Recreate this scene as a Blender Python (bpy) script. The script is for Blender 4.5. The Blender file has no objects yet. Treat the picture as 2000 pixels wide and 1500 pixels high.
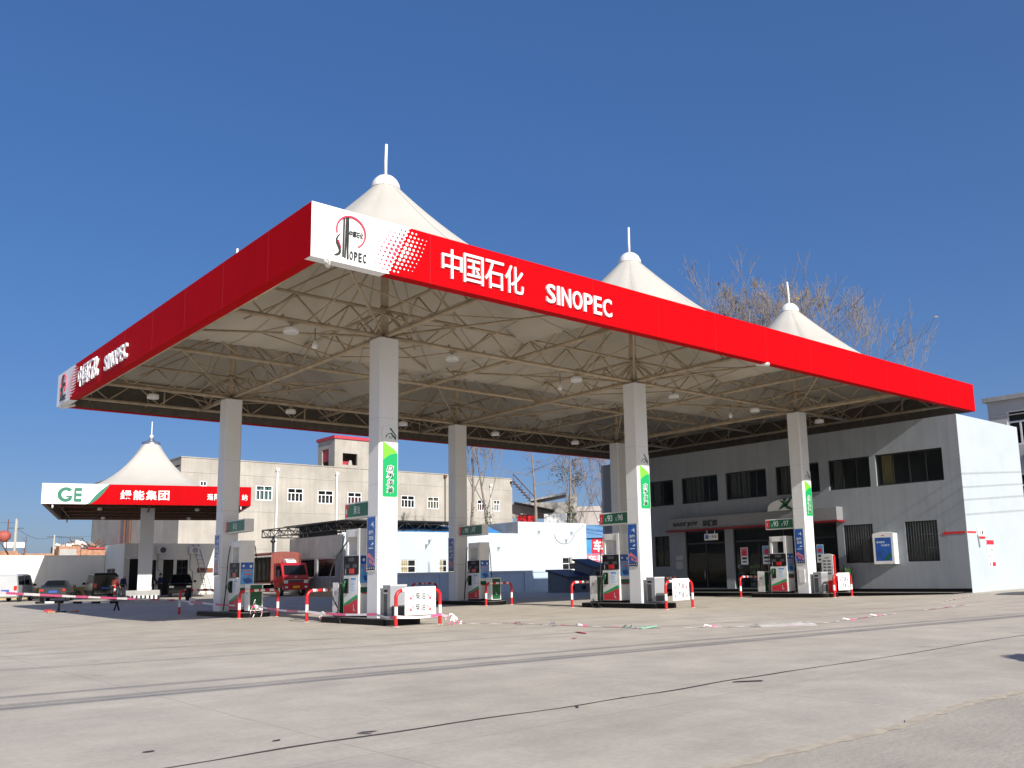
import bpy, bmesh, math, random
from mathutils import Vector, Matrix, Euler
R = math.radians
PI = math.pi
random.seed(7)
SC = bpy.context.scene
COL = SC.collection

# ------------------------------------------------------------ camera
cam = bpy.data.cameras.new("camera")
cam.sensor_width = 36.0
cam.lens = 36.0 * 1745.4675 / 2000.0
cam.shift_x = -82.9283 / 2000.0
cam.shift_y = 89.5268 / 2000.0
cam.clip_start = 0.1
cam.clip_end = 6000
camo = bpy.data.objects.new("camera", cam)
COL.objects.link(camo)
YAW, PIT, ROL = 0.8409, 0.1589, -0.0223
fw = Vector((math.cos(YAW) * math.cos(PIT), math.sin(YAW) * math.cos(PIT), math.sin(PIT)))
r0 = Vector((math.sin(YAW), -math.cos(YAW), 0))
u0 = r0.cross(fw)
rr = math.cos(ROL) * r0 + math.sin(ROL) * u0
uu = -math.sin(ROL) * r0 + math.cos(ROL) * u0
mw = Matrix((rr, uu, -fw)).transposed().to_4x4()
mw.translation = (-9.4556, -19.2793, 1.5)
camo.matrix_world = mw
SC.camera = camo

# ------------------------------------------------------------ sky, sun, exposure
SUN_DIR = Vector((2.25, 17.34, -9.217)).normalized()
SUN_EL = math.asin(-SUN_DIR.z)
SUN_ROT = math.atan2(-SUN_DIR.x, -SUN_DIR.y)
world = bpy.data.worlds.new("World")
SC.world = world
world.use_nodes = True
wn = world.node_tree
sky = wn.nodes.new("ShaderNodeTexSky")
sky.sky_type = 'NISHITA'
sky.sun_disc = False
sky.sun_elevation = SUN_EL
sky.sun_rotation = SUN_ROT
sky.altitude = 0
sky.air_density = 0.6
sky.dust_density = 2.2
sky.ozone_density = 4.0
bg = wn.nodes["Background"]
bg.inputs[1].default_value = 0.207
hs = wn.nodes.new("ShaderNodeHueSaturation")
hs.inputs["Saturation"].default_value = 1.72
hs.inputs["Hue"].default_value = .514
gmn = wn.nodes.new("ShaderNodeGamma"); gmn.inputs[1].default_value = 0.5
wn.links.new(sky.outputs[0], gmn.inputs[0])
wn.links.new(gmn.outputs[0], hs.inputs["Color"])
wn.links.new(hs.outputs[0], bg.inputs[0])
sl = bpy.data.lights.new("sun", 'SUN')
sl.energy = 5.0
sl.angle = R(0.5)
sl.color = (1.0, 0.95, 0.87)
slo = bpy.data.objects.new("sun", sl)
slo.rotation_euler = SUN_DIR.to_track_quat('-Z', 'Y').to_euler()
slo.location = (-40, -160, 120)
COL.objects.link(slo)
SC.view_settings.view_transform = 'Standard'
SC.view_settings.look = 'None'
SC.view_settings.exposure = 0.38
SC.view_settings.gamma = 1.0
SC.view_settings.use_curve_mapping = False
SC.cycles.max_bounces = 8

# ------------------------------------------------------------ materials
MATS = {}
def mat(name, col, rough=.55, metal=0., var=.08, scale=2.5, streak=0., bump=0., spec=.5, coat=0., detail=6, dirt=None, bscale=None, trans=0.):
    if name in MATS: return MATS[name]
    m = bpy.data.materials.new(name); m.use_nodes = True
    nt = m.node_tree; N = nt.nodes; L = nt.links
    b = N["Principled BSDF"]
    b.inputs["Roughness"].default_value = rough
    b.inputs["Metallic"].default_value = metal
    b.inputs["Specular IOR Level"].default_value = spec
    b.inputs["Coat Weight"].default_value = coat
    b.inputs["Coat Roughness"].default_value = .08
    tc = N.new("ShaderNodeTexCoord")
    base = None
    if var > 0:
        n = N.new("ShaderNodeTexNoise"); n.inputs["Scale"].default_value = scale; n.inputs["Detail"].default_value = detail
        n.inputs["Roughness"].default_value = .6
        L.new(tc.outputs["Object"], n.inputs["Vector"])
        r = N.new("ShaderNodeValToRGB")
        r.color_ramp.elements[0].position = .3; r.color_ramp.elements[1].position = .7
        r.color_ramp.elements[0].color = tuple(max(0, c * (1 - var)) for c in col) + (1,)
        r.color_ramp.elements[1].color = tuple(min(1, c * (1 + var)) for c in col) + (1,)
        L.new(n.outputs["Fac"], r.inputs["Fac"]); base = r.outputs["Color"]
    if streak > 0:
        mp = N.new("ShaderNodeMapping"); mp.inputs["Scale"].default_value = (1.7, 1.7, .09)
        L.new(tc.outputs["Object"], mp.inputs["Vector"])
        n2 = N.new("ShaderNodeTexNoise"); n2.inputs["Scale"].default_value = 2.2; n2.inputs["Detail"].default_value = 7
        L.new(mp.outputs[0], n2.inputs["Vector"])
        r2 = N.new("ShaderNodeValToRGB"); r2.color_ramp.elements[0].position = .42; r2.color_ramp.elements[1].position = .68
        L.new(n2.outputs["Fac"], r2.inputs["Fac"])
        mu = N.new("ShaderNodeMath"); mu.operation = 'MULTIPLY'; mu.inputs[1].default_value = streak
        L.new(r2.outputs["Color"], mu.inputs[0])
        mx = N.new("ShaderNodeMix"); mx.data_type = 'RGBA'
        L.new(mu.outputs[0], mx.inputs[0])
        if base: L.new(base, mx.inputs[6])
        else: mx.inputs[6].default_value = (*col, 1)
        mx.inputs[7].default_value = (*(dirt or tuple(c * .45 for c in col)), 1)
        base = mx.outputs[2]
    if base: L.new(base, b.inputs["Base Color"])
    else: b.inputs["Base Color"].default_value = (*col, 1)
    if bump > 0:
        n3 = N.new("ShaderNodeTexNoise"); n3.inputs["Scale"].default_value = bscale or scale * 8; n3.inputs["Detail"].default_value = 4
        L.new(tc.outputs["Object"], n3.inputs["Vector"])
        bp = N.new("ShaderNodeBump"); bp.inputs["Strength"].default_value = bump; bp.inputs["Distance"].default_value = .02
        L.new(n3.outputs["Fac"], bp.inputs["Height"]); L.new(bp.outputs[0], b.inputs["Normal"])
    MATS[name] = m
    return m

def glass_mat(name, col=(.03, .035, .04), see=.55, rough=.03):
    m = bpy.data.materials.new(name); m.use_nodes = True
    nt = m.node_tree; N = nt.nodes; L = nt.links
    b = N["Principled BSDF"]; b.inputs["Base Color"].default_value = (*col, 1); b.inputs["Roughness"].default_value = rough; b.inputs["Specular IOR Level"].default_value = .2
    tr = N.new("ShaderNodeBsdfTransparent"); tr.inputs[0].default_value = (.75, .8, .8, 1)
    tc = N.new("ShaderNodeTexCoord"); n = N.new("ShaderNodeTexNoise"); n.inputs["Scale"].default_value = 1.1
    L.new(tc.outputs["Object"], n.inputs["Vector"])
    bp = N.new("ShaderNodeBump"); bp.inputs["Strength"].default_value = .06; L.new(n.outputs["Fac"], bp.inputs["Height"]); L.new(bp.outputs[0], b.inputs["Normal"])
    mx = N.new("ShaderNodeMixShader"); mx.inputs[0].default_value = see
    L.new(b.outputs[0], mx.inputs[1]); L.new(tr.outputs[0], mx.inputs[2])
    L.new(mx.outputs[0], N["Material Output"].inputs[0])
    return m

M = {}
M['alu'] = mat('white_aluminium_panel', (.74, .75, .76), .38, 0, .03, .8, streak=.07, dirt=(.5, .49, .46))
M['red'] = mat('red_fascia_panel', (.44, .002, .005), .6, 0, .05, .5, streak=.10, spec=.03)
M['white'] = mat('white_sign_panel', (.84, .85, .86), .4, 0, .02, 1.0, streak=.05)
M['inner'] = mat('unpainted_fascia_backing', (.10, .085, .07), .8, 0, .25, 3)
M['steel'] = mat('cream_painted_steel', (.40, .32, .22), .55, 0, .22, 3, streak=.1)
M['black'] = mat('black_plastic', (.008, .008, .009), .5, 0, .2, 5, spec=.25)
M['rubber'] = mat('black_rubber', (.02, .02, .02), .7, 0, .3, 6)
M['granite'] = mat('black_granite', (.006, .006, .006), .5, 0, .5, 40, spec=.12)
M['stonetop'] = mat('grey_stone_top', (.16, .155, .145), .6, 0, .15, 6)
M['pwhite'] = mat('white_painted_metal', (.74, .74, .72), .35, 0, .05, 3, streak=.06)
M['pred'] = mat('red_painted_metal', (.55, .012, .015), .35, 0, .08, 4)
M['pgreen'] = mat('dark_green_metal', (.006, .09, .03), .4, 0, .1, 4)
M['green'] = mat('green_sign_face', (.005, .33, .10), .4, 0, .03, 2)
M['lime'] = mat('lime_sign_face', (.17, .60, .04), .4, 0, .03, 2)
M['dgreen'] = mat('deep_green_print', (.004, .10, .05), .4, 0, .03, 2)
M['grey'] = mat('grey_metal_cabinet', (.36, .37, .39), .4, .3, .06, 3)
M['lgrey'] = mat('light_grey_metal', (.55, .56, .58), .4, .2, .05, 3)
M['dgrey'] = mat('dark_grey_paint', (.06, .065, .07), .5, 0, .1, 3)
M['ink'] = mat('black_lettering', (.015, .018, .02), .4, 0, .05, 3)
M['gink'] = mat('grey_lettering', (.16, .17, .18), .5, 0, .05, 3)
M['rink'] = mat('red_print', (.6, .02, .04), .45, 0, .05, 3)
M['lred'] = mat('red_logo_paint', (.75, .03, .07), .4, 0, .05, 3)
M['blue'] = mat('blue_poster_print', (.012, .085, .36), .3, 0, .35, 2.2)
M['sky'] = mat('pale_blue_print', (.10, .33, .66), .3, 0, .3, 5)
M['pale'] = mat('pale_print', (.72, .78, .84), .4, 0, .1, 6)
M['pink'] = mat('pink_print', (.62, .16, .20), .4, 0, .3, 9)
M['navy'] = mat('navy_blue_paint', (.012, .018, .05), .5, 0, .15, 3)
M['chrome'] = mat('bare_metal', (.6, .6, .6), .25, .9, .05, 3)
M['dglass'] = mat('dark_window_glass', (.008, .01, .012), .06, 0, .3, 1.0, spec=.22)
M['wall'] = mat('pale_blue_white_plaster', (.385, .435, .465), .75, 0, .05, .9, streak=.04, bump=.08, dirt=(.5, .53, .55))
M['wallg'] = mat('grey_facade', (.24, .265, .29), .75, 0, .07, .9, streak=.20, bump=.08)  # store front, a darker grey than the end wall
M['blackframe'] = mat('black_window_frame', (.015, .015, .016), .4, 0, .1, 4)
M['glass'] = glass_mat('window_glass', see=.72)
M['lamp'] = mat('lamp_lens', (.55, .58, .58), .3, 0, .05, 4)
M['rust'] = mat('rusty_steel', (.12, .05, .025), .8, 0, .4, 8)

# ------------------------------------------------------------ mesh builder
class MB:
    def __init__(s): s.v = []; s.f = []; s.m = []; s.sm = []
    def add(s, vs, fs, mi=0, smooth=False, mx=None):
        o = len(s.v)
        for p in vs:
            p = Vector(p)
            s.v.append(mx @ p if mx is not None else p)
        for f in fs:
            s.f.append([o + i for i in f]); s.m.append(mi); s.sm.append(smooth)
        return s
    def box(s, x0, y0, z0, x1, y1, z1, mi=0, mx=None):
        if x0 > x1: x0, x1 = x1, x0
        if y0 > y1: y0, y1 = y1, y0
        if z0 > z1: z0, z1 = z1, z0
        vs = [(x0, y0, z0), (x1, y0, z0), (x1, y1, z0), (x0, y1, z0), (x0, y0, z1), (x1, y0, z1), (x1, y1, z1), (x0, y1, z1)]
        return s.add(vs, [(0, 3, 2, 1), (4, 5, 6, 7), (0, 1, 5, 4), (1, 2, 6, 5), (2, 3, 7, 6), (3, 0, 4, 7)], mi, False, mx)
    def tube(s, pts, rad, n=8, mi=0, mis=None, caps=True, mx=None, smooth=True):
        pts = [Vector(p) for p in pts]
        if not hasattr(rad, '__len__'): rad = [rad] * len(pts)
        rings = []; prev = None
        for i, p in enumerate(pts):
            a = pts[max(0, i - 1)]; b = pts[min(len(pts) - 1, i + 1)]
            t = (b - a)
            if t.length < 1e-9: t = Vector((0, 0, 1))
            t.normalize()
            if prev is None:
                x = t.orthogonal().normalized()
            else:
                x = prev - t * prev.dot(t)
                x = x.normalized() if x.length > 1e-6 else t.orthogonal().normalized()
            prev = x; y = t.cross(x)
            rings.append([p + (x * math.cos(2 * PI * k / n) + y * math.sin(2 * PI * k / n)) * rad[i] for k in range(n)])
        vs = [q for r_ in rings for q in r_]
        o = len(s.v)
        for p in vs: s.v.append(mx @ p if mx is not None else p)
        for i in range(len(pts) - 1):
            for k in range(n):
                k2 = (k + 1) % n
                s.f.append([o + i * n + k, o + i * n + k2, o + (i + 1) * n + k2, o + (i + 1) * n + k])
                s.m.append(mis[i] if mis else mi); s.sm.append(smooth)
        if caps:
            s.f.append([o + k for k in range(n)][::-1]); s.m.append(mis[0] if mis else mi); s.sm.append(False)
            e = o + (len(pts) - 1) * n
            s.f.append([e + k for k in range(n)]); s.m.append(mis[-1] if mis else mi); s.sm.append(False)
        return s
    def cyl(s, p0, p1, r, n=12, mi=0, mx=None, r1=None, smooth=True):
        return s.tube([p0, p1], [r, r if r1 is None else r1], n, mi, None, True, mx, smooth)
    def lathe(s, prof, n=24, mi=0, mx=None, smooth=True):
        vs = []; fs = []
        for (r_, z) in prof:
            for k in range(n): vs.append((r_ * math.cos(2 * PI * k / n), r_ * math.sin(2 * PI * k / n), z))
        for i in range(len(prof) - 1):
            for k in range(n):
                k2 = (k + 1) % n; fs.append((i * n + k, i * n + k2, (i + 1) * n + k2, (i + 1) * n + k))
        return s.add(vs, fs, mi, smooth, mx)
    def prism(s, poly, d0, d1, mi=0, mx=None):   # polygon in local xy, extruded along local z
        n = len(poly)
        vs = [(x, y, d0) for x, y in poly] + [(x, y, d1) for x, y in poly]
        fs = [tuple(range(n))[::-1], tuple(range(n, 2 * n))] + [(i, (i + 1) % n, n + (i + 1) % n, n + i) for i in range(n)]
        return s.add(vs, fs, mi, False, mx)
    def disc(s, x, y, r_, d0, d1, n=12, mi=0, mx=None, ry=None):
        return s.prism([(x + r_ * math.cos(2 * PI * k / n), y + (ry or r_) * math.sin(2 * PI * k / n)) for k in range(n)], d0, d1, mi, mx)
    def quad(s, a, b, c, d, mi=0): return s.add([a, b, c, d], [(0, 1, 2, 3)], mi)
    def build(s, name, mats, parent=None, world=True, bev=0., seg=2, tri=False):
        me = bpy.data.meshes.new(name)
        off = Vector((0, 0, 0))
        inv = None
        if parent is not None and world:
            inv = wmat(parent).inverted()
        me.from_pydata([tuple(inv @ v) if inv is not None else tuple(v) for v in s.v], [], s.f)
        if not isinstance(mats, (list, tuple)): mats = [mats]
        for m_ in mats: me.materials.append(m_)
        me.polygons.foreach_set('material_index', s.m)
        me.polygons.foreach_set('use_smooth', s.sm)
        me.update()
        if bev > 0:
            bm = bmesh.new(); bm.from_mesh(me)
            bmesh.ops.remove_doubles(bm, verts=bm.verts, dist=1e-5)
            es = [e for e in bm.edges if len(e.link_faces) == 2 and e.calc_face_angle(0) > R(40)]
            bmesh.ops.bevel(bm, geom=es, offset=bev, segments=seg, profile=.7, affect='EDGES', clamp_overlap=True)
            bm.to_mesh(me); bm.free(); me.update()
        o = bpy.data.objects.new(name, me); COL.objects.link(o)
        if parent is not None: o.parent = parent
        return o

def wmat(o):
    m_ = o.matrix_basis.copy()
    p = o.parent
    while p is not None:
        m_ = p.matrix_basis @ o.matrix_parent_inverse @ m_ if False else p.matrix_basis @ m_
        p = p.parent
    return m_
def tag(o, label, cat, group=None, kind=None):
    o['label'] = label; o['category'] = cat
    if group: o['group'] = group
    if kind: o['kind'] = kind
    return o
def struct(o): o['kind'] = 'structure'; return o
def thing(name, label, cat, loc=(0, 0, 0), rz=0., group=None):
    o = bpy.data.objects.new(name, None); COL.objects.link(o)
    o.empty_display_size = .3
    o.location = loc; o.rotation_euler = (0, 0, rz)
    return tag(o, label, cat, group)
def copy_tree(o, parent=None):
    c = o.copy(); COL.objects.link(c)
    if parent is not None: c.parent = parent
    for ch in list(o.children): copy_tree(ch, c)
    return c
def dup(o, loc, rz, label, group=None):
    c = copy_tree(o); c.location = loc; c.rotation_euler = (0, 0, rz); c['label'] = label
    if group: c['group'] = group
    return c
def face_mx(org, xd, yd):
    x = Vector(xd).normalized(); y = Vector(yd).normalized(); z = x.cross(y)
    m_ = Matrix((x, y, z)).transposed().to_4x4(); m_.translation = Vector(org); return m_
FRONT = ((1, 0, 0), (0, 0, 1))        # facing -y
LEFTF = ((0, -1, 0), (0, 0, 1))       # facing -x

_tc = {}
def text_mesh(s, bold=0., shear=0.):
    key = (s, bold, shear)
    if key in _tc: return _tc[key]
    cu = bpy.data.curves.new('lettering', 'FONT'); cu.body = s; cu.size = 1.0; cu.offset = bold; cu.shear = shear
    cu.resolution_u = 3
    cu.dimensions = '2D'; cu.fill_mode = 'BOTH'
    o = bpy.data.objects.new('lettering', cu); COL.objects.link(o)
    dg = bpy.context.evaluated_depsgraph_get()
    me = bpy.data.meshes.new_from_object(o.evaluated_get(dg))
    vs = [v.co.copy() for v in me.vertices]; fs = [tuple(p.vertices) for p in me.polygons]
    bpy.data.objects.remove(o); bpy.data.curves.remove(cu); bpy.data.meshes.remove(me)
    _tc[key] = (vs, fs); return _tc[key]
def add_text(mb, s, x0, y0, x1, y1, d0, d1, mx, mi=0, bold=0., shear=0.):
    """lettering fitted into the box x0..x1, y0..y1 of the face, from depth d0 to d1"""
    vs, fs = text_mesh(s, bold, shear)
    if not vs: return
    ax = min(v.x for v in vs); bx = max(v.x for v in vs); ay = min(v.y for v in vs); by = max(v.y for v in vs)
    sx = (x1 - x0) / max(bx - ax, 1e-6); sy = (y1 - y0) / max(by - ay, 1e-6)
    P = [(x0 + (v.x - ax) * sx, y0 + (v.y - ay) * sy) for v in vs]
    n = len(P)
    mb.add([(x, y, d1) for x, y in P], fs, mi, False, mx)
    if abs(d1 - d0) > .004:
        cnt = {}
        for f in fs:
            for i in range(len(f)):
                a, b = f[i], f[(i + 1) % len(f)]
                cnt[(a, b)] = cnt.get((a, b), 0) + 1
        sides = [(a, b) for (a, b) in cnt if (b, a) not in cnt]
        V = [(x, y, d1) for x, y in P] + [(x, y, d0) for x, y in P]
        mb.add(V, [(b, a, a + n, b + n) for a, b in sides], mi, False, mx)

def smooth01(t): t = min(1., max(0., t)); return t * t * (3 - 2 * t)
def T(x, y):
    return 0.013 * min(33., max(0., y - 22)) * min(1., max(0., (48 - x) / 30)) + .3 * smooth01((x - 22) / 16) * smooth01((8 - y) / 14)
# ------------------------------------------------------------ ground
def concrete_mat():
    m = bpy.data.materials.new('forecourt_concrete'); m.use_nodes = True
    nt = m.node_tree; N = nt.nodes; L = nt.links; b = N["Principled BSDF"]
    b.inputs["Roughness"].default_value = .82; b.inputs["Specular IOR Level"].default_value = .3
    tc = N.new("ShaderNodeTexCoord")
    def noise(sc, det=5, map_sc=None, rot=0, rough=.55):
        n = N.new("ShaderNodeTexNoise"); n.inputs["Scale"].default_value = sc; n.inputs["Detail"].default_value = det; n.inputs["Roughness"].default_value = rough
        if map_sc:
            mp = N.new("ShaderNodeMapping"); mp.inputs["Scale"].default_value = map_sc; mp.inputs["Rotation"].default_value = (0, 0, rot)
            L.new(tc.outputs["Object"], mp.inputs["Vector"]); L.new(mp.outputs[0], n.inputs["Vector"])
        else: L.new(tc.outputs["Object"], n.inputs["Vector"])
        return n
    def ramp(src, p0, p1, c0, c1):
        r = N.new("ShaderNodeValToRGB"); r.color_ramp.elements[0].position = p0; r.color_ramp.elements[1].position = p1
        r.color_ramp.elements[0].color = (*c0, 1); r.color_ramp.elements[1].color = (*c1, 1); L.new(src, r.inputs["Fac"]); return r
    def mix(fac, a, bb, mode='MIX'):
        x = N.new("ShaderNodeMix"); x.data_type = 'RGBA'; x.blend_type = mode
        if isinstance(fac, float): x.inputs[0].default_value = fac
        else: L.new(fac, x.inputs[0])
        L.new(a, x.inputs[6])
        if isinstance(bb, tuple): x.inputs[7].default_value = (*bb, 1)
        else: L.new(bb, x.inputs[7])
        return x.outputs[2]
    big = ramp(noise(.12, 4).outputs["Fac"], .35, .65, (.47, .424, .354), (.535, .486, .411))
    med = ramp(noise(.9, 6, rough=.62).outputs["Fac"], .35, .68, (.84, .84, .85), (1.06, 1.06, 1.05))
    c = mix(1., big.outputs[0], med.outputs[0], 'MULTIPLY')
    # trowel and tyre streaks
    for (sc, rot, amt) in (((.10, 1.6, 1), .35, .15), ((.06, 1.1, 1), -.55, .15), ((.05, 2.2, 1), .95, .13)):
        st = ramp(noise(1.0, 5, sc, rot).outputs["Fac"], .55, .78, (0, 0, 0), (1, 1, 1))
        mu = N.new("ShaderNodeMath"); mu.operation = 'MULTIPLY'; mu.inputs[1].default_value = amt; L.new(st.outputs[0], mu.inputs[0])
        c = mix(mu.outputs[0], c, (.20, .18, .155))
    lt = ramp(noise(1.0, 6, (.35, 1.5, 1), .2).outputs["Fac"], .60, .8, (0, 0, 0), (.32, .32, .32))
    c = mix(lt.outputs[0], c, (.50, .47, .42))
    # slab joints
    br = N.new("ShaderNodeTexBrick"); br.offset = 0; br.inputs["Scale"].default_value = 1.0
    br.inputs["Brick Width"].default_value = 5.2; br.inputs["Row Height"].default_value = 6.1; br.inputs["Mortar Size"].default_value = .012
    br.inputs["Mortar Smooth"].default_value = .2
    nd = noise(.7, 2)
    av = N.new("ShaderNodeVectorMath"); av.operation = 'MULTIPLY_ADD'; av.inputs[1].default_value = (.10, .10, 0)
    L.new(nd.outputs["Color"], av.inputs[0]); L.new(tc.outputs["Object"], av.inputs[2]); L.new(av.outputs[0], br.inputs["Vector"])
    jm = N.new("ShaderNodeMath"); jm.operation = 'MULTIPLY'; jm.inputs[1].default_value = .33; L.new(br.outputs["Fac"], jm.inputs[0])
    c = mix(jm.outputs[0], c, (.16, .145, .125))
    # oil spots
    vo = N.new("ShaderNodeTexVoronoi"); vo.inputs["Scale"].default_value = .42; vo.inputs["Randomness"].default_value = 1.
    L.new(tc.outputs["Object"], vo.inputs["Vector"])
    sp = ramp(vo.outputs["Distance"], .02, .085, (.45, .45, .45), (0, 0, 0))
    c = mix(sp.outputs[0], c, (.19, .175, .155))
    vs_ = N.new('ShaderNodeTexVoronoi'); vs_.inputs['Scale'].default_value = 26; L.new(tc.outputs['Object'], vs_.inputs['Vector'])
    ag = ramp(vs_.outputs['Distance'], .05, .22, (.16, .16, .16), (0, 0, 0)); c = mix(ag.outputs[0], c, (.20, .18, .16))
    fine = ramp(noise(14, 4).outputs["Fac"], .3, .7, (.92, .92, .92), (1.06, 1.06, 1.06))
    c = mix(1., c, fine.outputs[0], 'MULTIPLY')
    L.new(c, b.inputs["Base Color"])
    bp = N.new("ShaderNodeBump"); bp.inputs["Strength"].default_value = .25; bp.inputs["Distance"].default_value = .01
    L.new(noise(9, 6).outputs["Fac"], bp.inputs["Height"]); L.new(bp.outputs[0], b.inputs["Normal"])
    return m
M['ground'] = concrete_mat()
M['oldroad'] = mat('old_road_concrete', (.40, .36, .30), .9, 0, .14, .8, bump=.4, bscale=14)
M['seam'] = mat('tar_joint_seal', (.06, .058, .06), .7, 0, .2, 4)
M['dust'] = mat('sandy_dust', (.46, .40, .31), .95, 0, .2, 5)
M['ruststain'] = mat('rust_stain', (.33, .22, .13), .9, 0, .2, 3)
def arr(lo, hi, fine0, fine1, st):
    a = []
    x = fine0
    while x <= fine1 + 1e-6: a.append(x); x += st
    s_ = st; x = fine0
    left = []
    while x > lo: s_ *= 1.5; x -= s_; left.append(x)
    s_ = st; x = a[-1]; right = []
    while x < hi: s_ *= 1.5; x += s_; right.append(x)
    return left[::-1] + a + right
xs = arr(-3000, 3000, -30, 70, 2.0); ys = arr(-3000, 3000, -26, 74, 2.0)
g = MB()
vs = [(x, y, T(x, y)) for y in ys for x in xs]; nx = len(xs)
fs = [(j * nx + i, j * nx + i + 1, (j + 1) * nx + i + 1, (j + 1) * nx + i) for j in range(len(ys) - 1) for i in range(nx - 1)]
g.add(vs, fs, 0, True)
struct(g.build('ground', M['ground']))
def sheet(pts_l, pts_r, dz, name, m):
    g = MB(); n = len(pts_l)
    vs = [(x, y, T(x, y) + dz) for x, y in pts_l] + [(x, y, T(x, y) + dz) for x, y in pts_r]
    g.add(vs, [(n + i, n + i + 1, i + 1, i) for i in range(n - 1)]); return g.build(name, m)
# old public road in front of the forecourt
edge = []
for i in range(61):
    x = -14 + i * 1.5
    edge.append((x, -14.82 + .05 * math.sin(i * 2.1) + .04 * math.sin(i * .77)))
struct(sheet(edge, [(x, -60) for x, y in edge], .004, 'road', M['oldroad']))
e2 = []
for i in range(240):
    x = -10 + i * .16
    e2.append((x, -14.80 + .05 * math.sin(i * .21) + random.uniform(-.03, .03)))
struct(sheet([(x, y + .035 + random.uniform(0, .05)) for x, y in e2], [(x, y - .05 - random.uniform(0, .05)) for x, y in e2], .008, 'road_edge', M['dust']))
# tar-sealed joint with blobs
g = MB()
def strip(pts, w, dz, mi=0):
    for i in range(len(pts) - 1):
        a = Vector(pts[i]); b = Vector(pts[i + 1]); d = (b - a).normalized(); p = Vector((-d.y, d.x)) * w[i] * .5; q = Vector((-d.y, d.x)) * w[i + 1] * .5
        P = [a - p, b - q, b + q, a + p]
        g.add([(v.x, v.y, T(v.x, v.y) + dz) for v in P], [(0, 1, 2, 3)], mi)
pts = []; ww = []
x = -12.
while x < 45:
    pts.append((x, -11.45 + .05 * math.sin(x * .9) + .025 * math.sin(x * 3.1) - .004 * (x + 8) if x < 2 else -11.49 + .04 * math.sin(x * .9)))
    ww.append(.022 + .018 * random.random() + (.02 if -6.0 < x < -3 or -1 < x < 2 else 0)); x += .35
strip(pts, ww, .006)
def blob(cx, cy, lx, ly, rot, n=9):
    P = []
    for k in range(n):
        a = 2 * PI * k / n; r_ = 1 + random.uniform(-.35, .35)
        x = lx * r_ * math.cos(a); y = ly * r_ * math.sin(a)
        X = cx + x * math.cos(rot) - y * math.sin(rot); Y = cy + x * math.sin(rot) + y * math.cos(rot)
        P.append((X, Y, T(X, Y) + .009))
    g.add(P, [tuple(range(n))])
for (cx, cy, lx, ly, rt) in ((-6.65, -10.62, .06, .035, .2), (-5.62, -10.98, .05, .03, .5), (-4.78, -11.24, .09, .025, -.3), (-4.86, -11.3, .02, .09, .7), (-2.35, -11.62, .09, .018, .9), (.72, -11.72, .19, .07, -.55), (-1.5, -11.5, .05, .02, .2)):
    blob(cx, cy, lx, ly, rt)
struct(g.build('joint_seal', M['seam']))
# rusty rings left round the pump islands
g = MB()
for (cx, cy, rx, ry) in ((6.0, 4.6, 1.75, .95), (18.4, 4.7, 1.5, .8), (30.7, 4.8, 1.6, .9), (6.2, 16.0, 1.6, .8)):
    n = 40
    pts = [(cx + rx * math.cos(PI + PI * 1.15 * k / n) * (1 + .03 * math.sin(k)), cy + ry * math.sin(PI + PI * 1.15 * k / n)) for k in range(n + 1)]
    strip(pts, [.05 + .04 * math.sin(k * .7) for k in range(n + 1)], .005)
struct(g.build('rust_stain', M['ruststain']))
# faint white paint ticks on the forecourt
g = MB()
M['oldpaint'] = mat('worn_white_paint', (.52, .50, .46), .8, 0, .25, 9)
for (a, b) in (((2.6, 5.2), (9.5, 1.0)), ((1.4, 10.8), (3.3, 5.8)), ((8.2, 3.3), (15.5, 1.1))):
    n = 14
    for k in range(n):
        if random.random() < .3: continue
        t0 = k / n; t1 = (k + .8) / n
        strip([(a[0] + (b[0] - a[0]) * t0, a[1] + (b[1] - a[1]) * t0), (a[0] + (b[0] - a[0]) * t1, a[1] + (b[1] - a[1]) * t1)], [.05, .05], .005)
struct(g.build('road_marking', M['oldpaint']))
# ------------------------------------------------------------ big canopy
ZB, ZT, LX, LY = 9.217, 10.615, 36.814, 24.204
CX = (6.025, 18.412, 30.729); CY = (6.635, 19.728); BX = (0, 12.22, 24.57, LX); BY = (0, 13.18, LY)
ZC = 9.47; ZCH0 = 9.60; ZCH1 = 10.52
M['membrane'] = None
def membrane():
    m = bpy.data.materials.new('cream_tensile_membrane'); m.use_nodes = True
    nt = m.node_tree; N = nt.nodes; L = nt.links; b = N["Principled BSDF"]
    b.inputs["Roughness"].default_value = .6; b.inputs["Specular IOR Level"].default_value = .3
    tc = N.new("ShaderNodeTexCoord"); n = N.new("ShaderNodeTexNoise"); n.inputs["Scale"].default_value = .5; n.inputs["Detail"].default_value = 6
    L.new(tc.outputs["Object"], n.inputs["Vector"])
    r = N.new("ShaderNodeValToRGB"); r.color_ramp.elements[0].position = .3; r.color_ramp.elements[1].position = .7
    r.color_ramp.elements[0].color = (.46, .44, .395, 1); r.color_ramp.elements[1].color = (.52, .50, .455, 1)
    L.new(n.outputs["Fac"], r.inputs["Fac"]); L.new(r.outputs[0], b.inputs["Base Color"])
    t = N.new("ShaderNodeBsdfTranslucent"); t.inputs[0].default_value = (.70, .62, .48, 1)
    mx = N.new("ShaderNodeMixShader"); mx.inputs[0].default_value = .04
    L.new(b.outputs[0], mx.inputs[1]); L.new(t.outputs[0], mx.inputs[2]); L.new(mx.outputs[0], N["Material Output"].inputs[0])
    return m
M['membrane'] = membrane()
M['added_lining'] = mat('shade_toned_lining', (.48, .445, .38), .75, 0, .14, .35, streak=.0)  # beige of an added under-layer, toned for the tents' shaded underside
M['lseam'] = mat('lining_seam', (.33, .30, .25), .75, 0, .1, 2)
M['seamline'] = mat('membrane_seam', (.50, .47, .41), .6, 0, .05, 2)
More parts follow.
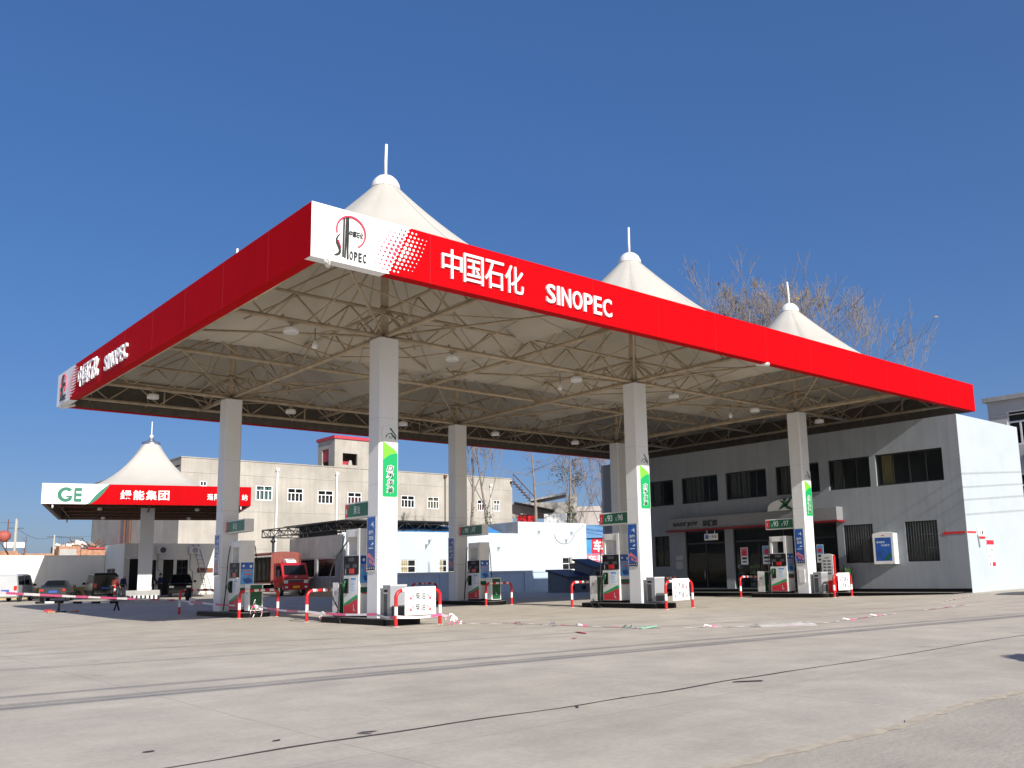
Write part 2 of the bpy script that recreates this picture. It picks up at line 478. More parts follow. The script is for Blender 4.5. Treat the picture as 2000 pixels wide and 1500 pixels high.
can = thing('station_canopy', 'large fuel station canopy with red fascia and six white tent peaks on white columns', 'canopy', (18.4, 12.1, 0))
# columns
def oct_(w, c): return [(-w + c, -w), (w - c, -w), (w, -w + c), (w, w - c), (w - c, w), (-w + c, w), (-w, w - c), (-w, -w + c)]
for iy, cy in enumerate(CY):
    for ix, cx in enumerate(CX):
        g = MB(); mx = Matrix.Translation((cx, cy, 0))
        for z0, z1 in ((.2, 2.05), (2.056, 4.5), (4.506, 6.72), (6.726, ZC)):
            g.prism(oct_(.3716, .055), z0, z1, 0, mx)
        g.prism(oct_(.360, .05), .21, ZC - .01, 1, mx)
        for s_ in (-.355, .355):                      # vertical corner trims
            for t_ in (-.355, .355):
                pass
        col = g.build('column', [M['alu'], M['dgrey']], can)
        g = MB()
        g.cyl((cx, cy, ZC), (cx, cy, 14.95), .14, 14)
        g.prism([(-.3, -.3), (.3, -.3), (.3, .3), (-.3, .3)], ZC, ZC + .04, 0, mx)
        for zz in (ZCH0, ZCH1): g.cyl((cx, cy, zz - .12), (cx, cy, zz + .12), .17, 14)
        g.build('mast', M['steel'], can)
# trusses
def truss(p, q, n, z0=ZCH0, z1=ZCH1, rb=.075, rt=.06, rw=.033, verts=(), cable=False):
    g = MB(); p = Vector(p); q = Vector(q)
    P = lambda t, z: Vector((p.x + (q.x - p.x) * t, p.y + (q.y - p.y) * t, z))
    g.cyl(P(0, z0), P(1, z0), rb, 10); g.cyl(P(0, z1), P(1, z1), rt, 8)
    for i in range(n):
        a, b, c = i / n, (i + .5) / n, (i + 1) / n
        g.cyl(P(a, z1 - .03), P(b, z0 + .03), rw, 6); g.cyl(P(b, z0 + .03), P(c, z1 - .03), rw, 6)
    for t in verts: g.cyl(P(t, z0), P(t, z1), rw * 1.15, 6)
    if cable:   # electrical conduit clipped on the lower chord
        d = (q - p).normalized(); nrm = Vector((-d.y, d.x, 0)) * .07
        g.cyl(P(0, z0 + .075) + nrm, P(1, z0 + .075) + nrm, .022, 5)
        k = 0
        while k < 1: g.box(-.03, -.05, .0, .03, .05, .12, 0, Matrix.Translation(P(k, z0 + .02))); k += .045
    return g
E_ = .78
for y in (E_, LY - E_): truss((E_, y), (LX - E_, y), 16, verts=(.1, .3, .5, .7, .9)).build('edge_truss', M['steel'], can)
for x in (E_, LX - E_): truss((x, E_), (x, LY - E_), 10, verts=(.12, .37, .63, .88)).build('edge_truss', M['steel'], can)
for y in CY: truss((E_, y), (LX - E_, y), 18, cable=True).build('main_truss', M['steel'], can)
for x in CX: truss((x, E_), (x, LY - E_), 12, cable=True).build('main_truss', M['steel'], can)
for x in BX[1:3]: truss((x, E_), (x, LY - E_), 12, z0=9.82).build('valley_truss', M['steel'], can)
truss((E_, BY[1]), (LX - E_, BY[1]), 18, z0=9.82).build('valley_truss', M['steel'], can)
# fascia brackets
def bracket(a, b, c):
    g = MB(); g.cyl(a, b, .022, 5); g.cyl(c, Vector(b) + Vector((0, 0, .03)), .022, 5); g.build('bracket', M['steel'], can)
x = 1.2
while x < LX - .8:
    for y, s_ in ((.3, 1), (LY - .3, -1)): bracket((x, y, 9.5), (x, y + s_ * .5, 9.62), (x, y, 10.3))
    x += 2.4
y = 1.2
while y < LY - .8:
    for x, s_ in ((.3, 1), (LX - .3, -1)): bracket((x, y, 9.5), (x + s_ * .5, y, 9.62), (x, y, 10.3))
    y += 2.4
# diagonals of each bay
for iy, cy in enumerate(CY):
    for ix, cx in enumerate(CX):
        g = MB()
        for bx in (BX[ix], BX[ix + 1]):
            for by in (BY[iy], BY[iy + 1]):
                ex = min(max(bx, E_), LX - E_); ey = min(max(by, E_), LY - E_)
                g.cyl((cx, cy, ZCH0), (ex, ey, ZCH1 - .05), .045, 7)
                g.cyl((cx, cy, 12.4), (cx + (ex - cx) * .62, cy + (ey - cy) * .62, 10.6), .035, 6)
                for f_ in (.3, .55):
                    a = Vector((cx + (ex - cx) * f_, cy + (ey - cy) * f_, ZCH0 + (ZCH1 - .05 - ZCH0) * f_))
                    g.cyl(a, (cx + (ex - cx) * f_, cy, ZCH0 + .02), .026, 5)
                    g.cyl(a, (cx, cy + (ey - cy) * f_, ZCH0 + .02), .026, 5)
        for dx, dy in ((1, 0), (-1, 0), (0, 1), (0, -1)):
            g.cyl((cx, cy, ZCH1), (cx + dx * 1.1, cy + dy * 1.1, ZCH0), .03, 6)
            g.cyl((cx, cy, 12.9), (cx + dx * 3.6, cy + dy * 3.7, 10.5), .04, 6)
        g.build('diagonal_brace', M['steel'], can)
# membrane peaks
for iy, cy in enumerate(CY):
    for ix, cx in enumerate(CX):
        x0, x1 = BX[ix] + (.25 if ix == 0 else 0), BX[ix + 1] - (.25 if ix == 2 else 0)
        y0, y1 = BY[iy] + (.25 if iy == 0 else 0), BY[iy + 1] - (.25 if iy == 1 else 0)
        n = 64; rings = 18; g = MB(); V = []
        rad0 = .43
        ang0 = sorted([2 * PI * k / n for k in range(n)] + [math.atan2(sy, sx) % (2 * PI) for sx in (x0 - cx, x1 - cx) for sy in (y0 - cy, y1 - cy)]); n = len(ang0)
        for r_ in range(rings + 1):
            s_ = r_ / rings
            for a in ang0:
                ca, sa = math.cos(a), math.sin(a)
                tx = ((x1 - cx) if ca > 0 else (cx - x0)) / max(abs(ca), 1e-6); ty = ((y1 - cy) if sa > 0 else (cy - y0)) / max(abs(sa), 1e-6)
                re = min(tx, ty)
                rad = re + (rad0 - re) * s_
                # membrane dips a little between the ridge lines
                z = 10.36 + (14.98 - 10.36) * (s_ ** (1.25 + .70 * min(1, max(0, (re - 6.2) / 2.5)) ** 1.2)) - .10 * math.sin(PI * s_) * (1 - abs(math.cos(4 * a))) 
                V.append((cx + rad * ca, cy + rad * sa, z))
        F = [(r_ * n + k, r_ * n + (k + 1) % n, (r_ + 1) * n + (k + 1) % n, (r_ + 1) * n + k) for r_ in range(rings) for k in range(n)]
        g.add(V, F, 0, True)
        for k in [ang0.index(2 * PI * q / 64) for q in range(0, 64, 8)]:
            pts = [Vector(V[r_ * n + k]) + Vector((0, 0, .012)) for r_ in range(rings + 1)]
            t = Vector((-math.sin(ang0[k]), math.cos(ang0[k]), 0)) * .014
            for i in range(rings): g.add([pts[i] - t, pts[i] + t, pts[i + 1] + t, pts[i + 1] - t], [(0, 1, 2, 3)], 1)
        tent = g.build('roof_membrane', [M['membrane'], M['seamline']], can)
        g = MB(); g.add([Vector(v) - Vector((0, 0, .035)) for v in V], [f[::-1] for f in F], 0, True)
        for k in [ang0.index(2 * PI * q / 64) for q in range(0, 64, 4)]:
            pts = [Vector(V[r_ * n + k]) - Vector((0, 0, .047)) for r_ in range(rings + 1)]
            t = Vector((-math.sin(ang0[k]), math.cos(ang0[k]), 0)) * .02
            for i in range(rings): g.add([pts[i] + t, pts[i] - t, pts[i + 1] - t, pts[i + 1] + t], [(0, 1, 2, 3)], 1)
        g.build('added_lining', [M['added_lining'], M['lseam']], tent)
        mx = Matrix.Translation((cx, cy, 0))
        g = MB(); g.lathe([(.43, 14.88), (.485, 14.88), (.485, 14.92), (.43, 14.92)], 28, 0, mx); g.build('ring', M['dgrey'], tent)
        g = MB(); g.lathe([(.50, 14.93), (.505, 14.98), (.485, 15.10), (.41, 15.24), (.29, 15.36), (.14, 15.43), (.05, 15.45)], 28, 0, mx); g.build('cap', M['pwhite'], tent)
        g = MB(); g.tube([(cx, cy, 15.4), (cx, cy, 16.0), (cx + (.02 if ix < 2 else -.05), cy, 16.62)], [.055, .055, .05], 10); g.build('spike', M['pwhite'], tent)
# fascia boxes
fas = []
def fascia(x0, y0, x1, y1, face):
    g = MB()
    g.box(x0, y0, ZB, x1, y1, ZT, 0)
    o = g.build('fascia', [M['red'], M['inner']], can)
    return o
t_ = .32
f_front = fascia(0, 0, LX, t_, 'f'); f_back = fascia(0, LY - t_, LX, LY, 'b')
f_left = fascia(0, t_, t_, LY - t_, 'l'); f_right = fascia(LX - t_, t_, LX, LY - t_, 'r')
# unpainted backs of the fascia (their inner faces)
for (a, par) in (((t_, t_ + .004, LX - t_, t_ + .012), f_front), ((t_, LY - t_ - .012, LX - t_, LY - t_ - .004), f_back), ((t_ + .004, t_ + .02, t_ + .012, LY - t_ - .02), f_left), ((LX - t_ - .012, t_ + .02, LX - t_ - .004, LY - t_ - .02), f_right)):
    g = MB(); g.box(a[0], a[1], ZB + (.03 if par is not f_right else -.012), a[2], a[3], ZT - .05)
    if par is f_right: g.box(LX - t_, t_, ZB - .012, LX - .02, LY - t_, ZB - .003)
    g.build('backing', M['inner'], par)
# panel joints on the fascia skin
for par, org, (xd, yd), ln in ((f_front, (0, 0, ZB), FRONT, LX), (f_left, (0, LY, ZB), LEFTF, LY)):
    mx = face_mx(org, xd, yd); g = MB(); s_ = 3.45
    while s_ < ln: g.box(s_, 0, .0005, s_ + .008, 1.398, .002, 0, mx); s_ += 3.05
    M.setdefault('redjoint', mat('fascia_joint', (.30, .006, .012), .5, 0, .1, 3))
    g.build('joint', M['redjoint'], par)
def bnd(z): return 2.16 + .66 * (z / 1.398) + .030 * math.cos(2 * PI * z / .1165)
def dress(par, org, fr, sh):
    mx = face_mx(org, *fr)
    # white panel with scalloped edge
    g = MB(); n = 96
    poly = [(0.0, .0)] + [(bnd(1.398 * i / n), 1.398 * i / n) for i in range(n + 1)] + [(0.0, 1.398)]
    # triangulated strip instead of one concave polygon
    for i in range(n):
        z0, z1 = 1.398 * i / n, 1.398 * (i + 1) / n
        g.add([(0, z0, .004), (bnd(z0), z0, .004), (bnd(z1), z1, .004), (0, z1, .004)], [(0, 1, 2, 3)], 0, False, mx)
        g.add([(bnd(z0), z0, .004), (bnd(z0), z0, 0), (bnd(z1), z1, 0), (bnd(z1), z1, .004)], [(0, 1, 2, 3)], 0, False, mx)
    # white underside return and corner return
    g.box(0, -.004, -.319, 2.1, -.001, .004, 0, mx)
    g.box(-.0005, 1.398, -.3, 2.8, 1.402, .004, 0, mx)
    for r_ in range(11):
        z = .1165 * (r_ + .5) + .05
        w = 1 - abs(r_ - 5) / 6.2
        b0 = bnd(z) 
        nl = 5 if 0 < r_ < 10 else 2
        for k in range(nl + (1 if 1 < r_ < 9 else 0)):
            rad = (.052 * (.45 + .55 * w)) * (1 - k * .17)
            x = b0 - .115 - .125 * k - .02 * k * w
            g.disc(x, z, max(rad * 1.12, .012), .004, .0065, 14, 1, mx)
        for k in range(nl):
            rad = (.056 * (.45 + .55 * w)) * (1 - k * .165)
            x = b0 + .095 + .12 * k + .015 * k * w
            g.disc(x, z, max(rad, .008), .0, .0035, 14, 0, mx)
    g.build('white_panel', [M['white'], M['lred']], par)
    # round emblem with tall letters
    g = MB()
    c = (1.07, .855); ra = .405
    A0, A1 = -60, 196
    n = 60
    for i in range(n):
        a, b = R(A0 + (A1 - A0) * i / n), R(A0 + (A1 - A0) * (i + 1) / n)
        wd = lambda q: .017 + .014 * math.sin(PI * min(1, max(0, (math.degrees(q) - A0) / (A1 - A0))))
        P = [(c[0] + (ra - wd(a)) * math.cos(a), c[1] + (ra - wd(a)) * math.sin(a)), (c[0] + (ra + .012) * math.cos(a), c[1] + (ra + .012) * math.sin(a)),
             (c[0] + (ra + .012) * math.cos(b), c[1] + (ra + .012) * math.sin(b)), (c[0] + (ra - wd(b)) * math.cos(b), c[1] + (ra - wd(b)) * math.sin(b))]
        g.prism(P, .004, .045, 0, mx)
    g.prism([(.700, .56), (.725, .57), (.80, .40), (.79, .36)], .004, .04, 0, mx)
    # black letters
    g.prism([(.855, 1.19), (.893, 1.21), (.870, .155), (.832, .165)], .004, .04, 1, mx)
    g.prism([(.925, 1.22), (.955, 1.225), (.925, .14), (.890, .145)], .004, .04, 1, mx)
    g.prism([(.925, 1.22), (.965, 1.225), (1.005, .125), (.965, .13)], .0042, .042, 1, mx)
    g.prism([(.985, 1.225), (1.005, 1.22), (1.003, .6), (.992, .2), (.975, .6)], .0044, .043, 1, mx)
    sp = [(.775, .75), (.715, .68), (.672, .59), (.675, .50), (.720, .42), (.765, .33), (.760, .24), (.700, .195), (.62, .165)]
    sw = [.012, .03, .04, .042, .05, .056, .06, .05, .012]
    for i in range(len(sp) - 1):
        a = Vector(sp[i]); b = Vector(sp[i + 1]); d = (b - a).normalized(); nn = Vector((-d.y, d.x))
        P = [a - nn * sw[i] * .5, b + d * .004 - nn * sw[i + 1] * .5, b + d * .004 + nn * sw[i + 1] * .5, a + nn * sw[i] * .5]
        g.prism([tuple(p_) for p_ in P], .004, .040 + .0003 * i, 1, mx)
    for i, ch in enumerate('OPEC'): add_text(g, ch, 1.035 + .125 * i, .125, 1.125 + .125 * i, .355, .004, .04, mx, 1, .012)
    add_text(g, '中国石化', 1.02, .74, 1.42, .90, .004, .03, mx, 1, .012, .2)
    g.build('emblem', [M['lred'], M['ink']], par)
    g = MB()
    xs_ = [3.80, 4.53, 5.26, 5.99]
    for ch, x in zip('中国石化', xs_): add_text(g, ch, x + sh, .27, x + .68 + sh, 1.10, .001, .055, mx, 0, .002)
    g.build('lettering', M['white'], par)
    g = MB()
    x = 7.55 + sh
    for ch, w in zip('SINOPEC', (.36, .10, .38, .40, .36, .33, .38)):
        add_text(g, ch, x, .255, x + w, .84, .001, .065, mx, 0, .013); x += w + .075
    g.build('lettering', M['white'], par)
dress(f_front, (0, -.001, ZB), FRONT, 0)
dress(f_left, (-.001, LY, ZB), LEFTF, -.3)
# drain pipes
for (x, y, dx, dy) in ((.75, .55, -.35, -.62), (18.9, .6, -.2, -.65), (.6, LY - .6, -.5, .2)):
    g = MB(); a = Vector((x, y, 9.30)); b = a + Vector((dx, dy, -.16))
    n = 14
    g.tube([a, b, b, a], [.075, .075, .062, .062], n, caps=False)
    g.build('drain_pipe', M['pwhite'], can)
# ------------------------------------------------------------ canopy lamps
def make_lamp():
    t = thing('canopy_lamp', 'x', 'lamp', (0, 0, 0), 0, 'lamps hung under the canopy trusses')
    g = MB(); g.cyl((0, 0, .0), (0, 0, .22), .05, 8); g.box(-.12, -.03, .12, .12, .03, .16); g.build('bracket', M['steel'], t)
    g = MB(); g.lathe([(.0, .02), (.15, .02), (.22, -.01), (.235, -.05), (.235, -.17), (.22, -.19), (.20, -.19)], 20); g.build('housing', M['pwhite'], t)
    g = MB(); g.lathe([(.20, -.188), (.0, -.197)], 20); g.build('lens', M['lamp'], t)
    return t
lamp0 = make_lamp()
LAMPS = []
for iy, y in enumerate((6.635, 19.728)):
    for ix, x in enumerate((2.65, 8.85, 15.0, 21.0, 27.1, 32.9)):
        LAMPS.append((x, y, iy, ix))
names = ['near the left fascia', 'just past the first column', 'halfway to the middle column', 'just past the middle column', 'just before the last column', 'closest to the store']
for i, (x, y, iy, ix) in enumerate(LAMPS):
    lab = 'round white lamp over the ' + ('front' if iy == 0 else 'rear') + ' column row, ' + names[ix]
    if i == 0: o = lamp0; o.location = (x, y, 9.36); o['label'] = lab
    else: dup(lamp0, (x, y, 9.36), 0, lab)
def bulb(x, y, lab, first=None):
    t = thing('hanging_bulb', lab, 'bulb', (x, y, 9.45), 0, 'bare bulbs hanging from the canopy steel')
    g = MB(); g.tube([(0, 0, .1), (.01, 0, -.15), (0, 0, -.3)], .012, 5); g.build('cord', M['black'], t, world=False)
    g = MB(); g.lathe([(.0, -.30), (.045, -.31), (.05, -.36), (.09, -.44), (.10, -.50), (.07, -.57), (0, -.60)], 12); g.build('globe', M['pwhite'], t, world=False)
for (x, y, lab) in ((3.6, 6.9, 'bare bulb on a cord under the logo corner of the canopy'), (14.6, 7.2, 'bare bulb on a cord between the first and middle front columns'), (26.0, 7.3, 'bare bulb on a cord near the last front column')):
    bulb(x, y, lab)
# ------------------------------------------------------------ pump islands
def ell_poly(x0, x1, y0, y1, round0=True, round1=True, n=10):
    # stadium-like plan, flattened round ends in y
    w = (x1 - x0) / 2; cx = (x0 + x1) / 2; P = []
    d = .38
    for k in range(n + 1):
        a = PI + PI * k / n
        P.append((cx + w * math.cos(a), y0 + d + (d * math.sin(a))))
    for k in range(n + 1):
        a = PI * k / n
        P.append((cx + w * math.cos(a), y1 - d + (d * math.sin(a))))
    return P
def make_island(cx, y0, y1, lab):
    t = thing('pump_island', lab, 'island', (cx, (y0 + y1) / 2, T(cx, y0)), 0, 'raised pump islands')
    t0 = T(cx, y0); mx = Matrix.Translation((cx, 0, t0))
    g = MB(); g.prism(ell_poly(-.66, .66, y0, y1), -.05, .185, 0, mx); g.build('kerb', M['granite'], t)
    g = MB(); g.prism(ell_poly(-.63, .63, y0 + .03, y1 - .03), .185, .2, 0, mx); g.build('top', M['stonetop'], t)
    return t
ISL = []
words = ['nearest the camera, with a fuel direction sign', 'in the middle of the front row', 'at the end of the front row, closest to the store', 'behind the striped tape in the rear row', 'in the middle of the rear row', 'at the end of the rear row by the store']
for iy, cy in enumerate(CY):
    for ix, cx in enumerate(CX):
        y0, y1 = (cy - 1.55, cy + 3.25) if iy == 0 else (cy - 3.5, cy + 1.75)
        make_island(cx, y0, y1, 'black granite pump island ' + words[iy * 3 + ix])

# guard: bent pipe hoop with red and white bands
def make_guard():
    t = thing('hoop_barrier', 'x', 'barrier', (0, 0, 0), 0, 'red and white hoop barriers')
    P = []; w, h, r_ = .8, 1.08, .22
    def ln(a, b, st):
        a = Vector(a); b = Vector(b); n = max(1, int(round((b - a).length / st)))
        return [a + (b - a) * k / n for k in range(n)]
    P += ln((-w, 0, 0), (-w, 0, h - r_), .02)
    P += [Vector((-w + r_ - r_ * math.cos(a), 0, h - r_ + r_ * math.sin(a))) for a in [PI / 2 * k / 14 for k in range(14)]]
    P += ln((-w + r_, 0, h), (w - r_, 0, h), .02)
    P += [Vector((w - r_ + r_ * math.sin(a), 0, h - r_ + r_ * math.cos(a))) for a in [PI / 2 * k / 14 for k in range(14)]]
    P += ln((w, 0, h - r_), (w, 0, 0), .02) + [Vector((w, 0, 0))]
    L = [0]
    for i in range(1, len(P)): L.append(L[-1] + (P[i] - P[i - 1]).length)
    tot = L[-1]
    def white(s_):
        s_ = min(s_, tot - s_)
        return (.34 < s_ < .60) or (1.18 < s_ < 1.36) or (1.56 < s_ < 1.74)
    mis = [1 if white((L[i] + L[i + 1]) / 2) else 0 for i in range(len(P) - 1)]
    g = MB(); g.tube(P, .056, 14, 0, mis); g.build('hoop', [M['pred'], M['pwhite']], t)
    for s_ in (-w, w):
        g = MB(); g.cyl((s_, 0, -.06), (s_, 0, .015), .10, 16); g.build('foot', M['oldpaint'], t)
    return t
g0 = make_guard()
GU = [(6.03, 4.5, 'red and white hoop barrier carrying the diesel direction sign'), (18.18, 4.4, 'red and white hoop barrier carrying the first petrol direction sign'), (31.15, 4.9, 'red and white hoop barrier carrying the smallest, farthest direction sign'),
      (6.03, 10.35, 'red and white hoop barrier with tape tied low, left of the nearest dispenser'), (18.35, 10.0, 'red and white hoop barrier left of the middle front dispenser'), (30.73, 10.2, 'red and white hoop barrier in front of the store doors'),
      (5.95, 16.0, 'shaded hoop barrier before the green cabinet, with a tape knot'), (18.28, 16.1, 'shaded hoop barrier before the green cabinet of the middle rear island'), (30.73, 15.9, 'shaded hoop barrier at the rear island by the store, behind the front pumps'),
      (6.03, 22.9, 'shaded hoop barrier with a black bag and tape, left of the rear column'), (18.4, 22.9, 'shaded hoop barrier at the far end of the middle rear island'), ]
for i, (x, y, lab) in enumerate(GU):
    loc = (x, y, T(x, y))
    if i == 0: g0.location = loc; g0['label'] = lab
    else: dup(g0, loc, 0, lab)
# direction sign boards hung on the front hoops
def arrow(g, x, y, s_, d, mx, mi):   # d=-1 down-left, 1 down-right
    def seg(a, b, w):
        a = Vector(a); b = Vector(b); dd = (b - a).normalized(); n = Vector((-dd.y, dd.x)) * w * 1.7
        g.prism([tuple(a - n), tuple(b - n), tuple(b + n), tuple(a + n)], .0005, .0045, mi, mx)
    seg((x - d * s_ * .5, y + s_ * .5), (x + d * s_ * .5, y - s_ * .5), .008)
    seg((x + d * s_ * .5, y - s_ * .5), (x + d * s_ * .5 - d * s_ * .02, y + s_ * .05), .008)
    seg((x + d * s_ * .5, y - s_ * .5), (x + d * s_ * .5 - d * s_ * .62, y - s_ * .42), .008)
for i, (x, y, txt, lab, wd) in enumerate(((6.03, 4.5, '柴油', 'white diesel direction board with red arrows on the nearest hoop barrier', .56), (18.18, 4.4, '汽油', 'white petrol direction board on the middle hoop barrier', .50), (31.15, 4.9, '汽油', 'white petrol direction board on the farthest hoop barrier, before the grey store wall', .54))):
    t = thing('direction_sign', lab, 'sign', (x, y - .07, T(x, y) + .36), 0, 'white direction boards')
    g = MB(); mx = face_mx((x + .03, y - .075, T(x, y)), *FRONT)
    g.box(-wd, .33, -.018, wd, 1.18, 0, 0, mx); g.build('board', M['white'], t, bev=.006)
    g = MB()
    for yy in (.90, .56):
        add_text(g, txt[0], -.18, yy - .12, -.01, yy + .12, .0005, .0045, mx, 0, .018)
        add_text(g, txt[1], .01, yy - .12, .18, yy + .12, .0005, .0045, mx, 0, .018)
        arrow(g, -.30, yy - .02, .15, -1, mx, 1); arrow(g, .30, yy - .02, .15, 1, mx, 1)
    g.build('print', [M['dgrey'], M['rink']], t)
    g = MB()
    for s_ in (-.3, .3): g.box(s_ - .02, 1.03, -.05, s_ + .02, 1.14, -.018, 0, mx)
    g.build('clamp', M['chrome'], t)

# dispenser (local frame: -x face is the customer side, -y face carries the advert; origin at its near lower centre)
def make_dispenser():
    t = thing('fuel_dispenser', 'x', 'fuel pump', (0, 0, 0), 0, 'fuel dispensers')
    b = lambda n, m_, *bx, bev=0.: (lambda g: [g.box(*q) for q in bx] and g.build(n, m_, t, world=False, bev=bev))(MB())
    b('base', M['black'], (-.30, .02, 0, .30, .98, .10))
    b('cabinet', M['pwhite'], (-.32, 0, .10, .32, 1.0, 1.38), bev=.012)
    for sx in (-1, 1):
        mx = face_mx((sx * .32, .5, 0), (0, sx * 1., 0), (0, 0, 1))   # local x runs left to right as seen by the customer
        g = MB(); s = -1 if sx > 0 else 1
        g.prism([(-.46, .12), (.46, .12), (.46, .60), (.25, .56), (-.1, .44), (-.46, .36)], .0, .004, 0, mx); g.build('red_skirt', M['rink'], t, world=False)
        g = MB(); g.prism([(-.46, .36), (-.1, .44), (.25, .56), (.46, .60), (.46, .74), (.25, .69), (-.1, .56), (-.46, .43)], .0, .0045, 0, mx); g.build('green_stripe', M['green'], t, world=False)
        g = MB(); add_text(g, 'L', .18, .24, .28, .42, .0045, .007, mx, 0, .0); g.box(.18, .2, .0045, .29, .215, .007, 0, mx); g.build('mark', M['pale'], t, world=False)
        g = MB(); g.box(-.49, 1.40, -.10, .49, 2.02, .012, 0, mx); hd = g.build('display', M['black'], t, world=False, bev=.01)
        g = MB(); g.box(-.16, 1.84, .012, .2, 1.96, .02, 0, mx); g.box(-.40, 1.62, .012, -.12, 1.74, .018, 0, mx); g.box(.14, 1.62, .012, .38, 1.74, .018, 0, mx); g.build('screen', M['dgrey'], hd, world=False)
        g = MB(); g.box(-.1, 1.43, .012, .22, 1.60, .022, 0, mx)
        for i in range(4):
            for j in range(3): g.box(-.06 + .06 * i, 1.45 + .045 * j, .022, -.02 + .06 * i, 1.48 + .045 * j, .028, 0, mx)
        g.build('keypad', M['pred'], hd, world=False)
        g = MB(); g.box(-.36, 1.42, .012, -.33, 1.60, .03, 0, mx); g.build('receipt_slot', M['chrome'], hd, world=False)
        g = MB(); g.box(-.02, .78, .0, .36, 1.30, .003, 0, mx); ns = g.build('notice', M['pale'], t, world=False)
        g = MB(); g.box(.0, 1.22, .003, .34, 1.29, .005, 0, mx)
        for k in range(7): g.box(.02, 1.16 - .05 * k, .003, .12 + .2 * random.random(), 1.175 - .05 * k, .005, 0, mx)
        g.build('print', M['sky'], ns, world=False)
        # nozzle boot, nozzle, hose
        g = MB(); g.box(-.40, .78, .0, -.16, 1.27, .05, 0, mx); bt = g.build('nozzle_boot', M['black'], t, world=False, bev=.015)
        g = MB()
        g.tube([(-.26, 1.22, .07), (-.27, 1.10, .10), (-.30, 1.0, .11), (-.33, .86, .08)], [.035, .04, .035, .022], 10, 0, None, True, mx)
        g.box(-.33, 1.0, .10, -.22, 1.12, .16, 0, mx); g.build('nozzle', M['pgreen'], t, world=False)
        g = MB()
        pts = [(-.31, 1.22, .08), (-.42, 1.0, .14), (-.47, .6, .18), (-.45, .2, .22), (-.50, .06, .22), (-.56, .3, .16), (-.52, 1.2, .12), (-.49, 2.2, .08), (-.47, 2.72, .02)]
        Q = []
        for i in range(len(pts) - 1):      # smooth the hose
            p0 = Vector(pts[max(0, i - 1)]); p1 = Vector(pts[i]); p2 = Vector(pts[i + 1]); p3 = Vector(pts[min(len(pts) - 1, i + 2)])
            for k in range(6):
                u = k / 6; Q.append(.5 * ((2 * p1) + (p2 - p0) * u + (2 * p0 - 5 * p1 + 4 * p2 - p3) * u * u + (3 * p1 - p0 - 3 * p2 + p3) * u ** 3))
        Q.append(Vector(pts[-1]))
        g.tube(Q, .021, 7, 0, None, True, mx); g.build('hose', M['rubber'], t, world=False)
    # portal frame: far post, near broad side panel, top beam
    b('post', M['pwhite'], (-.26, .86, 2.02, .26, 1.0, 2.92), bev=.01)
    b('side_panel', M['pwhite'], (-.31, -.03, .10, .31, .13, 2.93), bev=.012)
    b('top_beam', M['pwhite'], (-.28, .13, 2.66, .28, .86, 2.92), bev=.01)
    b('head_cover', M['lgrey'], (-.29, .13, 2.02, .29, .86, 2.06))
    mx = face_mx((0, -.03, 0), *FRONT)
    g = MB(); g.box(-.27, 1.12, 0, .27, 2.02, .004, 0, mx); ad = g.build('advert', M['sky'], t, world=False)
    g = MB(); g.box(-.27, 1.75, .004, .27, 2.02, .006, 0, mx); g.disc(-.15, 1.88, .05, .006, .008, 12, 1, mx); g.disc(.16, 1.86, .06, .006, .008, 12, 1, mx)
    g.build('header', [M['blue'], M['pale']], ad, world=False)
    g = MB(); g.box(-.18, 1.66, .004, .2, 1.71, .007, 0, mx); g.box(-.16, 1.50, .004, .18, 1.56, .007, 0, mx); g.build('slogan', M['pink'], ad, world=False)
    g = MB(); g.prism([(-.16, 1.34), (.12, 1.40), (.16, 1.26), (-.10, 1.18)], .004, .008, 0, mx); g.prism([(-.06, 1.30), (.20, 1.34), (.22, 1.2), (-.02, 1.15)], .008, .011, 0, mx); g.build('card_print', M['blue'], ad, world=False)
    g = MB(); g.box(-.27, .80, 0, .27, .98, .004, 0, mx); g.build('label_strip', M['dgreen'], t, world=False)
    g = MB(); g.box(-.2, .76, 0, .24, .80, .004, 0, mx); g.build('label_line', M['rink'], t, world=False)
    return t
d0 = make_dispenser()
dw = ['nearest the camera with a long loose hose', 'in the middle of the front row', 'standing before the dark store doors', 'at the rear left column, behind the taped hoop', 'at the middle rear column before the pale building', 'at the rear island by the store, hidden behind front pumps']
k = 0
for iy, cy in enumerate(CY):
    for ix, cx in enumerate(CX):
        loc = (cx - .03, cy + (.93 if iy == 0 else -2.32), .2 + T(cx, cy - 1))
        lab = 'white and red fuel dispenser ' + dw[k]
        if iy * 3 + ix != 5:
            if k == 0: d0.location = loc; d0['label'] = lab
            else: dup(d0, loc, 0, lab)
        k += 1
# loose hose of the nearest pump
g = MB()
P = []
for k in range(31):
    u = k / 30
    P.append((5.62 - .25 * math.sin(PI * u), 8.2 + .75 * math.sin(PI * .8 * u) + .1 * u, 2.75 - 2.35 * u + .0 * u))
P += [(5.5, 8.8, .28), (5.45, 8.6, .235), (5.5, 8.2, .235), (5.66, 8.0, .235), (5.7, 8.3, .235), (5.4, 8.6, .225), (5.36, 8.2, .12), (5.25, 8.0, .03)]
g.tube(P, .024, 7); tag(g.build('loose_hose', M['rubber']), 'black fuel hose hanging loose and coiled at the nearest pump island', 'hose')
g = MB()
g.tube([(17.95, 9.1, .35), (17.85, 8.9, .235), (17.72, 8.6, .225), (17.62, 8.4, .12), (17.5, 8.1, .025), (17.4, 8.3, .022), (17.62, 8.75, .03), (17.66, 8.9, .16), (17.8, 9.0, .225)], .024, 7)
tag(g.build('loose_hose', M['rubber']), 'black hose loop lying over the kerb of the middle front island', 'hose')

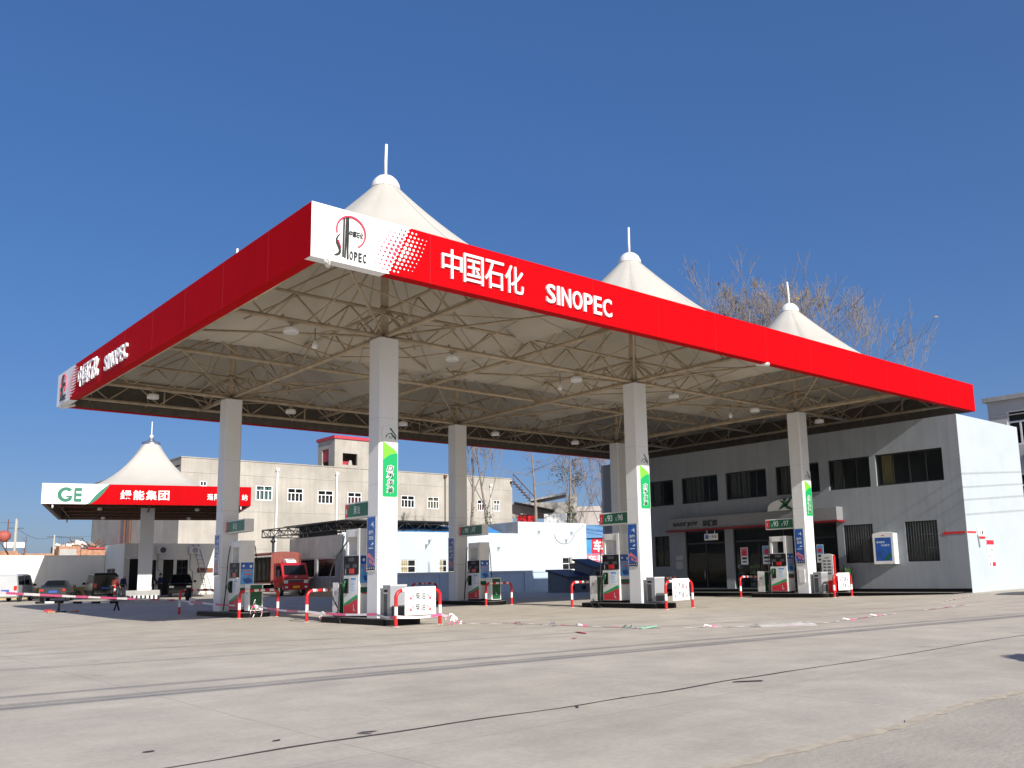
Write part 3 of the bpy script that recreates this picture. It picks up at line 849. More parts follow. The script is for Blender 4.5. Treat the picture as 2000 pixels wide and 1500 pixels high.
# card terminal cabinet with green near face
def make_cabinet():
    t = thing('payment_cabinet', 'x', 'cabinet', (0, 0, 0), 0, 'white and green payment cabinets')
    g = MB(); g.box(-.3, 0, .06, .3, .42, 1.14); g.build('casing', M['pwhite'], t, world=False, bev=.015)
    g = MB(); g.box(-.28, .02, 0, .28, .40, .06); g.build('plinth', M['black'], t, world=False)
    mx = face_mx((0, 0, 0), *FRONT)
    g = MB(); g.box(-.245, .09, 0, .245, 1.09, .006, 0, mx); fr = g.build('front_panel', M['pgreen'], t, world=False)
    g = MB(); add_text(g, 'L', -.03, .30, .05, .42, .006, .009, mx, 0); g.build('mark', M['pale'], fr, world=False)
    mx = face_mx((-.3, .21, 0), *LEFTF)
    g = MB(); g.box(-.05, .92, 0, -.01, .96, .004, 0, mx); g.box(-.09, .72, 0, .07, .86, .003, 0, mx); g.build('label', M['grey'], t, world=False)
    return t
c0 = make_cabinet()
k = 0
for iy, cy in enumerate(CY):
    for ix, cx in enumerate(CX):
        if iy * 3 + ix == 5: continue
        loc = (cx - .0, cy + (2.38 if iy == 0 else -3.25), .2 + T(cx, cy - 1)); lab = ['white cabinet with dark green front behind the nearest dispenser', 'white cabinet with dark green front left of the middle front dispenser', 'white cabinet with dark green front before the dark store doors', 'green fronted cabinet behind the hoop with the tape knot', 'green fronted cabinet on the middle rear island'][k]
        if k == 0: c0.location = loc; c0['label'] = lab
        else: dup(c0, loc, 0, lab)
        k += 1
# grey service bins in front of the front columns
def make_bin():
    t = thing('service_bin', 'x', 'bin', (0, 0, 0), 0, 'grey service bins in front of the columns')
    g = MB(); g.box(-.3, 0, .03, .3, .46, 1.0); g.build('body', M['grey'], t, world=False, bev=.01)
    g = MB(); g.box(-.31, -.01, 1.0, .31, .47, 1.05); g.build('lid', M['lgrey'], t, world=False, bev=.008)
    mx = face_mx((-.3, .23, 0), *LEFTF)
    g = MB(); g.box(-.16, .82, 0, .06, .90, .004, 0, mx); g.build('slot', M['black'], t, world=False)
    g = MB(); g.box(-.17, .06, 0, .05, .76, .004, 0, mx); g.build('door', M['dgrey'], t, world=False)
    g = MB(); g.box(-.17, .775, 0, .07, .795, .008, 0, mx); g.build('handle', M['chrome'], t, world=False)
    mx = face_mx((0, 0, 0), *FRONT)
    g = MB(); g.box(-.25, .08, 0, .25, .40, .003, 0, mx); g.build('kick_panel', M['dgrey'], t, world=False)
    return t
b0 = make_bin()
for i, (cx, lab) in enumerate(zip(CX, ('grey service bin behind the diesel sign at the nearest column', 'grey service bin behind the petrol sign at the middle front column', 'grey service bin at the last front column by the white price stand'))):
    loc = (cx - .02, CY[0] - 1.03, .2 + T(cx, 5.6))
    if i == 0: b0.location = loc; b0['label'] = lab
    else: dup(b0, loc, 0, lab)
# overhead fuel grade signs
def grade_sign(cx, y0, y1, nums, small, lab):
    t = thing('fuel_grade_sign', lab, 'sign', (cx, y1, 3.5), 0, 'green fuel grade signs beside the columns')
    yc = (y0 + y1) / 2; ln = y1 - y0
    g = MB(); g.box(cx - .20, y0, 3.50, cx + .20, y1, 4.04); bx = g.build('casing', M['pwhite'], t, bev=.025)
    for sx in (-1, 1):
        mx = face_mx((cx + sx * .20, yc, 3.5), (0, sx, 0), (0, 0, 1))
        h = ln / 2 - .05
        fo = MB(); fo.prism([(-h + .16, .05), (h, .05), (h, .49), (-h + .22, .49)], 0, .006, 0, mx); fo.build('green_face', M['pgreen'] if sx > 0 else M['signgreen'], t)
        fo = MB(); fo.prism([(-h, .05), (-h + .16, .05), (-h + .22, .49), (-h, .49)], 0, .0062, 0, mx); fo.build('red_end', M['rink'], t)
        fo = MB()
        add_text(fo, small, -h + .05, .16, -h + .10, .34, .0065, .009, mx, 0)
        if nums[0].isdigit():
            for k, nn in enumerate(nums.split()):
                x = -h + .34 + .62 * k
                add_text(fo, 'E', x, .17, x + .07, .29, .0065, .009, mx, 0)
                add_text(fo, nn, x + .12, .16, x + .42, .42, .0065, .009, mx, 0, .01)
        else:
            add_text(fo, nums, -.22, .13, .18, .42, .0065, .009, mx, 0)
        fo.build('lettering', M['pale'], t)
    g = MB(); yy = (y1 if abs(y1 - CY[1]) < 1.2 else y0)
    for s_ in (-.1, .1): g.box(cx + s_ - .025, yy - .10, 3.72, cx + s_ + .025, yy + .10, 3.82)
    g.build('bracket', M['grey'], t)
    return t
M['signgreen'] = mat('sign_green_enamel', (.004, .13, .05), .35, 0, .05, 2)
grade_sign(CX[0] - .02, 7.06, 8.80, '柴油', '1', 'green diesel sign box jutting from the nearest column')
grade_sign(CX[1] - .02, 7.06, 8.80, '93 98', '5', 'green sign box reading 93 and 98 on the middle front column')
grade_sign(CX[2] - .02, 7.06, 8.80, '93 97', '9', 'green sign box reading 93 and 97 on the column before the store')
grade_sign(CX[0] - .02, 17.3, 19.3, '柴油', '3', 'shaded green diesel sign box on the rear left column')
grade_sign(CX[1] - .02, 17.3, 19.3, '98 97', '7', 'shaded green sign box reading 98 and 97 on the middle rear column')
# self-service signs on the sunny faces
def self_service(cx, lab):
    y = CY[0] - .3716
    t = thing('self_service_sign', lab, 'sign', (cx, y, 4.1), 0, 'tall green self service signs')
    mx = face_mx((cx + .02, y, 0), *FRONT)
    w = .295; z0, z1 = 4.08, 6.42
    def rounded(x0, y0, x1, y1, r_, n=6):
        P = []
        for (ax, ay, a0) in ((x1 - r_, y0 + r_, -PI / 2), (x1 - r_, y1 - r_, 0), (x0 + r_, y1 - r_, PI / 2), (x0 + r_, y0 + r_, PI)):
            for k in range(n + 1): P.append((ax + r_ * math.cos(a0 + PI / 2 * k / n), ay + r_ * math.sin(a0 + PI / 2 * k / n)))
        return P
    g = MB(); g.prism(rounded(-w, z0, w, z1, .07), 0, .03, 0, mx); g.build('board', M['alu'], t)
    g = MB(); n = 16; top = [(-w + .015 + (2 * w - .03) * k / n, 5.30 + .26 * (k / n) - .0 - .10 * math.sin(PI * k / n) * -.6) for k in range(n + 1)]
    P = rounded(-w + .015, z0 + .015, w - .015, 5.3, .06)
    P = [p for p in P if p[1] < 5.2] 
    left = [p for p in P if p[0] < 0]; right = [p for p in P if p[0] >= 0]
    P = left[:] + right[:] 
    poly = sorted([p for p in P if p[0] >= 0], key=lambda p: p[1]) + top[::-1] + sorted([p for p in P if p[0] < 0], key=lambda p: -p[1])
    g.prism(poly, .03, .034, 0, mx); g.build('green_field', M['green'], t)
    g = MB(); g.prism([top[0], top[4], top[8], top[12], top[15], (w - .04, 5.62), (.02, 5.76), (-w + .015, 5.93)], .03, .0335, 0, mx); g.build('lime_field', M['lime'], t)
    # bird-like hand mark
    g = MB()
    g.prism([(-.20, 6.02), (-.07, 6.18), (.02, 6.20), (.06, 6.13), (.22, 5.98), (.22, 6.10), (.10, 6.17), (.05, 6.24), (.02, 6.22), (-.06, 6.21), (-.16, 6.13)], .03, .033, 0, mx)
    g.prism([(-.04, 6.36), (.02, 6.40), (.24, 6.13), (.22, 6.11), (.02, 6.31)], .03, .033, 0, mx)
    for q in (-.03, .02, .07): g.prism([(q, 6.10), (q + .02, 6.13), (q - .01, 6.03), (q - .025, 6.04)], .03, .033, 0, mx)
    g.build('mark', M['dgreen'], t)
    g = MB()
    for k, ch in enumerate('自助加油'):
        zc = 5.03 - .235 * k
        add_text(g, ch, -.145, zc - .108, .145, zc + .122, .035, .037, mx, 0, .075, .18)
    g.build('lettering_outline', M['white'], t)
    g = MB()
    for k, ch in enumerate('自助加油'):
        zc = 5.03 - .235 * k
        add_text(g, ch, -.125, zc - .090, .125, zc + .104, .038, .040, mx, 0, .018, .18)
    g.build('lettering', M['ink'], t)
self_service(CX[0], 'tall green self service sign on the nearest column')
self_service(CX[1], 'tall green self service sign on the middle front column')
self_service(CX[2], 'tall green self service sign on the front column before the store')
# blue posters on the shaded faces
def poster(cx, cy, lab):
    x = cx - .3716
    t = thing('blue_poster', lab, 'poster', (x, cy, 1.7), 0, 'framed blue posters on the columns')
    mx = face_mx((x, cy + .05, 0), *LEFTF)
    g = MB(); g.box(-.28, 1.68, 0, .28, 3.48, .03, 0, mx); g.build('frame', M['chrome'], t, bev=.006)
    g = MB(); g.box(-.245, 1.72, .03, .245, 3.44, .033, 0, mx); g.build('print', M['blue'], t)
    g = MB()
    g.prism([(-.05, 3.16), (.05, 3.20), (.14, 3.10), (.13, 3.24), (.10, 3.30), (.07, 3.20), (.03, 3.24)], .033, .036, 0, mx)
    add_text(g, '自助', -.14, 2.88, .14, 3.02, .033, .036, mx, 0, .02); add_text(g, '加油', -.14, 2.70, .14, 2.84, .033, .036, mx, 0, .02)
    g.box(-.15, 2.42, .033, .12, 2.45, .036, 0, mx); g.prism([(-.02, 2.52), (.16, 2.56), (.12, 2.62), (.02, 2.56)], .033, .036, 0, mx)
    g.build('lettering', M['pale'], t)
    g = MB(); g.prism([(-.245, 2.20), (-.12, 2.28), (.08, 2.16), (.2, 2.05), (.2, 1.98), (.02, 2.08), (-.12, 2.14), (-.245, 2.08)], .033, .037, 0, mx); g.prism([(-.1, 2.08), (.05, 2.02), (.05, 1.92), (-.1, 1.96)], .033, .037, 0, mx); g.prism([(.1, 1.96), (.2, 2.0), (.22, 1.88), (.12, 1.85)], .033, .037, 0, mx); g.build('car_print', M['pink'], t)
    g = MB(); g.box(-.245, 1.72, .033, .245, 1.84, .0365, 0, mx); g.build('footer', M['navy'], t)
    g = MB()
    for q in (-.18, -.06, .06, .18): g.disc(q, 1.79, .022, .0365, .039, 8, 0, mx)
    g.build('dots', M['pale'], t)
poster(CX[0], CY[0], 'blue framed poster on the shaded side of the nearest column')
poster(CX[1], CY[0], 'blue framed poster on the middle front column above the petrol sign')
poster(CX[2], CY[0], 'blue framed poster on the front column before the store')
poster(CX[0], CY[1], 'blue framed poster on the rear left column')
poster(CX[1], CY[1], 'blue framed poster on the middle rear column')
g = MB(); mx = face_mx((CX[2] - .3716, CY[0] + .02, 0), *LEFTF); g.box(-.17, .75, 0, .17, 1.42, .035, 0, mx); tag(g.build('meter_box', M['pwhite'], bev=.01), 'small white meter box low on the front column before the store', 'meter box')
# ------------------------------------------------------------ wall helper
def wall_open(g, mx, u0, u1, z0, z1, ops, depth, mi=0, thick=None):
    """face with openings in local xy (normal +z); reveals go back by depth"""
    us = sorted(set([u0, u1] + [o[0] for o in ops] + [o[1] for o in ops])); zs = sorted(set([z0, z1] + [o[2] for o in ops] + [o[3] for o in ops]))
    us = [u for u in us if u0 <= u <= u1]; zs = [z for z in zs if z0 <= z <= z1]
    for i in range(len(us) - 1):
        for j in range(len(zs) - 1):
            a, b, c, d = us[i], us[i + 1], zs[j], zs[j + 1]; mu, mz = (a + b) / 2, (c + d) / 2
            if any(o[0] < mu < o[1] and o[2] < mz < o[3] for o in ops): continue
            g.add([(a, c, 0), (b, c, 0), (b, d, 0), (a, d, 0)], [(0, 1, 2, 3)], mi, False, mx)
    for a, b, c, d in [o[:4] for o in ops]:
        for P in (((a, c), (a, d)), ((b, d), (b, c)), ((a, d), (b, d)), ((b, c), (a, c))):
            (p, q) = P
            g.add([(p[0], p[1], 0), (q[0], q[1], 0), (q[0], q[1], -depth), (p[0], p[1], -depth)], [(0, 1, 2, 3)], mi, False, mx)
def window(par, mx, a, b, c, d, depth, frame_m, glass_m, nv=2, rail=None, fw_=.05, name='window', curtains=None, bars=0):
    """frame, pane and (optionally) curtains of one window, set back in its opening"""
    g = MB(); z = -depth
    for q in ((a, c, a + fw_, d), (b - fw_, c, b, d), (a + fw_, c, b - fw_, c + fw_), (a + fw_, d - fw_, b - fw_, d)): g.box(q[0], q[1], z, q[2], q[3], z + .06, 0, mx)
    zr = rail if rail else None
    top = d - fw_
    if zr: g.box(a + fw_, zr - fw_ * .5, z, b - fw_, zr + fw_ * .5, z + .055, 0, mx)
    for k in range(1, nv):
        x = a + (b - a) * k / nv
        g.box(x - fw_ * .5, c + fw_, z, x + fw_ * .5, (zr - fw_ * .5) if zr else top, z + .052, 0, mx)
    if zr: g.box((a + b) / 2 - fw_ * .5, zr + fw_ * .5, z, (a + b) / 2 + fw_ * .5, top, z + .052, 0, mx)
    f = g.build(name, frame_m, par)
    g = MB(); g.add([(a, c, z + .02), (b, c, z + .02), (b, d, z + .02), (a, d, z + .02)], [(0, 1, 2, 3)], 0, False, mx); g.build('pane', glass_m, f)
    if bars:
        g = MB(); n = bars
        for k in range(1, n):
            x = a + (b - a) * k / n; g.cyl((x, c, -.02), (x, d, -.02), .008, 5, 0, mx)
        for k in (.33, .66): g.cyl((a, c + (d - c) * k, -.02), (b, c + (d - c) * k, -.02), .008, 5, 0, mx)
        g.build('bars', M['dgrey'], f)
    return f
# ------------------------------------------------------------ store
XS, YS, YE, ZS = 33.27, -.54, 23.6, 8.657
store = thing('store_building', 'two storey grey service store with dark windows at the right end of the canopy', 'building', (36.6, 11, .1))
fm = face_mx((XS, 0, 0), *LEFTF)     # local x = -y
UP = [(-16.78, -13.98), (-13.38, -10.52), (-9.89, -7.10), (-6.54, -4.14), (-3.81, -.31), (-20.3, -17.45)]
LO = [(-5.88, -4.23, 1.67, 3.64), (-2.5, -.86, 1.67, 3.64), (-19.2, -17.96, 1.75, 3.64)]
DO = [(-16.7, -13.65, .38, 3.83), (-13.07, -6.28, .38, 3.83)]
ops = [(a, b, 5.53, 7.13) for a, b in UP] + LO + DO
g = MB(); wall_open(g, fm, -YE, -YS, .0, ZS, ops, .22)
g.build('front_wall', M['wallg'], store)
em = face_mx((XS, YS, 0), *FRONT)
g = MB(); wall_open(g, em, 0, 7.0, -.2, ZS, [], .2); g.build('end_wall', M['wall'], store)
g = MB(); g.box(XS + .02, YS + .02, ZS - .55, XS + 7, YE, ZS - .45); g.box(XS + 7.0, YS, 0, XS + 7.2, YE, ZS); g.box(XS, YE, 0, XS + 7, YE + .2, ZS)
g.box(XS + .25, YS + .02, 4.3, XS + 7, YE, 4.5)     # upper floor
g.build('roof', M['wall'], store)
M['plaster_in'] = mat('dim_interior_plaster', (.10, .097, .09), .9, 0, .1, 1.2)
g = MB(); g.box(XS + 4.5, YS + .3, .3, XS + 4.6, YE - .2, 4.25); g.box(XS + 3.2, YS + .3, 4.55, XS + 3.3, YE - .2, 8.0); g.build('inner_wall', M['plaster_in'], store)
g = MB(); g.box(-YE, .2, .0, -YS - .0, .36, .03, 0, fm); g.build('skirting', M['granite'], store)
for i, (a, b) in enumerate(UP):
    f = window(store, fm, a, b, 5.53, 7.13, .16, M['blackframe'], M['glass'], nv=4 if b - a > 2.9 or i < 3 else 3, fw_=.07)
    g = MB()
    w = (b - a)
    for (s0, s1) in ((.03, .26), (.30, .5)) if i in (0, 1, 2, 5) else ((.04, .22),):
        n = 9
        for k in range(n):
            x0 = a + w * (s0 + (s1 - s0) * k / n); x1 = a + w * (s0 + (s1 - s0) * (k + 1) / n)
            g.add([(x0, 5.5, -.42 - .04 * (k % 2)), (x1, 5.5, -.46 + .04 * (k % 2)), (x1, 7.1, -.46 + .04 * (k % 2)), (x0, 7.1, -.42 - .04 * (k % 2))], [(0, 1, 2, 3)], 0, False, fm)
    M.setdefault('curtain', mat('dull_curtain_cloth', (.20, .19, .175), .9, 0, .1, 4))
    M.setdefault('curtain2', mat('yellow_curtain_cloth', (.42, .32, .12), .9, 0, .15, 4))
    g.build('curtain', M['curtain2'] if i == 4 else M['curtain'], f)
for i, (a, b, c, d) in enumerate(LO):
    f = window(store, fm, a, b, c, d, .16, M['blackframe'], M['glass'], nv=2, rail=d - .72, fw_=.07, bars=12)
    g = MB(); w = b - a
    for k in range(16):
        x0 = a + w * k / 16; x1 = a + w * (k + 1) / 16; o_ = .05 * (k % 2)
        g.add([(x0, c, -.40 - o_), (x1, c, -.45 + o_), (x1, d, -.45 + o_), (x0, d, -.40 - o_)], [(0, 1, 2, 3)], 0, False, fm)
    g.build('curtain', M['curtain'], f)
for i, (a, b, c, d) in enumerate(DO):
    n = 2 if i == 0 else 4
    f = window(store, fm, a, b, c, d, .18, M['blackframe'], M['glass'], nv=n, rail=d - .75, fw_=.08, name='glass_door')
    g = MB()
    for k in range(1, n):
        x = a + (b - a) * k / n; g.cyl((x - .14, 1.0, -.08), (x - .14, 1.5, -.08), .018, 6, 0, fm)
    g.build('handle', M['chrome'], f)
# shelves and goods glimpsed inside
g = MB(); r_ = random.Random(3)
for k in range(5):
    y = 8 + 1.5 * k
    g.box(XS + 2.2, y, .35, XS + 3.0, y + 1.1, 1.9, 0)
shelf = tag(g.build('store_shelving', M['dgrey']), 'dark shelving standing inside the store behind the glass doors', 'shelves')
g = MB()
for k in range(5):
    for j in range(4):
        for q in range(5): g.box(XS + 2.12, 8.03 + 1.5 * k + .21 * q, .45 + .36 * j, XS + 2.2, 8.18 + 1.5 * k + .21 * q, .45 + .36 * j + r_.uniform(.12, .26), r_.randrange(4))
g.build('goods', [M['pred'], M['lime'], M['pale'], M['sky']], shelf)
# walkway slab in front of the store
g = MB(); g.box(XS - 1.25, -.2, -.1, XS - .0, YE, .19); struct(g.build('walkway', M['granite']))
g = MB(); g.box(XS - 1.22, -.17, .19, XS - .0, YE, .2); struct(g.build('walkway_paving', M['stonetop']))
# shop sign band
M['dred'] = mat('shaded_red_enamel', (.20, .008, .012), .5, 0, .1, 3)  # red darkened in the colour to stand for the shade over the doors
M['bandgrey'] = mat('grey_sign_band', (.20, .205, .21), .6, 0, .06, 2)
t = thing('shop_sign', 'dim grey shop sign band with red lower edge over the store doors', 'sign', (XS - .4, 11.5, 3.8))
g = MB(); g.box(XS - .62, 5.85, 3.92, XS - .0, 17.5, 4.62); g.build('band', M['bandgrey'], t, bev=.02)
g = MB(); g.box(XS - .72, 5.75, 3.82, XS - .0, 17.6, 3.915); g.build('red_edge', M['dred'], t, bev=.02)
sm = face_mx((XS - .62, 11.5, 0), *LEFTF)
g = MB()
add_text(g, 'EASY JOY', -5.5, 4.08, -3.6, 4.36, .0, .05, sm, 0, .03); add_text(g, '易捷店', -3.25, 4.04, -2.15, 4.40, .0, .05, sm, 0, .03)
g.build('lettering', M['ink'], t)
am = face_mx((XS - .64, 8.95, 0), *LEFTF)
g = MB(); n = 20
P = [(1.15 * math.cos(PI * k / n), 4.624 + .62 * math.sin(PI * k / n) ** .7 * (1 if True else 0)) for k in range(n + 1)]
g.prism(P, -.14, 0, 0, am); g.build('arch_plate', M['pwhite'], t)
g = MB()
def sweep(pts, ws, mi=0):
    for i in range(len(pts) - 1):
        a = Vector(pts[i]); b = Vector(pts[i + 1]); d = (b - a).normalized(); n_ = Vector((-d.y, d.x))
        g.prism([tuple(a - n_ * ws[i]), tuple(b - n_ * ws[i + 1]), tuple(b + n_ * ws[i + 1]), tuple(a + n_ * ws[i])], .0, .03 + .0004 * i, mi, am)
sweep([(.48, 5.34), (.30, 5.12), (.12, 4.98), (-.10, 4.88), (-.38, 4.68)], [.02, .07, .10, .09, .02])
sweep([(-.30, 5.18), (-.12, 5.08), (.05, 4.96), (.12, 4.80), (.42, 4.66), (.62, 4.68)], [.02, .06, .10, .09, .06, .02])
g.disc(.02, 5.20, .10, 0, .032, 12, 0, am)
g.build('leaf_mark', M['pgreen'], t)
# small hanging sign, posters, wall boxes
t = thing('hanging_sign', 'small white sign with a blue square hung under the shop sign band', 'sign', (XS - .4, 14.3, 3.4))
hm = face_mx((XS - .40, 14.35, 0), *LEFTF)
g = MB(); g.box(-.5, 3.22, -.04, .5, 3.60, 0, 0, hm); g.build('board', M['pwhite'], t, bev=.01)
g = MB(); g.box(-.42, 3.30, 0, -.18, 3.54, .004, 0, hm); g.build('blue_square', M['blue'], t)
g = MB(); add_text(g, '便利店', -.10, 3.33, .42, 3.50, .0, .004, hm, 0, .01); g.build('lettering', M['ink'], t)
g = MB(); g.box(-.3, 3.60, -.03, -.27, 3.80, -.01, 0, hm); g.box(.27, 3.60, -.03, .3, 3.80, -.01, 0, hm); g.build('hanger', M['chrome'], t)
for i, (a, b, c, d, lab) in enumerate(((12.11, 12.62, 1.74, 2.72, 'poster with pink top and dark print on the store door left of the pump'), (10.5, 11.1, 1.74, 2.76, 'poster with a blue sky and red fruit nearest the last front pump'), (7.2, 7.62, 1.74, 2.70, 'poster on the store door right of the last front column'))):
    t = thing('door_poster', lab, 'poster', (XS + .1, (a + b) / 2, c), 0, 'posters on the store doors')
    pm = face_mx((XS + .08, (a + b) / 2, 0), *LEFTF); w = (b - a) / 2
    g = MB(); g.box(-w, c, -.005, w, d, 0, 0, pm); g.build('sheet', M['pale'], t)
    g = MB(); g.box(-w + .03, c + (d - c) * .5, 0, w - .03, d - .03, .003, 0, pm); g.disc(0, c + (d - c) * .68, w * .6, .003, .006, 14, 1, pm); g.build('picture', [M['sky'] if i else M['pink'], M['rink']], t)
    g = MB(); g.box(-w + .08, c + .3, 0, w - .08, c + .42, .004, 0, pm); g.box(-w + .1, c + .12, 0, w - .12, c + .2, .004, 0, pm); g.build('print', M['ink'], t)
g = MB(); g.box(XS - .08, 14.95 + 1.9, 2.1, XS, 15.5 + 1.9, 2.4); g.box(XS - .08, 16.9, 1.55, XS, 17.4, 2.05); tag(g.build('wall_box', [M['grey']], bev=.01), 'pair of small grey boxes on the dim wall beside the left store door', 'wall box')
# lit-box poster between the lower windows
t = thing('advert_case', 'white wall mounted advert case with a blue poster between the lower store windows', 'poster case', (XS - .1, 3.5, 1.6))
lm_ = face_mx((XS, 3.5, 0), *LEFTF)
g = MB(); n = 10; P = [(-.56, 1.58), (.56, 1.58), (.56, 3.10)] + [(.56 - 1.12 * k / n, 3.10 + .08 * math.sin(PI * k / n)) for k in range(1, n)] + [(-.56, 3.10)]
g.prism(P, 0, .42, 0, lm_); g.build('case', M['pwhite'], t, bev=.02)
g = MB(); g.box(-.43, 1.74, .42, .43, 2.90, .424, 0, lm_); ps = g.build('poster', M['blue'], t)
g = MB(); add_text(g, '真诚服务', -.36, 2.62, .10, 2.72, .424, .427, lm_, 0, .01); add_text(g, '共创和谐', -.12, 2.46, .34, 2.56, .424, .427, lm_, 0, .01); g.build('lettering', M['pale'], ps)
g = MB(); g.prism([(.05, 1.76), (.2, 2.05), (.36, 2.15), (.41, 1.95), (.28, 1.80)], .424, .428, 0, lm_); g.build('leaf_print', M['dgreen'], ps)
g = MB(); g.box(-.07, 2.98, .421, .08, 3.02, .424, 0, lm_); g.build('mark', M['rink'], t)
# toilet signs at the corner
t = thing('arrow_sign', 'red arrow plate on the grey store wall pointing left at the corner', 'sign', (XS - .05, .1, 3.0))
g = MB(); g.prism([(-.62, 2.97), (-.40, 2.86), (-.40, 2.93), (.52, 2.93), (.52, 3.03), (-.40, 3.03), (-.40, 3.09)], 0.005, .02, 0, face_mx((XS, 0.05, 0), *LEFTF)); g.build('arrow', M['pred'], t)
g = MB(); g.box(XS + .05, YS - .02, 2.95, XS + .95, YS - .005, 3.03); g.build('tail', M['pred'], t)
t = thing('toilet_sign', 'small white toilet sign with two dark figures on the sunny end wall', 'sign', (XS + 1.4, YS, 2.7))
tm = face_mx((XS + 1.45, YS, 0), *FRONT)
g = MB(); g.box(-.36, 2.80, .005, .36, 3.20, .05, 0, tm); g.build('board', M['white'], t, bev=.006)
g = MB()
for s_ in (-.13, .13): g.disc(s_, 3.12, .04, .05, .054, 10, 0, tm); g.prism([(s_ - .05, 3.07), (s_ + .05, 3.07), (s_ + (.03 if s_ < 0 else .08), 2.90), (s_ - (.03 if s_ < 0 else .08), 2.90)], .05, .054, 0, tm)
g.build('figures', M['ink'], t)
g = MB(); g.box(-.30, 2.70, .005, .42, 2.80, .045, 0, tm); g.build('red_strip', M['pred'], t)
g = MB(); g.prism([(-.40, 2.85), (-.34, 2.85), (-.24, 2.28), (-.30, 2.28)], .005, .06, 0, tm); g.build('bracket', M['grey'], t)
t = thing('notice_board', 'white notice with red heading on the sunny end wall below the toilet sign', 'notice', (XS + 2.4, YS, 1.4))
nm = face_mx((XS + 2.42, YS, 0), *FRONT)
g = MB(); g.box(-.42, 1.32, .004, .42, 2.62, .02, 0, nm); g.build('board', M['pale'], t)
g = MB(); g.box(-.42, 2.40, .02, .40, 2.62, .023, 0, nm); g.box(.02, 1.36, .02, .40, 1.56, .023, 0, nm); g.build('red_blocks', M['rink'], t)
g = MB(); add_text(g, '禁止烟火', -.3, 2.08, .34, 2.24, .02, .023, nm, 0, .01); add_text(g, '熄火加油', -.3, 1.76, .34, 1.92, .02, .023, nm, 0, .01); g.box(-.3, 1.38, .02, -.18, 1.54, .023, 0, nm); g.build('lettering', M['gink'], t)
# white price stand with red foot by the last pump
t = thing('price_stand', 'white upright price stand with rounded top and red foot by the store wall', 'price stand', (32.3, 6.35, .1))
z0 = .19
im = face_mx((32.28, 6.33, z0), *LEFTF)
g = MB(); n = 8; P = [(-.34, .62), (.34, .62), (.34, 1.92)] + [(.34 - .68 * k / n, 1.92 + .07 * math.sin(PI * k / n)) for k in range(1, n)] + [(-.34, 1.92)]
g.prism(P, -.08, .08, 0, im); g.build('panel', M['pwhite'], t, bev=.01)
g = MB(); g.box(-.36, 0, -.10, .36, .62, .10, 0, im); g.box(.34, .62, -.06, .41, 1.9, .06, 0, im); g.build('red_foot', M['pred'], t, bev=.01)
g = MB(); g.box(-.12, 1.76, .08, .14, 1.80, .084, 0, im)
for k in range(5):
    g.box(-.22, 1.58 - .16 * k, .08, -.06, 1.66 - .16 * k, .084, 0, im); g.box(.02, 1.58 - .16 * k, .08, .22, 1.66 - .16 * k, .084, 0, im)
g.build('print', M['gink'], t)
# wooden plank / plant pot by the doors
t = thing('potted_plant', 'small leafy pot plant on the walkway by the white price stand', 'plant', (32.7, 5.55, .2))
g = MB(); g.lathe([(.0, 0), (.13, 0), (.18, .3), (.2, .32), (.17, .32), (.0, .28)], 14, 0, Matrix.Translation((32.7, 5.55, .2))); g.build('pot', M['grey'], t)
M['leaf'] = mat('green_leaf', (.035, .085, .02), .5, 0, .35, 8)
g = MB(); r_ = random.Random(5)
for k in range(60):
    a = r_.uniform(0, 2 * PI); e = r_.uniform(.2, 1.2); p = Vector((32.7, 5.55, .5)); d = Vector((math.cos(a) * math.cos(e), math.sin(a) * math.cos(e), math.sin(e) * 2.2)) * r_.uniform(.3, .62)
    s_ = d.cross(Vector((0, 0, 1))).normalized() * .07
    g.add([p + d * .3, p + d * .7 + s_, p + d, p + d * .7 - s_], [(0, 1, 2, 3)])
g.build('leaves', M['leaf'], t)
# ------------------------------------------------------------ neighbouring small canopy
M['cement'] = mat('raw_cement_render', (.37, .345, .305), .9, 0, .2, .35, streak=.38, bump=.3, bscale=6, dirt=(.27, .25, .22))
M['cementg'] = mat('grey_cement', (.36, .355, .34), .9, 0, .15, .8, streak=.2, bump=.25, bscale=6)
M['cream'] = mat('cream_white_limewash', (.80, .785, .70), .85, 0, .04, .5, streak=.08, bump=.1)
M['ochre'] = mat('ochre_wall_base', (.42, .30, .13), .9, 0, .3, 1.5)
M['pblue'] = mat('pale_blue_render', (.45, .505, .545), .85, 0, .06, .6, streak=.12, bump=.1, dirt=(.42, .45, .47))
M['lowblue'] = mat('grey_blue_wall_paint', (.42, .52, .64), .85, 0, .06, .6, streak=.15)
M['brick'] = mat('weathered_brick', (.36, .19, .12), .9, 0, .35, 3, bump=.4, bscale=12)
M['redroof'] = mat('red_roof_sheet', (.42, .03, .05), .5, 0, .15, 2)
M['blueroof'] = mat('blue_roof_sheet', (.16, .33, .55), .5, 0, .12, 2)
M['brightblue'] = mat('bright_blue_paint', (.05, .30, .68), .6, 0, .25, 2)
M['blacktar'] = mat('black_roof_sheet', (.012, .012, .013), .8, 0, .3, 2)
M['pole'] = mat('grey_concrete_pole', (.38, .36, .32), .9, 0, .15, 2)
M['wframe'] = mat('white_window_frame', (.72, .73, .74), .4, 0, .04, 3)
ge = thing('small_canopy', 'smaller red and white canopy with one tent peak and one column, far left', 'canopy', (11.1, 46.8, T(11.1, 46.8)), R(-16.3))
GM = wmat(ge).copy(); GM.translation = (11.1, 46.8, 0)
W2, D2 = 6.0, 7.6
GB, GT_ = 6.29, 7.53
def gbox(g, x0, y0, z0, x1, y1, z1, mi=0): g.box(x0, y0, z0, x1, y1, z1, mi, GM)
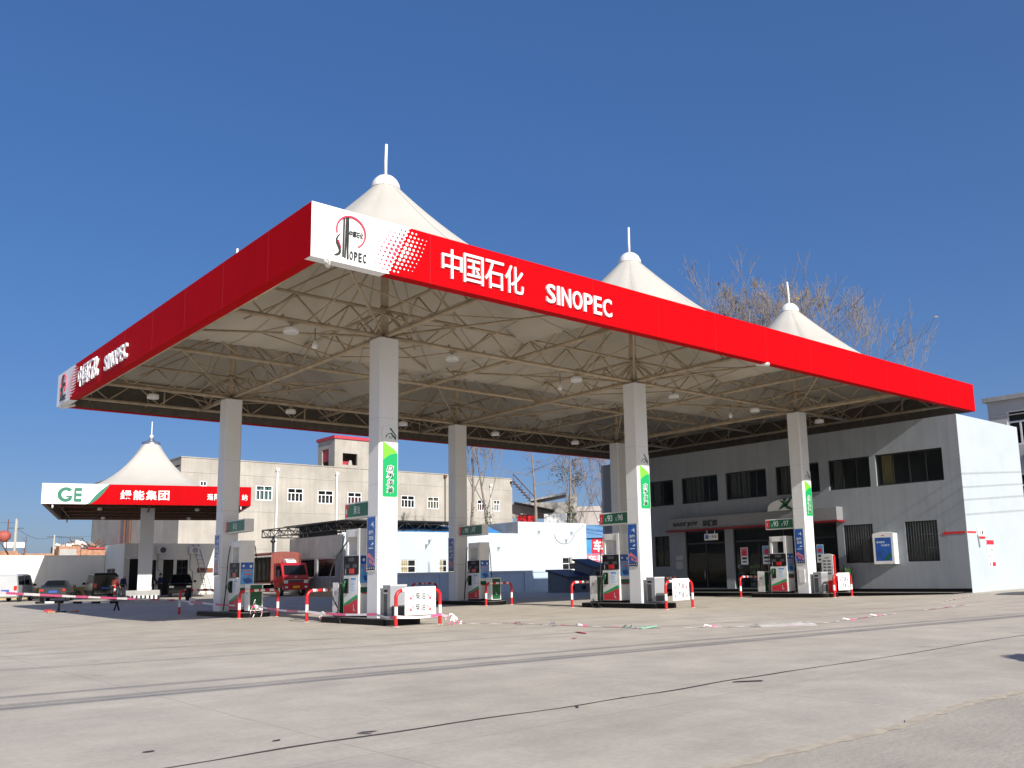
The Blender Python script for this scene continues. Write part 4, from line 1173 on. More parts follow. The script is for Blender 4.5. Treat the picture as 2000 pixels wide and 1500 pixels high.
g = MB(); gbox(g, -.45, .42, .2, .45, 1.32, 6.8); g.build('column', M['alu'], ge, bev=.03)
g = MB(); gbox(g, -1.15, .0, .1, 1.0, 1.7, .95); g.build('column_base', M['cementg'], ge, bev=.05)
g = MB()
gbox(g, -W2, -D2, GB, W2, -D2 + .25, GT_); gbox(g, -W2, D2 - .25, GB, W2, D2, GT_); gbox(g, -W2, -D2 + .25, GB, -W2 + .25, D2 - .25, GT_); gbox(g, W2 - .25, -D2 + .25, GB, W2, D2 - .25, GT_)
fa = g.build('fascia', M['red'], ge)
g = MB()
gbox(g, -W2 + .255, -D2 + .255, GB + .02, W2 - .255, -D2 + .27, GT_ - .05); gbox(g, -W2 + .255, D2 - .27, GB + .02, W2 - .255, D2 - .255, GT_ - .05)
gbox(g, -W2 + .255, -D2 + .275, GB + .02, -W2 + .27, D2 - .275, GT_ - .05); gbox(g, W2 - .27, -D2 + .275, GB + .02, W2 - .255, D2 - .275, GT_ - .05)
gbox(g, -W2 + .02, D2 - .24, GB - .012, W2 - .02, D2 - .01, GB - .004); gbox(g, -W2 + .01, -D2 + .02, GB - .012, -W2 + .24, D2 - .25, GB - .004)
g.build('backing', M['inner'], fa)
fx = GM @ face_mx((-W2, -D2, GB), *FRONT)
SX = (2 * W2) / 10.0; HH = GT_ - GB
g = MB(); n = 20
def swo(z): return SX * (2.1 + .95 * (z / HH) ** .62)
for i in range(n):
    z0, z1 = HH * i / n, HH * (i + 1) / n
    g.add([(0, z0, .004), (swo(z0), z0, .004), (swo(z1), z1, .004), (0, z1, .004)], [(0, 1, 2, 3)], 0, False, fx)
g.build('white_panel', M['white'], fa)
M['teal'] = mat('teal_green_print', (.005, .15, .09), .4, 0, .05, 2)
g = MB()
wsw = lambda z: .06 + .26 * math.sin(PI * min(1, z / HH * .9 + .1))
for i in range(n):
    z0, z1 = HH * i / n, HH * (i + 1) / n
    g.add([(swo(z0) - wsw(z0), z0, .007), (swo(z0), z0, .007), (swo(z1), z1, .007), (swo(z1) - wsw(z1), z1, .007)], [(0, 1, 2, 3)], 0, False, fx)
g.build('green_swoosh', M['teal'], fa)
g = MB(); c_ = (1.28, .57)
for i in range(28):
    a, b = R(42 + 276 * i / 28), R(42 + 276 * (i + 1) / 28)
    ring = lambda q: ((c_[0] + .23 * math.cos(q), c_[1] + .25 * math.sin(q)), (c_[0] + .45 * math.cos(q), c_[1] + .45 * math.sin(q)))
    g.prism([ring(a)[0], ring(a)[1], ring(b)[1], ring(b)[0]], .004, .02, 0, fx)
g.prism([(1.30, .50), (1.66, .50), (1.60, .30), (1.46, .30), (1.48, .40), (1.30, .40)], .004, .021, 0, fx)
for z in (.13, .46, .79): g.prism([(1.76, z), (2.14, z), (2.14, z + .20), (1.80, z + .20)], .004, .02, 0, fx)
g.box(1.72, .17, .004, 1.84, .97, .019, 0, fx)
g.build('emblem', M['teal'], fa)
g = MB()
for k, ch in enumerate('绿能集团'): add_text(g, ch, SX * (3.55 + .60 * k), .30, SX * (4.08 + .60 * k), .90, .001, .04, fx, 0, .02)
for k, ch in enumerate('濮阳5'): add_text(g, ch, SX * (7.75 + .36 * k), .34, SX * (8.05 + .36 * k), .74, .001, .04, fx, 0, .02)
add_text(g, '站', SX * 9.52, .34, SX * 9.82, .74, .001, .04, fx, 0, .02)
g.build('lettering', M['white'], fa)
g = MB(); V = []; n = 48; rings = 14
for r_ in range(rings + 1):
    s_ = r_ / rings
    for k in range(n):
        a = 2 * PI * k / n; ca, sa = math.cos(a), math.sin(a)
        re = min((W2 - .2) / max(abs(ca), 1e-6), (D2 - .2) / max(abs(sa), 1e-6)); rad = re + (.56 - re) * s_
        V.append((rad * ca, .8 * s_ + rad * sa, 7.2 + (11.30 - 7.2) * s_ ** 2.3))
F = [(r_ * n + k, r_ * n + (k + 1) % n, (r_ + 1) * n + (k + 1) % n, (r_ + 1) * n + k) for r_ in range(rings) for k in range(n)]
g.add(V, F, 0, True, GM)
tent = g.build('roof_membrane', M['membrane'], ge)
g = MB(); g.add([Vector(v) - Vector((0, 0, .04)) for v in V], [f[::-1] for f in F], 0, True, GM); g.build('added_lining', M['inner'], tent)  # added dark layer under the tent membrane
g = MB(); mx = GM @ Matrix.Translation((0, .8, .75)); g.lathe([(.62, 10.42), (.62, 10.68), (.50, 10.72), (.22, 10.82), (.10, 11.0), (.0, 11.01)], 18, 0, mx); g.build('cap', M['chrome'], tent)
g = MB(); g.lathe([(.0, 10.98), (.10, 11.03), (.14, 11.12), (.10, 11.22), (.035, 11.27), (.03, 12.2), (.0, 12.22)], 10, 0, mx); g.build('spike', M['pwhite'], tent)
for y in (-6.9, -3.4, 0.8, 4.0, 6.9):
    g = MB()
    for z in (6.45, 7.1): g.cyl((-5.3, y, z), (5.3, y, z), .05, 6, 0, GM)
    for k in range(8):
        x = -5.3 + 1.325 * k; g.cyl((x, y, 7.1), (x + .66, y, 6.45), .025, 5, 0, GM); g.cyl((x + .66, y, 6.45), (x + 1.325, y, 7.1), .025, 5, 0, GM)
    g.build('truss', M['rust'], ge)
for x in (-5.2, 0, 5.2):
    g = MB()
    for z in (6.4, 7.15): g.cyl((x, -7.3, z), (x, 7.3, z), .05, 6, 0, GM)
    g.build('truss', M['rust'], ge)
for x in (-5.4, 5.4):
    for y in (-7.45, 7.45): g = MB(); g.cyl((x, y, GB + .05), (x, y, GB - .25), .055, 8, 0, GM); g.build('drain_pipe', M['pwhite'], ge)
for x in (-2.9, 2.9):
    for y in (-5, 4): g = MB(); g.lathe([(.0, GB + .02), (.12, GB), (.14, GB - .16), (.0, GB - .2)], 10, 0, GM @ Matrix.Translation((x, y, 0))); g.build('lamp', M['pwhite'], ge)
t = thing('striped_kerb', 'low kerb with black and white stripes at the foot of the small canopy column', 'kerb', (10.5, 46.2, T(10, 46)))
g = MB(); z = T(10, 46); g.box(-1.25, -.6, z - .1, 1.0, -.15, z + .28, 0, GM); g.build('kerb', M['black'], t)
g = MB()
for k in range(8): g.box(-1.2 + .27 * k, -.62, z + .02, -1.06 + .27 * k, -.605, z + .30, 0, GM)
g.build('stripes', M['pwhite'], t)
for i, (x, y) in enumerate(((9.2, 46.8), (12.1, 48.6))):
    lab = 'red and white striped post left of the small canopy column' if i == 0 else 'red and white striped post beside the men right of the small canopy column'
    z = T(x, y); g = MB()
    for k in range(5): g.cyl((x, y, z + .2 * k), (x, y, z + .2 * k + .2), .075, 10, k % 2)
    tag(g.build('striped_post', [M['pred'], M['pwhite']]), lab, 'post', 'striped posts by the small canopy')
# ------------------------------------------------------------ boundary wall, office
g = MB(); g.box(-90, 61, .0, 12.3, 61.24, 3.72); bw = g.build('boundary_wall', M['cream'])
tag(bw, 'long cream white boundary wall with an ochre foot behind the parked cars', 'wall')
g = MB(); g.box(-90, 60.94, .0, 12.2, 60.997, 1.25); g.build('wall_base', M['ochre'], bw)
g = MB()
for k in range(20): g.box(8.0 - 4.9 * k, 60.97, 1.26, 8.02 - 4.9 * k, 60.998, 3.7)
g.box(-90, 60.96, 3.723, 12.3, 61.28, 3.78)
g.build('coping', M['cream'], bw)
OX, OY = 12.35, 56.0
of = thing('site_office', 'low white office building half in the shadow of the small canopy', 'building', (17, 59, .4))
om = face_mx((OX, OY, 0), *FRONT)
OD = [(.42, 1.33, .45, 3.33), (2.98, 3.8, .45, 3.26)]; OW = [(1.87, 2.45, 1.74, 3.24), (4.04, 4.95, 1.74, 3.24)]
g = MB(); wall_open(g, om, 0, 9.4, .0, 4.56, OD + OW, .2); g.box(OX + .02, OY + .02, 4.25, OX + 9.4, OY + 5.2, 4.35); g.build('front_wall', M['cream'], of)
lmx = face_mx((OX, OY + 5.2, 0), *LEFTF)
g = MB(); wall_open(g, lmx, 0, 5.2, .0, 4.56, [(.7, 3.0, .5, 2.65)], .15); g.box(OX + 9.2, OY + .02, .0, OX + 9.4, OY + 5.2, 4.55); g.box(OX + .02, OY + 5.0, .0, OX + 9.2, OY + 5.2, 4.55); g.build('side_wall', M['cream'], of)
g = MB(); g.box(OX + .3, OY + 1.6, .1, OX + 9.1, OY + 1.7, 4.2); g.build('inner_wall', M['plaster_in'], of)
f = window(of, lmx, .7, 3.0, .5, 2.65, .1, M['grey'], M['dglass'], nv=2, name='glass_front')
for (a, b, c, d) in OW: window(of, om, a, b, c, d, .12, M['dgrey'], M['dglass'], nv=2, rail=c + .85, fw_=.05, bars=6)
for (a, b, c, d) in OD:
    g = MB(); g.box(a, c, -.14, b, d, -.08, 0, om); g.build('door', M['black'], of)
    g = MB(); g.box(a - .2, d, 0, b + .2, d + .12, .35, 0, om); g.build('door_hood', M['cream'], of)
def ac_unit(x, z, lab, sun):
    y = OY
    t = thing('air_conditioner', lab, 'air conditioner', (x, y, z), 0, 'air conditioners on the site office')
    g = MB(); g.box(x, y - .36, z, x + .82, y - .04, z + .6); g.build('casing', M['pwhite'], t, bev=.02)
    g = MB(); g.disc(.40, .30, .23, 0, .012, 18, 0, face_mx((x + .06, y - .36, z), *FRONT)); g.build('fan_grille', M['dgrey'] if not sun else M['grey'], t)  # sun and shade put into the grille colour: lighter on the sunlit unit
    for q in (.05, .70): g = MB(); g.box(x + q, y - .34, z - .05, x + q + .05, y - .01, z - .001); g.build('bracket', M['grey'], t)
    g = MB(); g.tube([(x + .2, y - .03, z), (x + .2, y - .03, z - 1.2), (x + .45, y - .03, z - 1.45), (x + .45, y - .03, z - 2.5)], .03, 6); g.build('pipe', M['grey'], t)
ac_unit(14.7, 3.72, 'air conditioner with a dark fan over the shaded office doors', False)
ac_unit(17.25, 3.70, 'air conditioner in the sun beside the ladder', True)
t = thing('ladder', 'tall metal ladder leaning on the sunny office wall', 'ladder', (18.5, 55, .4))
a0, b0 = Vector((18.35, 54.7, T(18, 54.7))), Vector((17.62, 55.93, 4.5)); a1, b1 = Vector((18.92, 54.75, T(18, 54.7))), Vector((18.05, 55.93, 4.5))
for p, q in ((a0, b0), (a1, b1)): g = MB(); g.cyl(p, q, .035, 6); g.build('rail', M['grey'], t)
for k in range(1, 13): g = MB(); g.cyl(a0 + (b0 - a0) * k / 13, a1 + (b1 - a1) * k / 13, .02, 5); g.build('rung', M['grey'], t)
t = thing('name_plate', 'wide brown name plate behind the ladder on the office wall', 'sign', (18.7, 56, 2.3))
g = MB(); g.box(18.05, 55.95, 2.18, 19.35, 55.995, 2.55); g.build('plate', mat('brown_lacquer_plate', (.16, .06, .03), .35, 0, .2, 3), t)
# ------------------------------------------------------------ factory
fc = thing('factory_building', 'long raw cement factory block with white framed windows and a stair tower', 'building', (42, 75, 0))
fmx = face_mx((21.2, 70, 0), *FRONT)
wins = [(1.9, 2.6, 10.4, 11.35, 0), (7.64, 9.46, 9.62, 11.16, 2), (11.12, 12.9, 9.6, 11.05, 0), (14.6, 16.45, 9.5, 10.98, 0), (18.2, 19.95, 9.4, 10.92, 1), (25.1, 26.95, 9.4, 10.85, 0), (28.75, 30.4, 9.38, 10.82, 3), (32.4, 34.1, 9.38, 10.8, 0), (36.1, 37.5, 9.35, 10.75, 1), (38.65, 39.7, 9.35, 10.8, 3)]
low = [(7.7, 9.4, 5.0, 6.5, 0), (11.2, 12.9, 5.0, 6.5, 0), (14.7, 16.4, 5.0, 6.5, 0), (18.2, 19.9, 5.0, 6.5, 1)]
g = MB(); wall_open(g, fmx, 0, 41.7, 0, 13.55, [w[:4] for w in wins], .25); g.build('front_wall', M['cement'], fc)
smx = face_mx((21.2, 100, 0), *LEFTF)
g = MB(); wall_open(g, smx, 0, 30, 0, 13.55, [], .2); g.box(62.7, 70.02, 0, 62.9, 100, 13.5); g.box(21.2, 70.3, 12.7, 62.9, 100, 12.85); g.box(21.2, 99.9, 0, 62.9, 100, 13.5); g.build('side_wall', M['cement'], fc)
g = MB(); g.box(21.15, 69.93, 13.553, 62.95, 70.35, 13.65); g.box(21.15, 70.36, 13.553, 21.5, 100, 13.65); g.build('coping', M['cement'], fc)
g = MB(); g.box(21.6, 71.2, 0, 62.5, 71.3, 12.6); g.build('inner_wall', M['plaster_in'], fc)
g = MB()
for z in (8.4, 12.1, 4.6): g.box(21.2, 69.97, z, 62.9, 69.998, z + .06)
g.build('floor_joint', M['cementg'], fc)
M['redcurt'] = mat('dull_red_curtain', (.34, .06, .07), .9, 0, .15, 4)
M['teal_glass'] = mat('teal_blind', (.22, .38, .38), .6, 0, .1, 3)
M['ycurt'] = mat('straw_blind', (.42, .36, .20), .9, 0, .15, 4)
for (a, b, c, d, cu) in wins:
    f = window(fc, fmx, a, b, c, d, .10, M['wframe'], M['glass'], nv=4, rail=d - .52, fw_=.10)
    if cu:
        g = MB()
        for k in range(4):
            x0 = a + (b - a) * k / 4 + .05; x1 = a + (b - a) * (k + .8) / 4
            g.add([(x0, c, -.24), (x1, c, -.24), (x1, d - (.5 if cu == 1 else .05), -.24), (x0, d - (.5 if cu == 1 else .05), -.24)], [(0, 1, 2, 3)], 0, False, fmx)
        g.build('curtain', [None, M['redcurt'], M['teal_glass'], M['ycurt']][cu], f)
g = MB()
for x, zt in ((31.07, 12.75), (37.97, 12.72), (52.4, 13.2), (59.3, 12.45)):
    g.cyl((x, 69.86, 0), (x, 69.86, zt), .10 if x < 50 else .05, 8, 0 if x < 50 or x > 55 else 1); g.box(x - .17, 69.7, zt, x + .17, 69.99, zt + .28, 0 if x < 50 or x > 55 else 1)
g.build('downpipe', [M['wframe'], M['rust']], fc)
# tower
tmx = face_mx((38.35, 71.2, 0), *FRONT)
g = MB(); wall_open(g, tmx, 0, 6.2, 12.86, 17.0, [(1.0, 2.85, 14.1, 15.42)], .3)
g2 = face_mx((38.35, 75.2, 0), *LEFTF)
wall_open(g, g2, 0, 4.0, 12.86, 17.0, [(1.0, 2.6, 13.0, 16.0)], .3); g.box(44.4, 71.22, 12.86, 44.55, 75.2, 17.0); g.box(38.4, 75.0, 12.86, 44.4, 75.2, 17.0); g.box(38.36, 71.5, 16.7, 44.4, 75.2, 16.8)
g.build('tower', M['cement'], fc)
g = MB(); g.box(38.2, 71.05, 17.003, 44.7, 75.4, 17.35); g.build('tower_roof', M['redroof'], fc)
g = MB(); g.box(38.45, 72.7, 14.6, 38.5, 74.2, 16.0); g.build('tower_board', M['redroof'], fc)
g = MB(); g.box(39.6, 72.6, 14.15, 40.9, 72.7, 14.8); g.build('tower_board', M['redroof'], fc)
g = MB(); g.box(39.4, 72.4, 13.9, 40.0, 72.5, 14.7); g.prism([(2.1, 14.1), (2.7, 14.1), (2.55, 14.75), (2.3, 14.75)], -.9, -.8, 0, tmx); g.build('tower_debris', M['cementg'], fc)
g = MB()
for x in (28.0, 29.4): pass
for y in (86.5, 84.6): g.cyl((21.05, y, 0), (21.05, y, 9.5), .12, 7)
g.build('brown_pipe', M['rust'], fc)
# ------------------------------------------------------------ truss roofed shed
sh = thing('truss_shed', 'open shed with a black flat roof on dark steel trusses above the truck', 'shed', (30, 50, .5))
X0, X1, Y0, Y1, Z0, Z1 = 27.2, 38.5, 47.6, 64.4, 5.5, 6.2
g = MB(); g.box(X0 + .05, Y0 + .1, Z1 + .06, X1 - .05, Y1 - 4.6, Z1 + .12); g.build('roof', M['blacktar'], sh)
g = MB(); g.box(X0 + .3, Y0 + 2.5, Z0 - .9, X0 + .35, Y0 + 9.5, Z1 + .05); g.build('shadow_panel', M['blacktar'], sh)  # black sheet standing in for the shadow under the roof
g = MB()
def lat(p, q, n):
    p = Vector(p); q = Vector(q); d = q - p
    up = Vector((0, 0, Z1 - Z0))
    g.cyl(p, q, .06, 6); g.cyl(p + up, q + up, .06, 6)
    for k in range(n):
        a = p + d * k / n; b = p + d * (k + .5) / n; c = p + d * (k + 1) / n
        g.cyl(a, a + up, .04, 5); g.cyl(a + up, b, .035, 5); g.cyl(b, c + up, .035, 5)
    g.cyl(q, q + up, .05, 6)
for x in (X0, (X0 + X1) / 2, X1): lat((x, Y0, Z0), (x, Y1, Z0), 9)
for y in (Y0, Y0 + 5.6, Y0 + 11.2, Y1): lat((X0, y, Z0), (X1, y, Z0), 6)
g.build('truss', M['blackframe'], sh)
for (x, y) in ((X0, Y1 - 2.5), (X0, Y0 + 8), (X0, Y0 + 7.2), (X0, Y0 + .2), (X1, Y0 + .2), (X1, Y1)):
    g = MB(); g.cyl((x, y, .2), (x, y, Z0), .10, 8)
    if y == Y1 - 2.5: g.lathe([(.0, Z0 - .75), (.3, Z0 - .45), (.0, Z0 - .15)], 6, 0, Matrix.Translation((x, y, 0)))
    g.build('post', M['blackframe'], sh)
# ------------------------------------------------------------ grey hut
hu = thing('grey_hut', 'grey cement yard block with two shiny dark windows right of the red truck', 'hut', (24.4, 44, .2))
hm = face_mx((22.4, 48.2, 0), *LEFTF)
HW = [(1.0, 4.3, 1.55, 3.0), (4.7, 7.6, 1.55, 3.0)]
g = MB(); wall_open(g, hm, 0, 8.7, .0, 4.62, HW, .15)
g.box(22.42, 39.5, .0, 26.4, 39.7, 4.6); g.box(26.2, 39.72, .0, 26.4, 48.2, 4.6); g.box(22.42, 48.0, .0, 26.18, 48.2, 4.6); g.box(22.42, 39.72, 4.4, 26.18, 47.98, 4.5); g.build('wall', M['cementg'], hu)
g = MB(); g.box(22.38, 39.44, .0, 26.42, 39.495, 4.66); g.build('front_plaster', M['pblue'], hu)
M['foil'] = mat('crinkled_dark_film', (.025, .025, .025), .12, .3, .5, 2, bump=1., bscale=6)
for (a, b, c, d) in HW: window(hu, hm, a, b, c, d, .08, M['lgrey'], M['foil'], nv=1, fw_=.09)
t = thing('sand_heap', 'small heap of yellow sand at the foot of the grey yard block', 'heap', (21.6, 40.2, .2))
g = MB(); V = [(21.9, 40.4, 1.0)]; r_ = random.Random(6); n = 16
for rad, z in ((.9, .55), (1.8, .0)):
    for k in range(n): a = 2 * PI * k / n; V.append((21.6 + rad * math.cos(a) * r_.uniform(.9, 1.1) * .6, 40.4 + rad * math.sin(a) * 1.3, z + .2 + r_.uniform(-.04, .04)))
F = [(0, 1 + k, 1 + (k + 1) % n) for k in range(n)] + [(1 + k, 1 + n + k, 1 + n + (k + 1) % n, 1 + (k + 1) % n) for k in range(n)]
g.add(V, F, 0, True); g.build('heap', M['sand'] if 'sand' in M else M.setdefault('sand', mat('yellow_sand', (.40, .28, .15), .95, 0, .2, 6, bump=.4)), t)
# ------------------------------------------------------------ pale blue building and yard wall
bb = thing('pale_blue_building', 'pale blue rendered yard building with small barred windows', 'building', (40, 44, .1))
bm_ = face_mx((28.84, 46, -.097), *FRONT) @ Matrix.Diagonal((1.065, 1.065, 1, 1))
BW = [(2.3, 3.72, 1.76, 2.82, 3), (5.95, 6.75, 1.76, 2.8, 3), (10.5, 11.2, 1.72, 2.8, 0), (19.5, 21.25, 1.76, 2.92, 0)]
g = MB(); wall_open(g, bm_, -2.2, 14.3, -.1, 5.02, [w[:4] for w in BW[:3]], .15); wall_open(g, bm_, 14.3, 22.6, -.1, 6.06, [BW[3][:4]], .15)
g.box(26.5, 46.2, 4.9, 44.0, 47.4, 4.95); g.box(26.5, 47.3, 0, 44.0, 47.4, 5.2)
g.build('wall', M['pblue'], bb)
g = MB(); g.box(44.07, 46.01, 5.26, 44.27, 54.5, 6.35); g.box(52.7, 46.2, 0, 52.9, 54.5, 6.35); g.box(44.3, 54.3, 0, 52.7, 54.5, 6.35); g.box(44.3, 46.2, 5.8, 52.7, 54.3, 5.9); g.build('side_parapet', M['cementg'], bb)
for (a, b, c, d, cu) in BW:
    f = window(bb, bm_, a, b, c, d, .10, M['wframe'], M['dglass'], nv=2, rail=(c + d) / 2, fw_=.07, bars=8)
    if cu:
        g = MB(); g.add([(a + .1, c + .05, -.065), (a + (b - a) * .5, c + .05, -.065), (a + (b - a) * .5, d - .05, -.065), (a + .1, d - .05, -.065)], [(0, 1, 2, 3)], 0, False, bm_); g.build('blind', M['ycurt'], f)
for (u, z) in ((4.6, 4.15), (4.9, 4.55), (12.0, 3.95), (16.6, 5.5), (20.6, 5.45), (19.9, 4.7)):
    x = 28.84 + u * 1.065; g = MB()
    g.tube([(x, 45.99, z), (x, 45.8, z), (x, 45.8, z - .3)], .03, 6); g.cyl((x, 45.8, z), (x + .25, 45.82, z + .02), .02, 5)
    g.build('wall_hook', M['dgrey'], bb)
g = MB(); P = [(49.9 + 1.25 * math.cos(a), 45.97, 5.2 + .9 * math.sin(a)) for a in [PI + PI * k / 16 for k in range(17)]] + [(52.6, 45.97, 6.2)]; g.tube(P, .018, 4); g.build('loose_wire', M['dgrey'], bb)
g = MB(); g.box(50.5, 45.55, 2.45, 51.2, 45.9, 3.05); tag(g.build('air_conditioner', M['cream'], bev=.02), 'small beige air conditioner by the right barred window of the pale blue building', 'air conditioner')
M['bluetarp'] = mat('blue_tarpaulin', (.05, .25, .60), .6, 0, .3, 2)
g = MB(); n = 12
V = [(31.5 + 12.4 * i / n, 47.6 + .9 * j, 5.25 + .28 * j + .05 * math.sin(i * 1.9 + j)) for j in range(4) for i in range(n + 1)]
g.add(V, [(j * (n + 1) + i, j * (n + 1) + i + 1, (j + 1) * (n + 1) + i + 1, (j + 1) * (n + 1) + i) for j in range(3) for i in range(n)])
tag(g.build('tarpaulin', M['bluetarp']), 'blue tarpaulin strip lying on the roof edge of the pale blue building', 'tarpaulin')
lw = thing('yard_wall', 'low grey blue yard wall with a pale coping and pilasters behind the pumps', 'wall', (33, 38, .1))
g = MB(); g.box(24.0, 38, -.1, 46.8, 38.2, 1.62); g.build('wall', M['lowblue'], lw)
g = MB(); g.box(23.9, 37.93, 1.622, 46.9, 38.27, 1.76); g.build('coping', M['pblue'], lw)
g = MB()
for k in range(6): g.box(25.5 + 4.2 * k, 37.90, -.1, 25.9 + 4.2 * k, 37.998, 1.618)
g.build('pilaster', M['lowblue'], lw)
# ------------------------------------------------------------ navy kiosks
def kiosk(x0, y0, x1, y1, h0, h1, lab):
    z = T(x0, y0); t = thing('navy_bunker', lab, 'bunker', ((x0 + x1) / 2, (y0 + y1) / 2, z), 0, 'navy painted storage bunkers')
    w = abs(x1 - x0)
    g = MB(); mx = face_mx((x0, y0, z), (1, 0, 0), (0, 1, 0))
    d = y1 - y0
    g.add([(0, 0, -.1), (w, 0, -.1), (w, d, -.1), (0, d, -.1), (0, 0, h0), (w, 0, h0), (w, d, h1), (0, d, h1)], [(0, 1, 5, 4), (1, 2, 6, 5), (2, 3, 7, 6), (3, 0, 4, 7), (4, 5, 6, 7)], 0, False, mx); g.build('body', M['slate'], t)
    g = MB(); g.add([(-.15, -.2, h0 + .0), (w + .15, -.2, h0), (w + .15, d + .1, h1 + .03), (-.15, d + .1, h1 + .03), (-.15, -.2, h0 + .14), (w + .15, -.2, h0 + .14), (w + .15, d + .1, h1 + .17), (-.15, d + .1, h1 + .17)], [(0, 3, 2, 1), (4, 5, 6, 7), (0, 1, 5, 4), (1, 2, 6, 5), (2, 3, 7, 6), (3, 0, 4, 7)], 0, False, mx); g.build('lid', M['navy'], t)
    g = MB()
    if h0 > 1.5: g.box(.35, .02, .15, w - .35, -.02, h0 - .25, 0, face_mx((x0, y0, z), (1, 0, 0), (0, 1, 0)))
    else: g.box(w * .62, -.02, .2, w * .8, .02, .5, 0, mx); g.box(w * .15, -.02, .2, w * .3, .02, .5, 0, mx)
    g.build('hatch', M['black'], t)
M['slate'] = mat('slate_blue_paint', (.15, .16, .18), .7, 0, .12, 2)
kiosk(35.6, 30.0, 37.9, 32.2, 1.05, 1.55, 'low navy bunker with a sloping lid left of the middle pump')
kiosk(38.0, 29.8, 39.5, 31.8, 1.75, 2.35, 'tall navy bunker with a dark doorway behind the middle pump')
# ------------------------------------------------------------ blue workshop with red sign
ws = thing('blue_workshop', 'bright blue workshop with a pale blue roof and red sign panels', 'building', (61, 51, .1))
wm = face_mx((57.6, 52.9, 0), (.72, -.69, 0), (0, 0, 1)) @ Matrix.Diagonal((1.12, 1.12, 1, 1))
g = MB(); g.box(0, -.1, -4, 9, 4.7, 0, 0, wm); g.build('wall', M['brightblue'], ws)
g = MB(); g.add([(-.2, 4.72, .3), (9, 4.72, .3), (9, 6.1, -4), (-.2, 6.1, -4), (-.2, 4.66, .3), (9, 4.66, .3), (9, 6.04, -4), (-.2, 6.04, -4)], [(0, 1, 2, 3), (4, 7, 6, 5), (0, 4, 5, 1), (3, 2, 6, 7), (0, 3, 7, 4), (1, 5, 6, 2)], 0, False, wm); g.build('roof', M['blueroof'], ws)
g = MB(); g.box(1.75, 3.15, .004, 2.95, 4.6, .03, 0, wm); sg = g.build('red_sign', M['rink'], ws)
g = MB(); add_text(g, '车', 1.9, 3.3, 2.8, 4.45, .03, .036, wm, 0, .03); g.build('lettering', M['white'], sg)
g = MB(); g.box(.2, 2.3, .004, 6, 3.1, .03, 0, wm); bn = g.build('pink_banner', M['pink'], ws)
g = MB(); add_text(g, '汽车装潢', .4, 2.42, 4.0, 2.98, .03, .036, wm, 0, .02); g.build('lettering', M['pale'], bn)
g = MB(); g.box(1.7, .9, .004, 3.2, 2.2, .02, 0, wm); g.build('window', M['dglass'], ws)
# ------------------------------------------------------------ concrete house, red shed, flats
M['flat'] = mat('faded_flat_wall', (.42, .38, .36), .9, 0, .1, .5, streak=.2)
ch = thing('concrete_house', 'unfinished concrete house with a mono pitch roof behind the pale blue building', 'building', (60, 61, 0))
cm = face_mx((56.6, 62.3, 0), (.75, -.66, 0), (0, 0, 1))
g = MB(); g.box(0, -1, -8, 8.2, 7.2, -1.2, 0, cm); g.box(1.0, 8.3, -8, 7.6, 8.45, .6, 0, cm); g.box(6.6, -1, -1.18, 7.6, 10.6, .02, 0, cm); g.box(0, 7.9, .02, 6.58, 9.7, .18, 0, cm); g.build('wall', M['cement'], ch)
g = MB(); g.add([(2.2, 9.9, .1), (6.4, 10.6, .1), (6.4, 10.6, -5), (2.2, 9.9, -5), (2.2, 10.1, .1), (6.4, 10.85, .1), (6.4, 10.85, -5), (2.2, 10.1, -5)], [(0, 1, 2, 3), (4, 7, 6, 5), (0, 4, 5, 1), (1, 5, 6, 2), (3, 2, 6, 7), (0, 3, 7, 4)], 0, False, cm); g.build('roof', M['cementg'], ch)
g = MB(); g.box(5.6, 7.2, -1.1, 6.55, 8.2, -1.0, 0, cm); g.build('opening', M['black'], ch)
t = thing('red_shed', 'red sheet shed with a dark lean-to roof beside the factory corner', 'shed', (57.5, 60, 0))
rm = face_mx((56.2, 60.9, 0), (.75, -.66, 0), (0, 0, 1))
g = MB(); g.box(0, 3, -3, 2.0, 8.1, 0, 0, rm); g.build('wall', M['pred'], t)
g = MB(); g.add([(-.3, 9.6, .3), (4.3, 8.55, .8), (4.3, 8.55, -4), (-.3, 9.6, -4), (-.3, 9.75, .3), (4.3, 8.7, .8), (4.3, 8.7, -4), (-.3, 9.75, -4)], [(0, 1, 2, 3), (4, 7, 6, 5), (0, 4, 5, 1), (1, 5, 6, 2), (3, 2, 6, 7), (0, 3, 7, 4)], 0, False, rm); g.build('roof', M['blacktar'], t)
t = thing('white_fence_panel', 'white corrugated fence panel below the concrete house', 'fence', (59.5, 58.6, 0))
pm = face_mx((57.6, 59.6, 0), (.75, -.66, 0), (0, 0, 1)); g = MB()
for k in range(12): g.box(1.2 + .22 * k, 3, -.05 + .05 * (k % 2), 1.42 + .22 * k, 8.3, .05 * (k % 2), 0, pm)
g.build('panel', M['pwhite'], t)
t = thing('outdoor_stair', 'thin steel stair climbing to the factory roof at its right end', 'stair', (63.5, 68, 0))
g = MB(); a = Vector((62.6, 69.4, 13.2)); b = Vector((66.6, 66.2, 7.5))
for o_ in (Vector((0, 0, 0)), Vector((.5, .6, 0))):
    g.cyl(a + o_, b + o_, .07, 5); g.cyl(a + o_ + Vector((0, 0, 1)), b + o_ + Vector((0, 0, 1)), .04, 5)
    for k in range(6): g.cyl(a + (b - a) * k / 5 + o_, a + (b - a) * k / 5 + o_ + Vector((0, 0, 1)), .03, 4)
g.build('stringer', M['rust'], t)
g = MB()
for k in range(16):
    p = a + (b - a) * k / 16; g.box(p.x - .1, p.y, p.z, p.x + .55, p.y + .6, p.z + .05)
g.build('step', M['rust'], t)
ap = thing('apartment_block', 'distant pale flats with glazed balconies beyond the bare trees', 'building', (97, 88, 0))
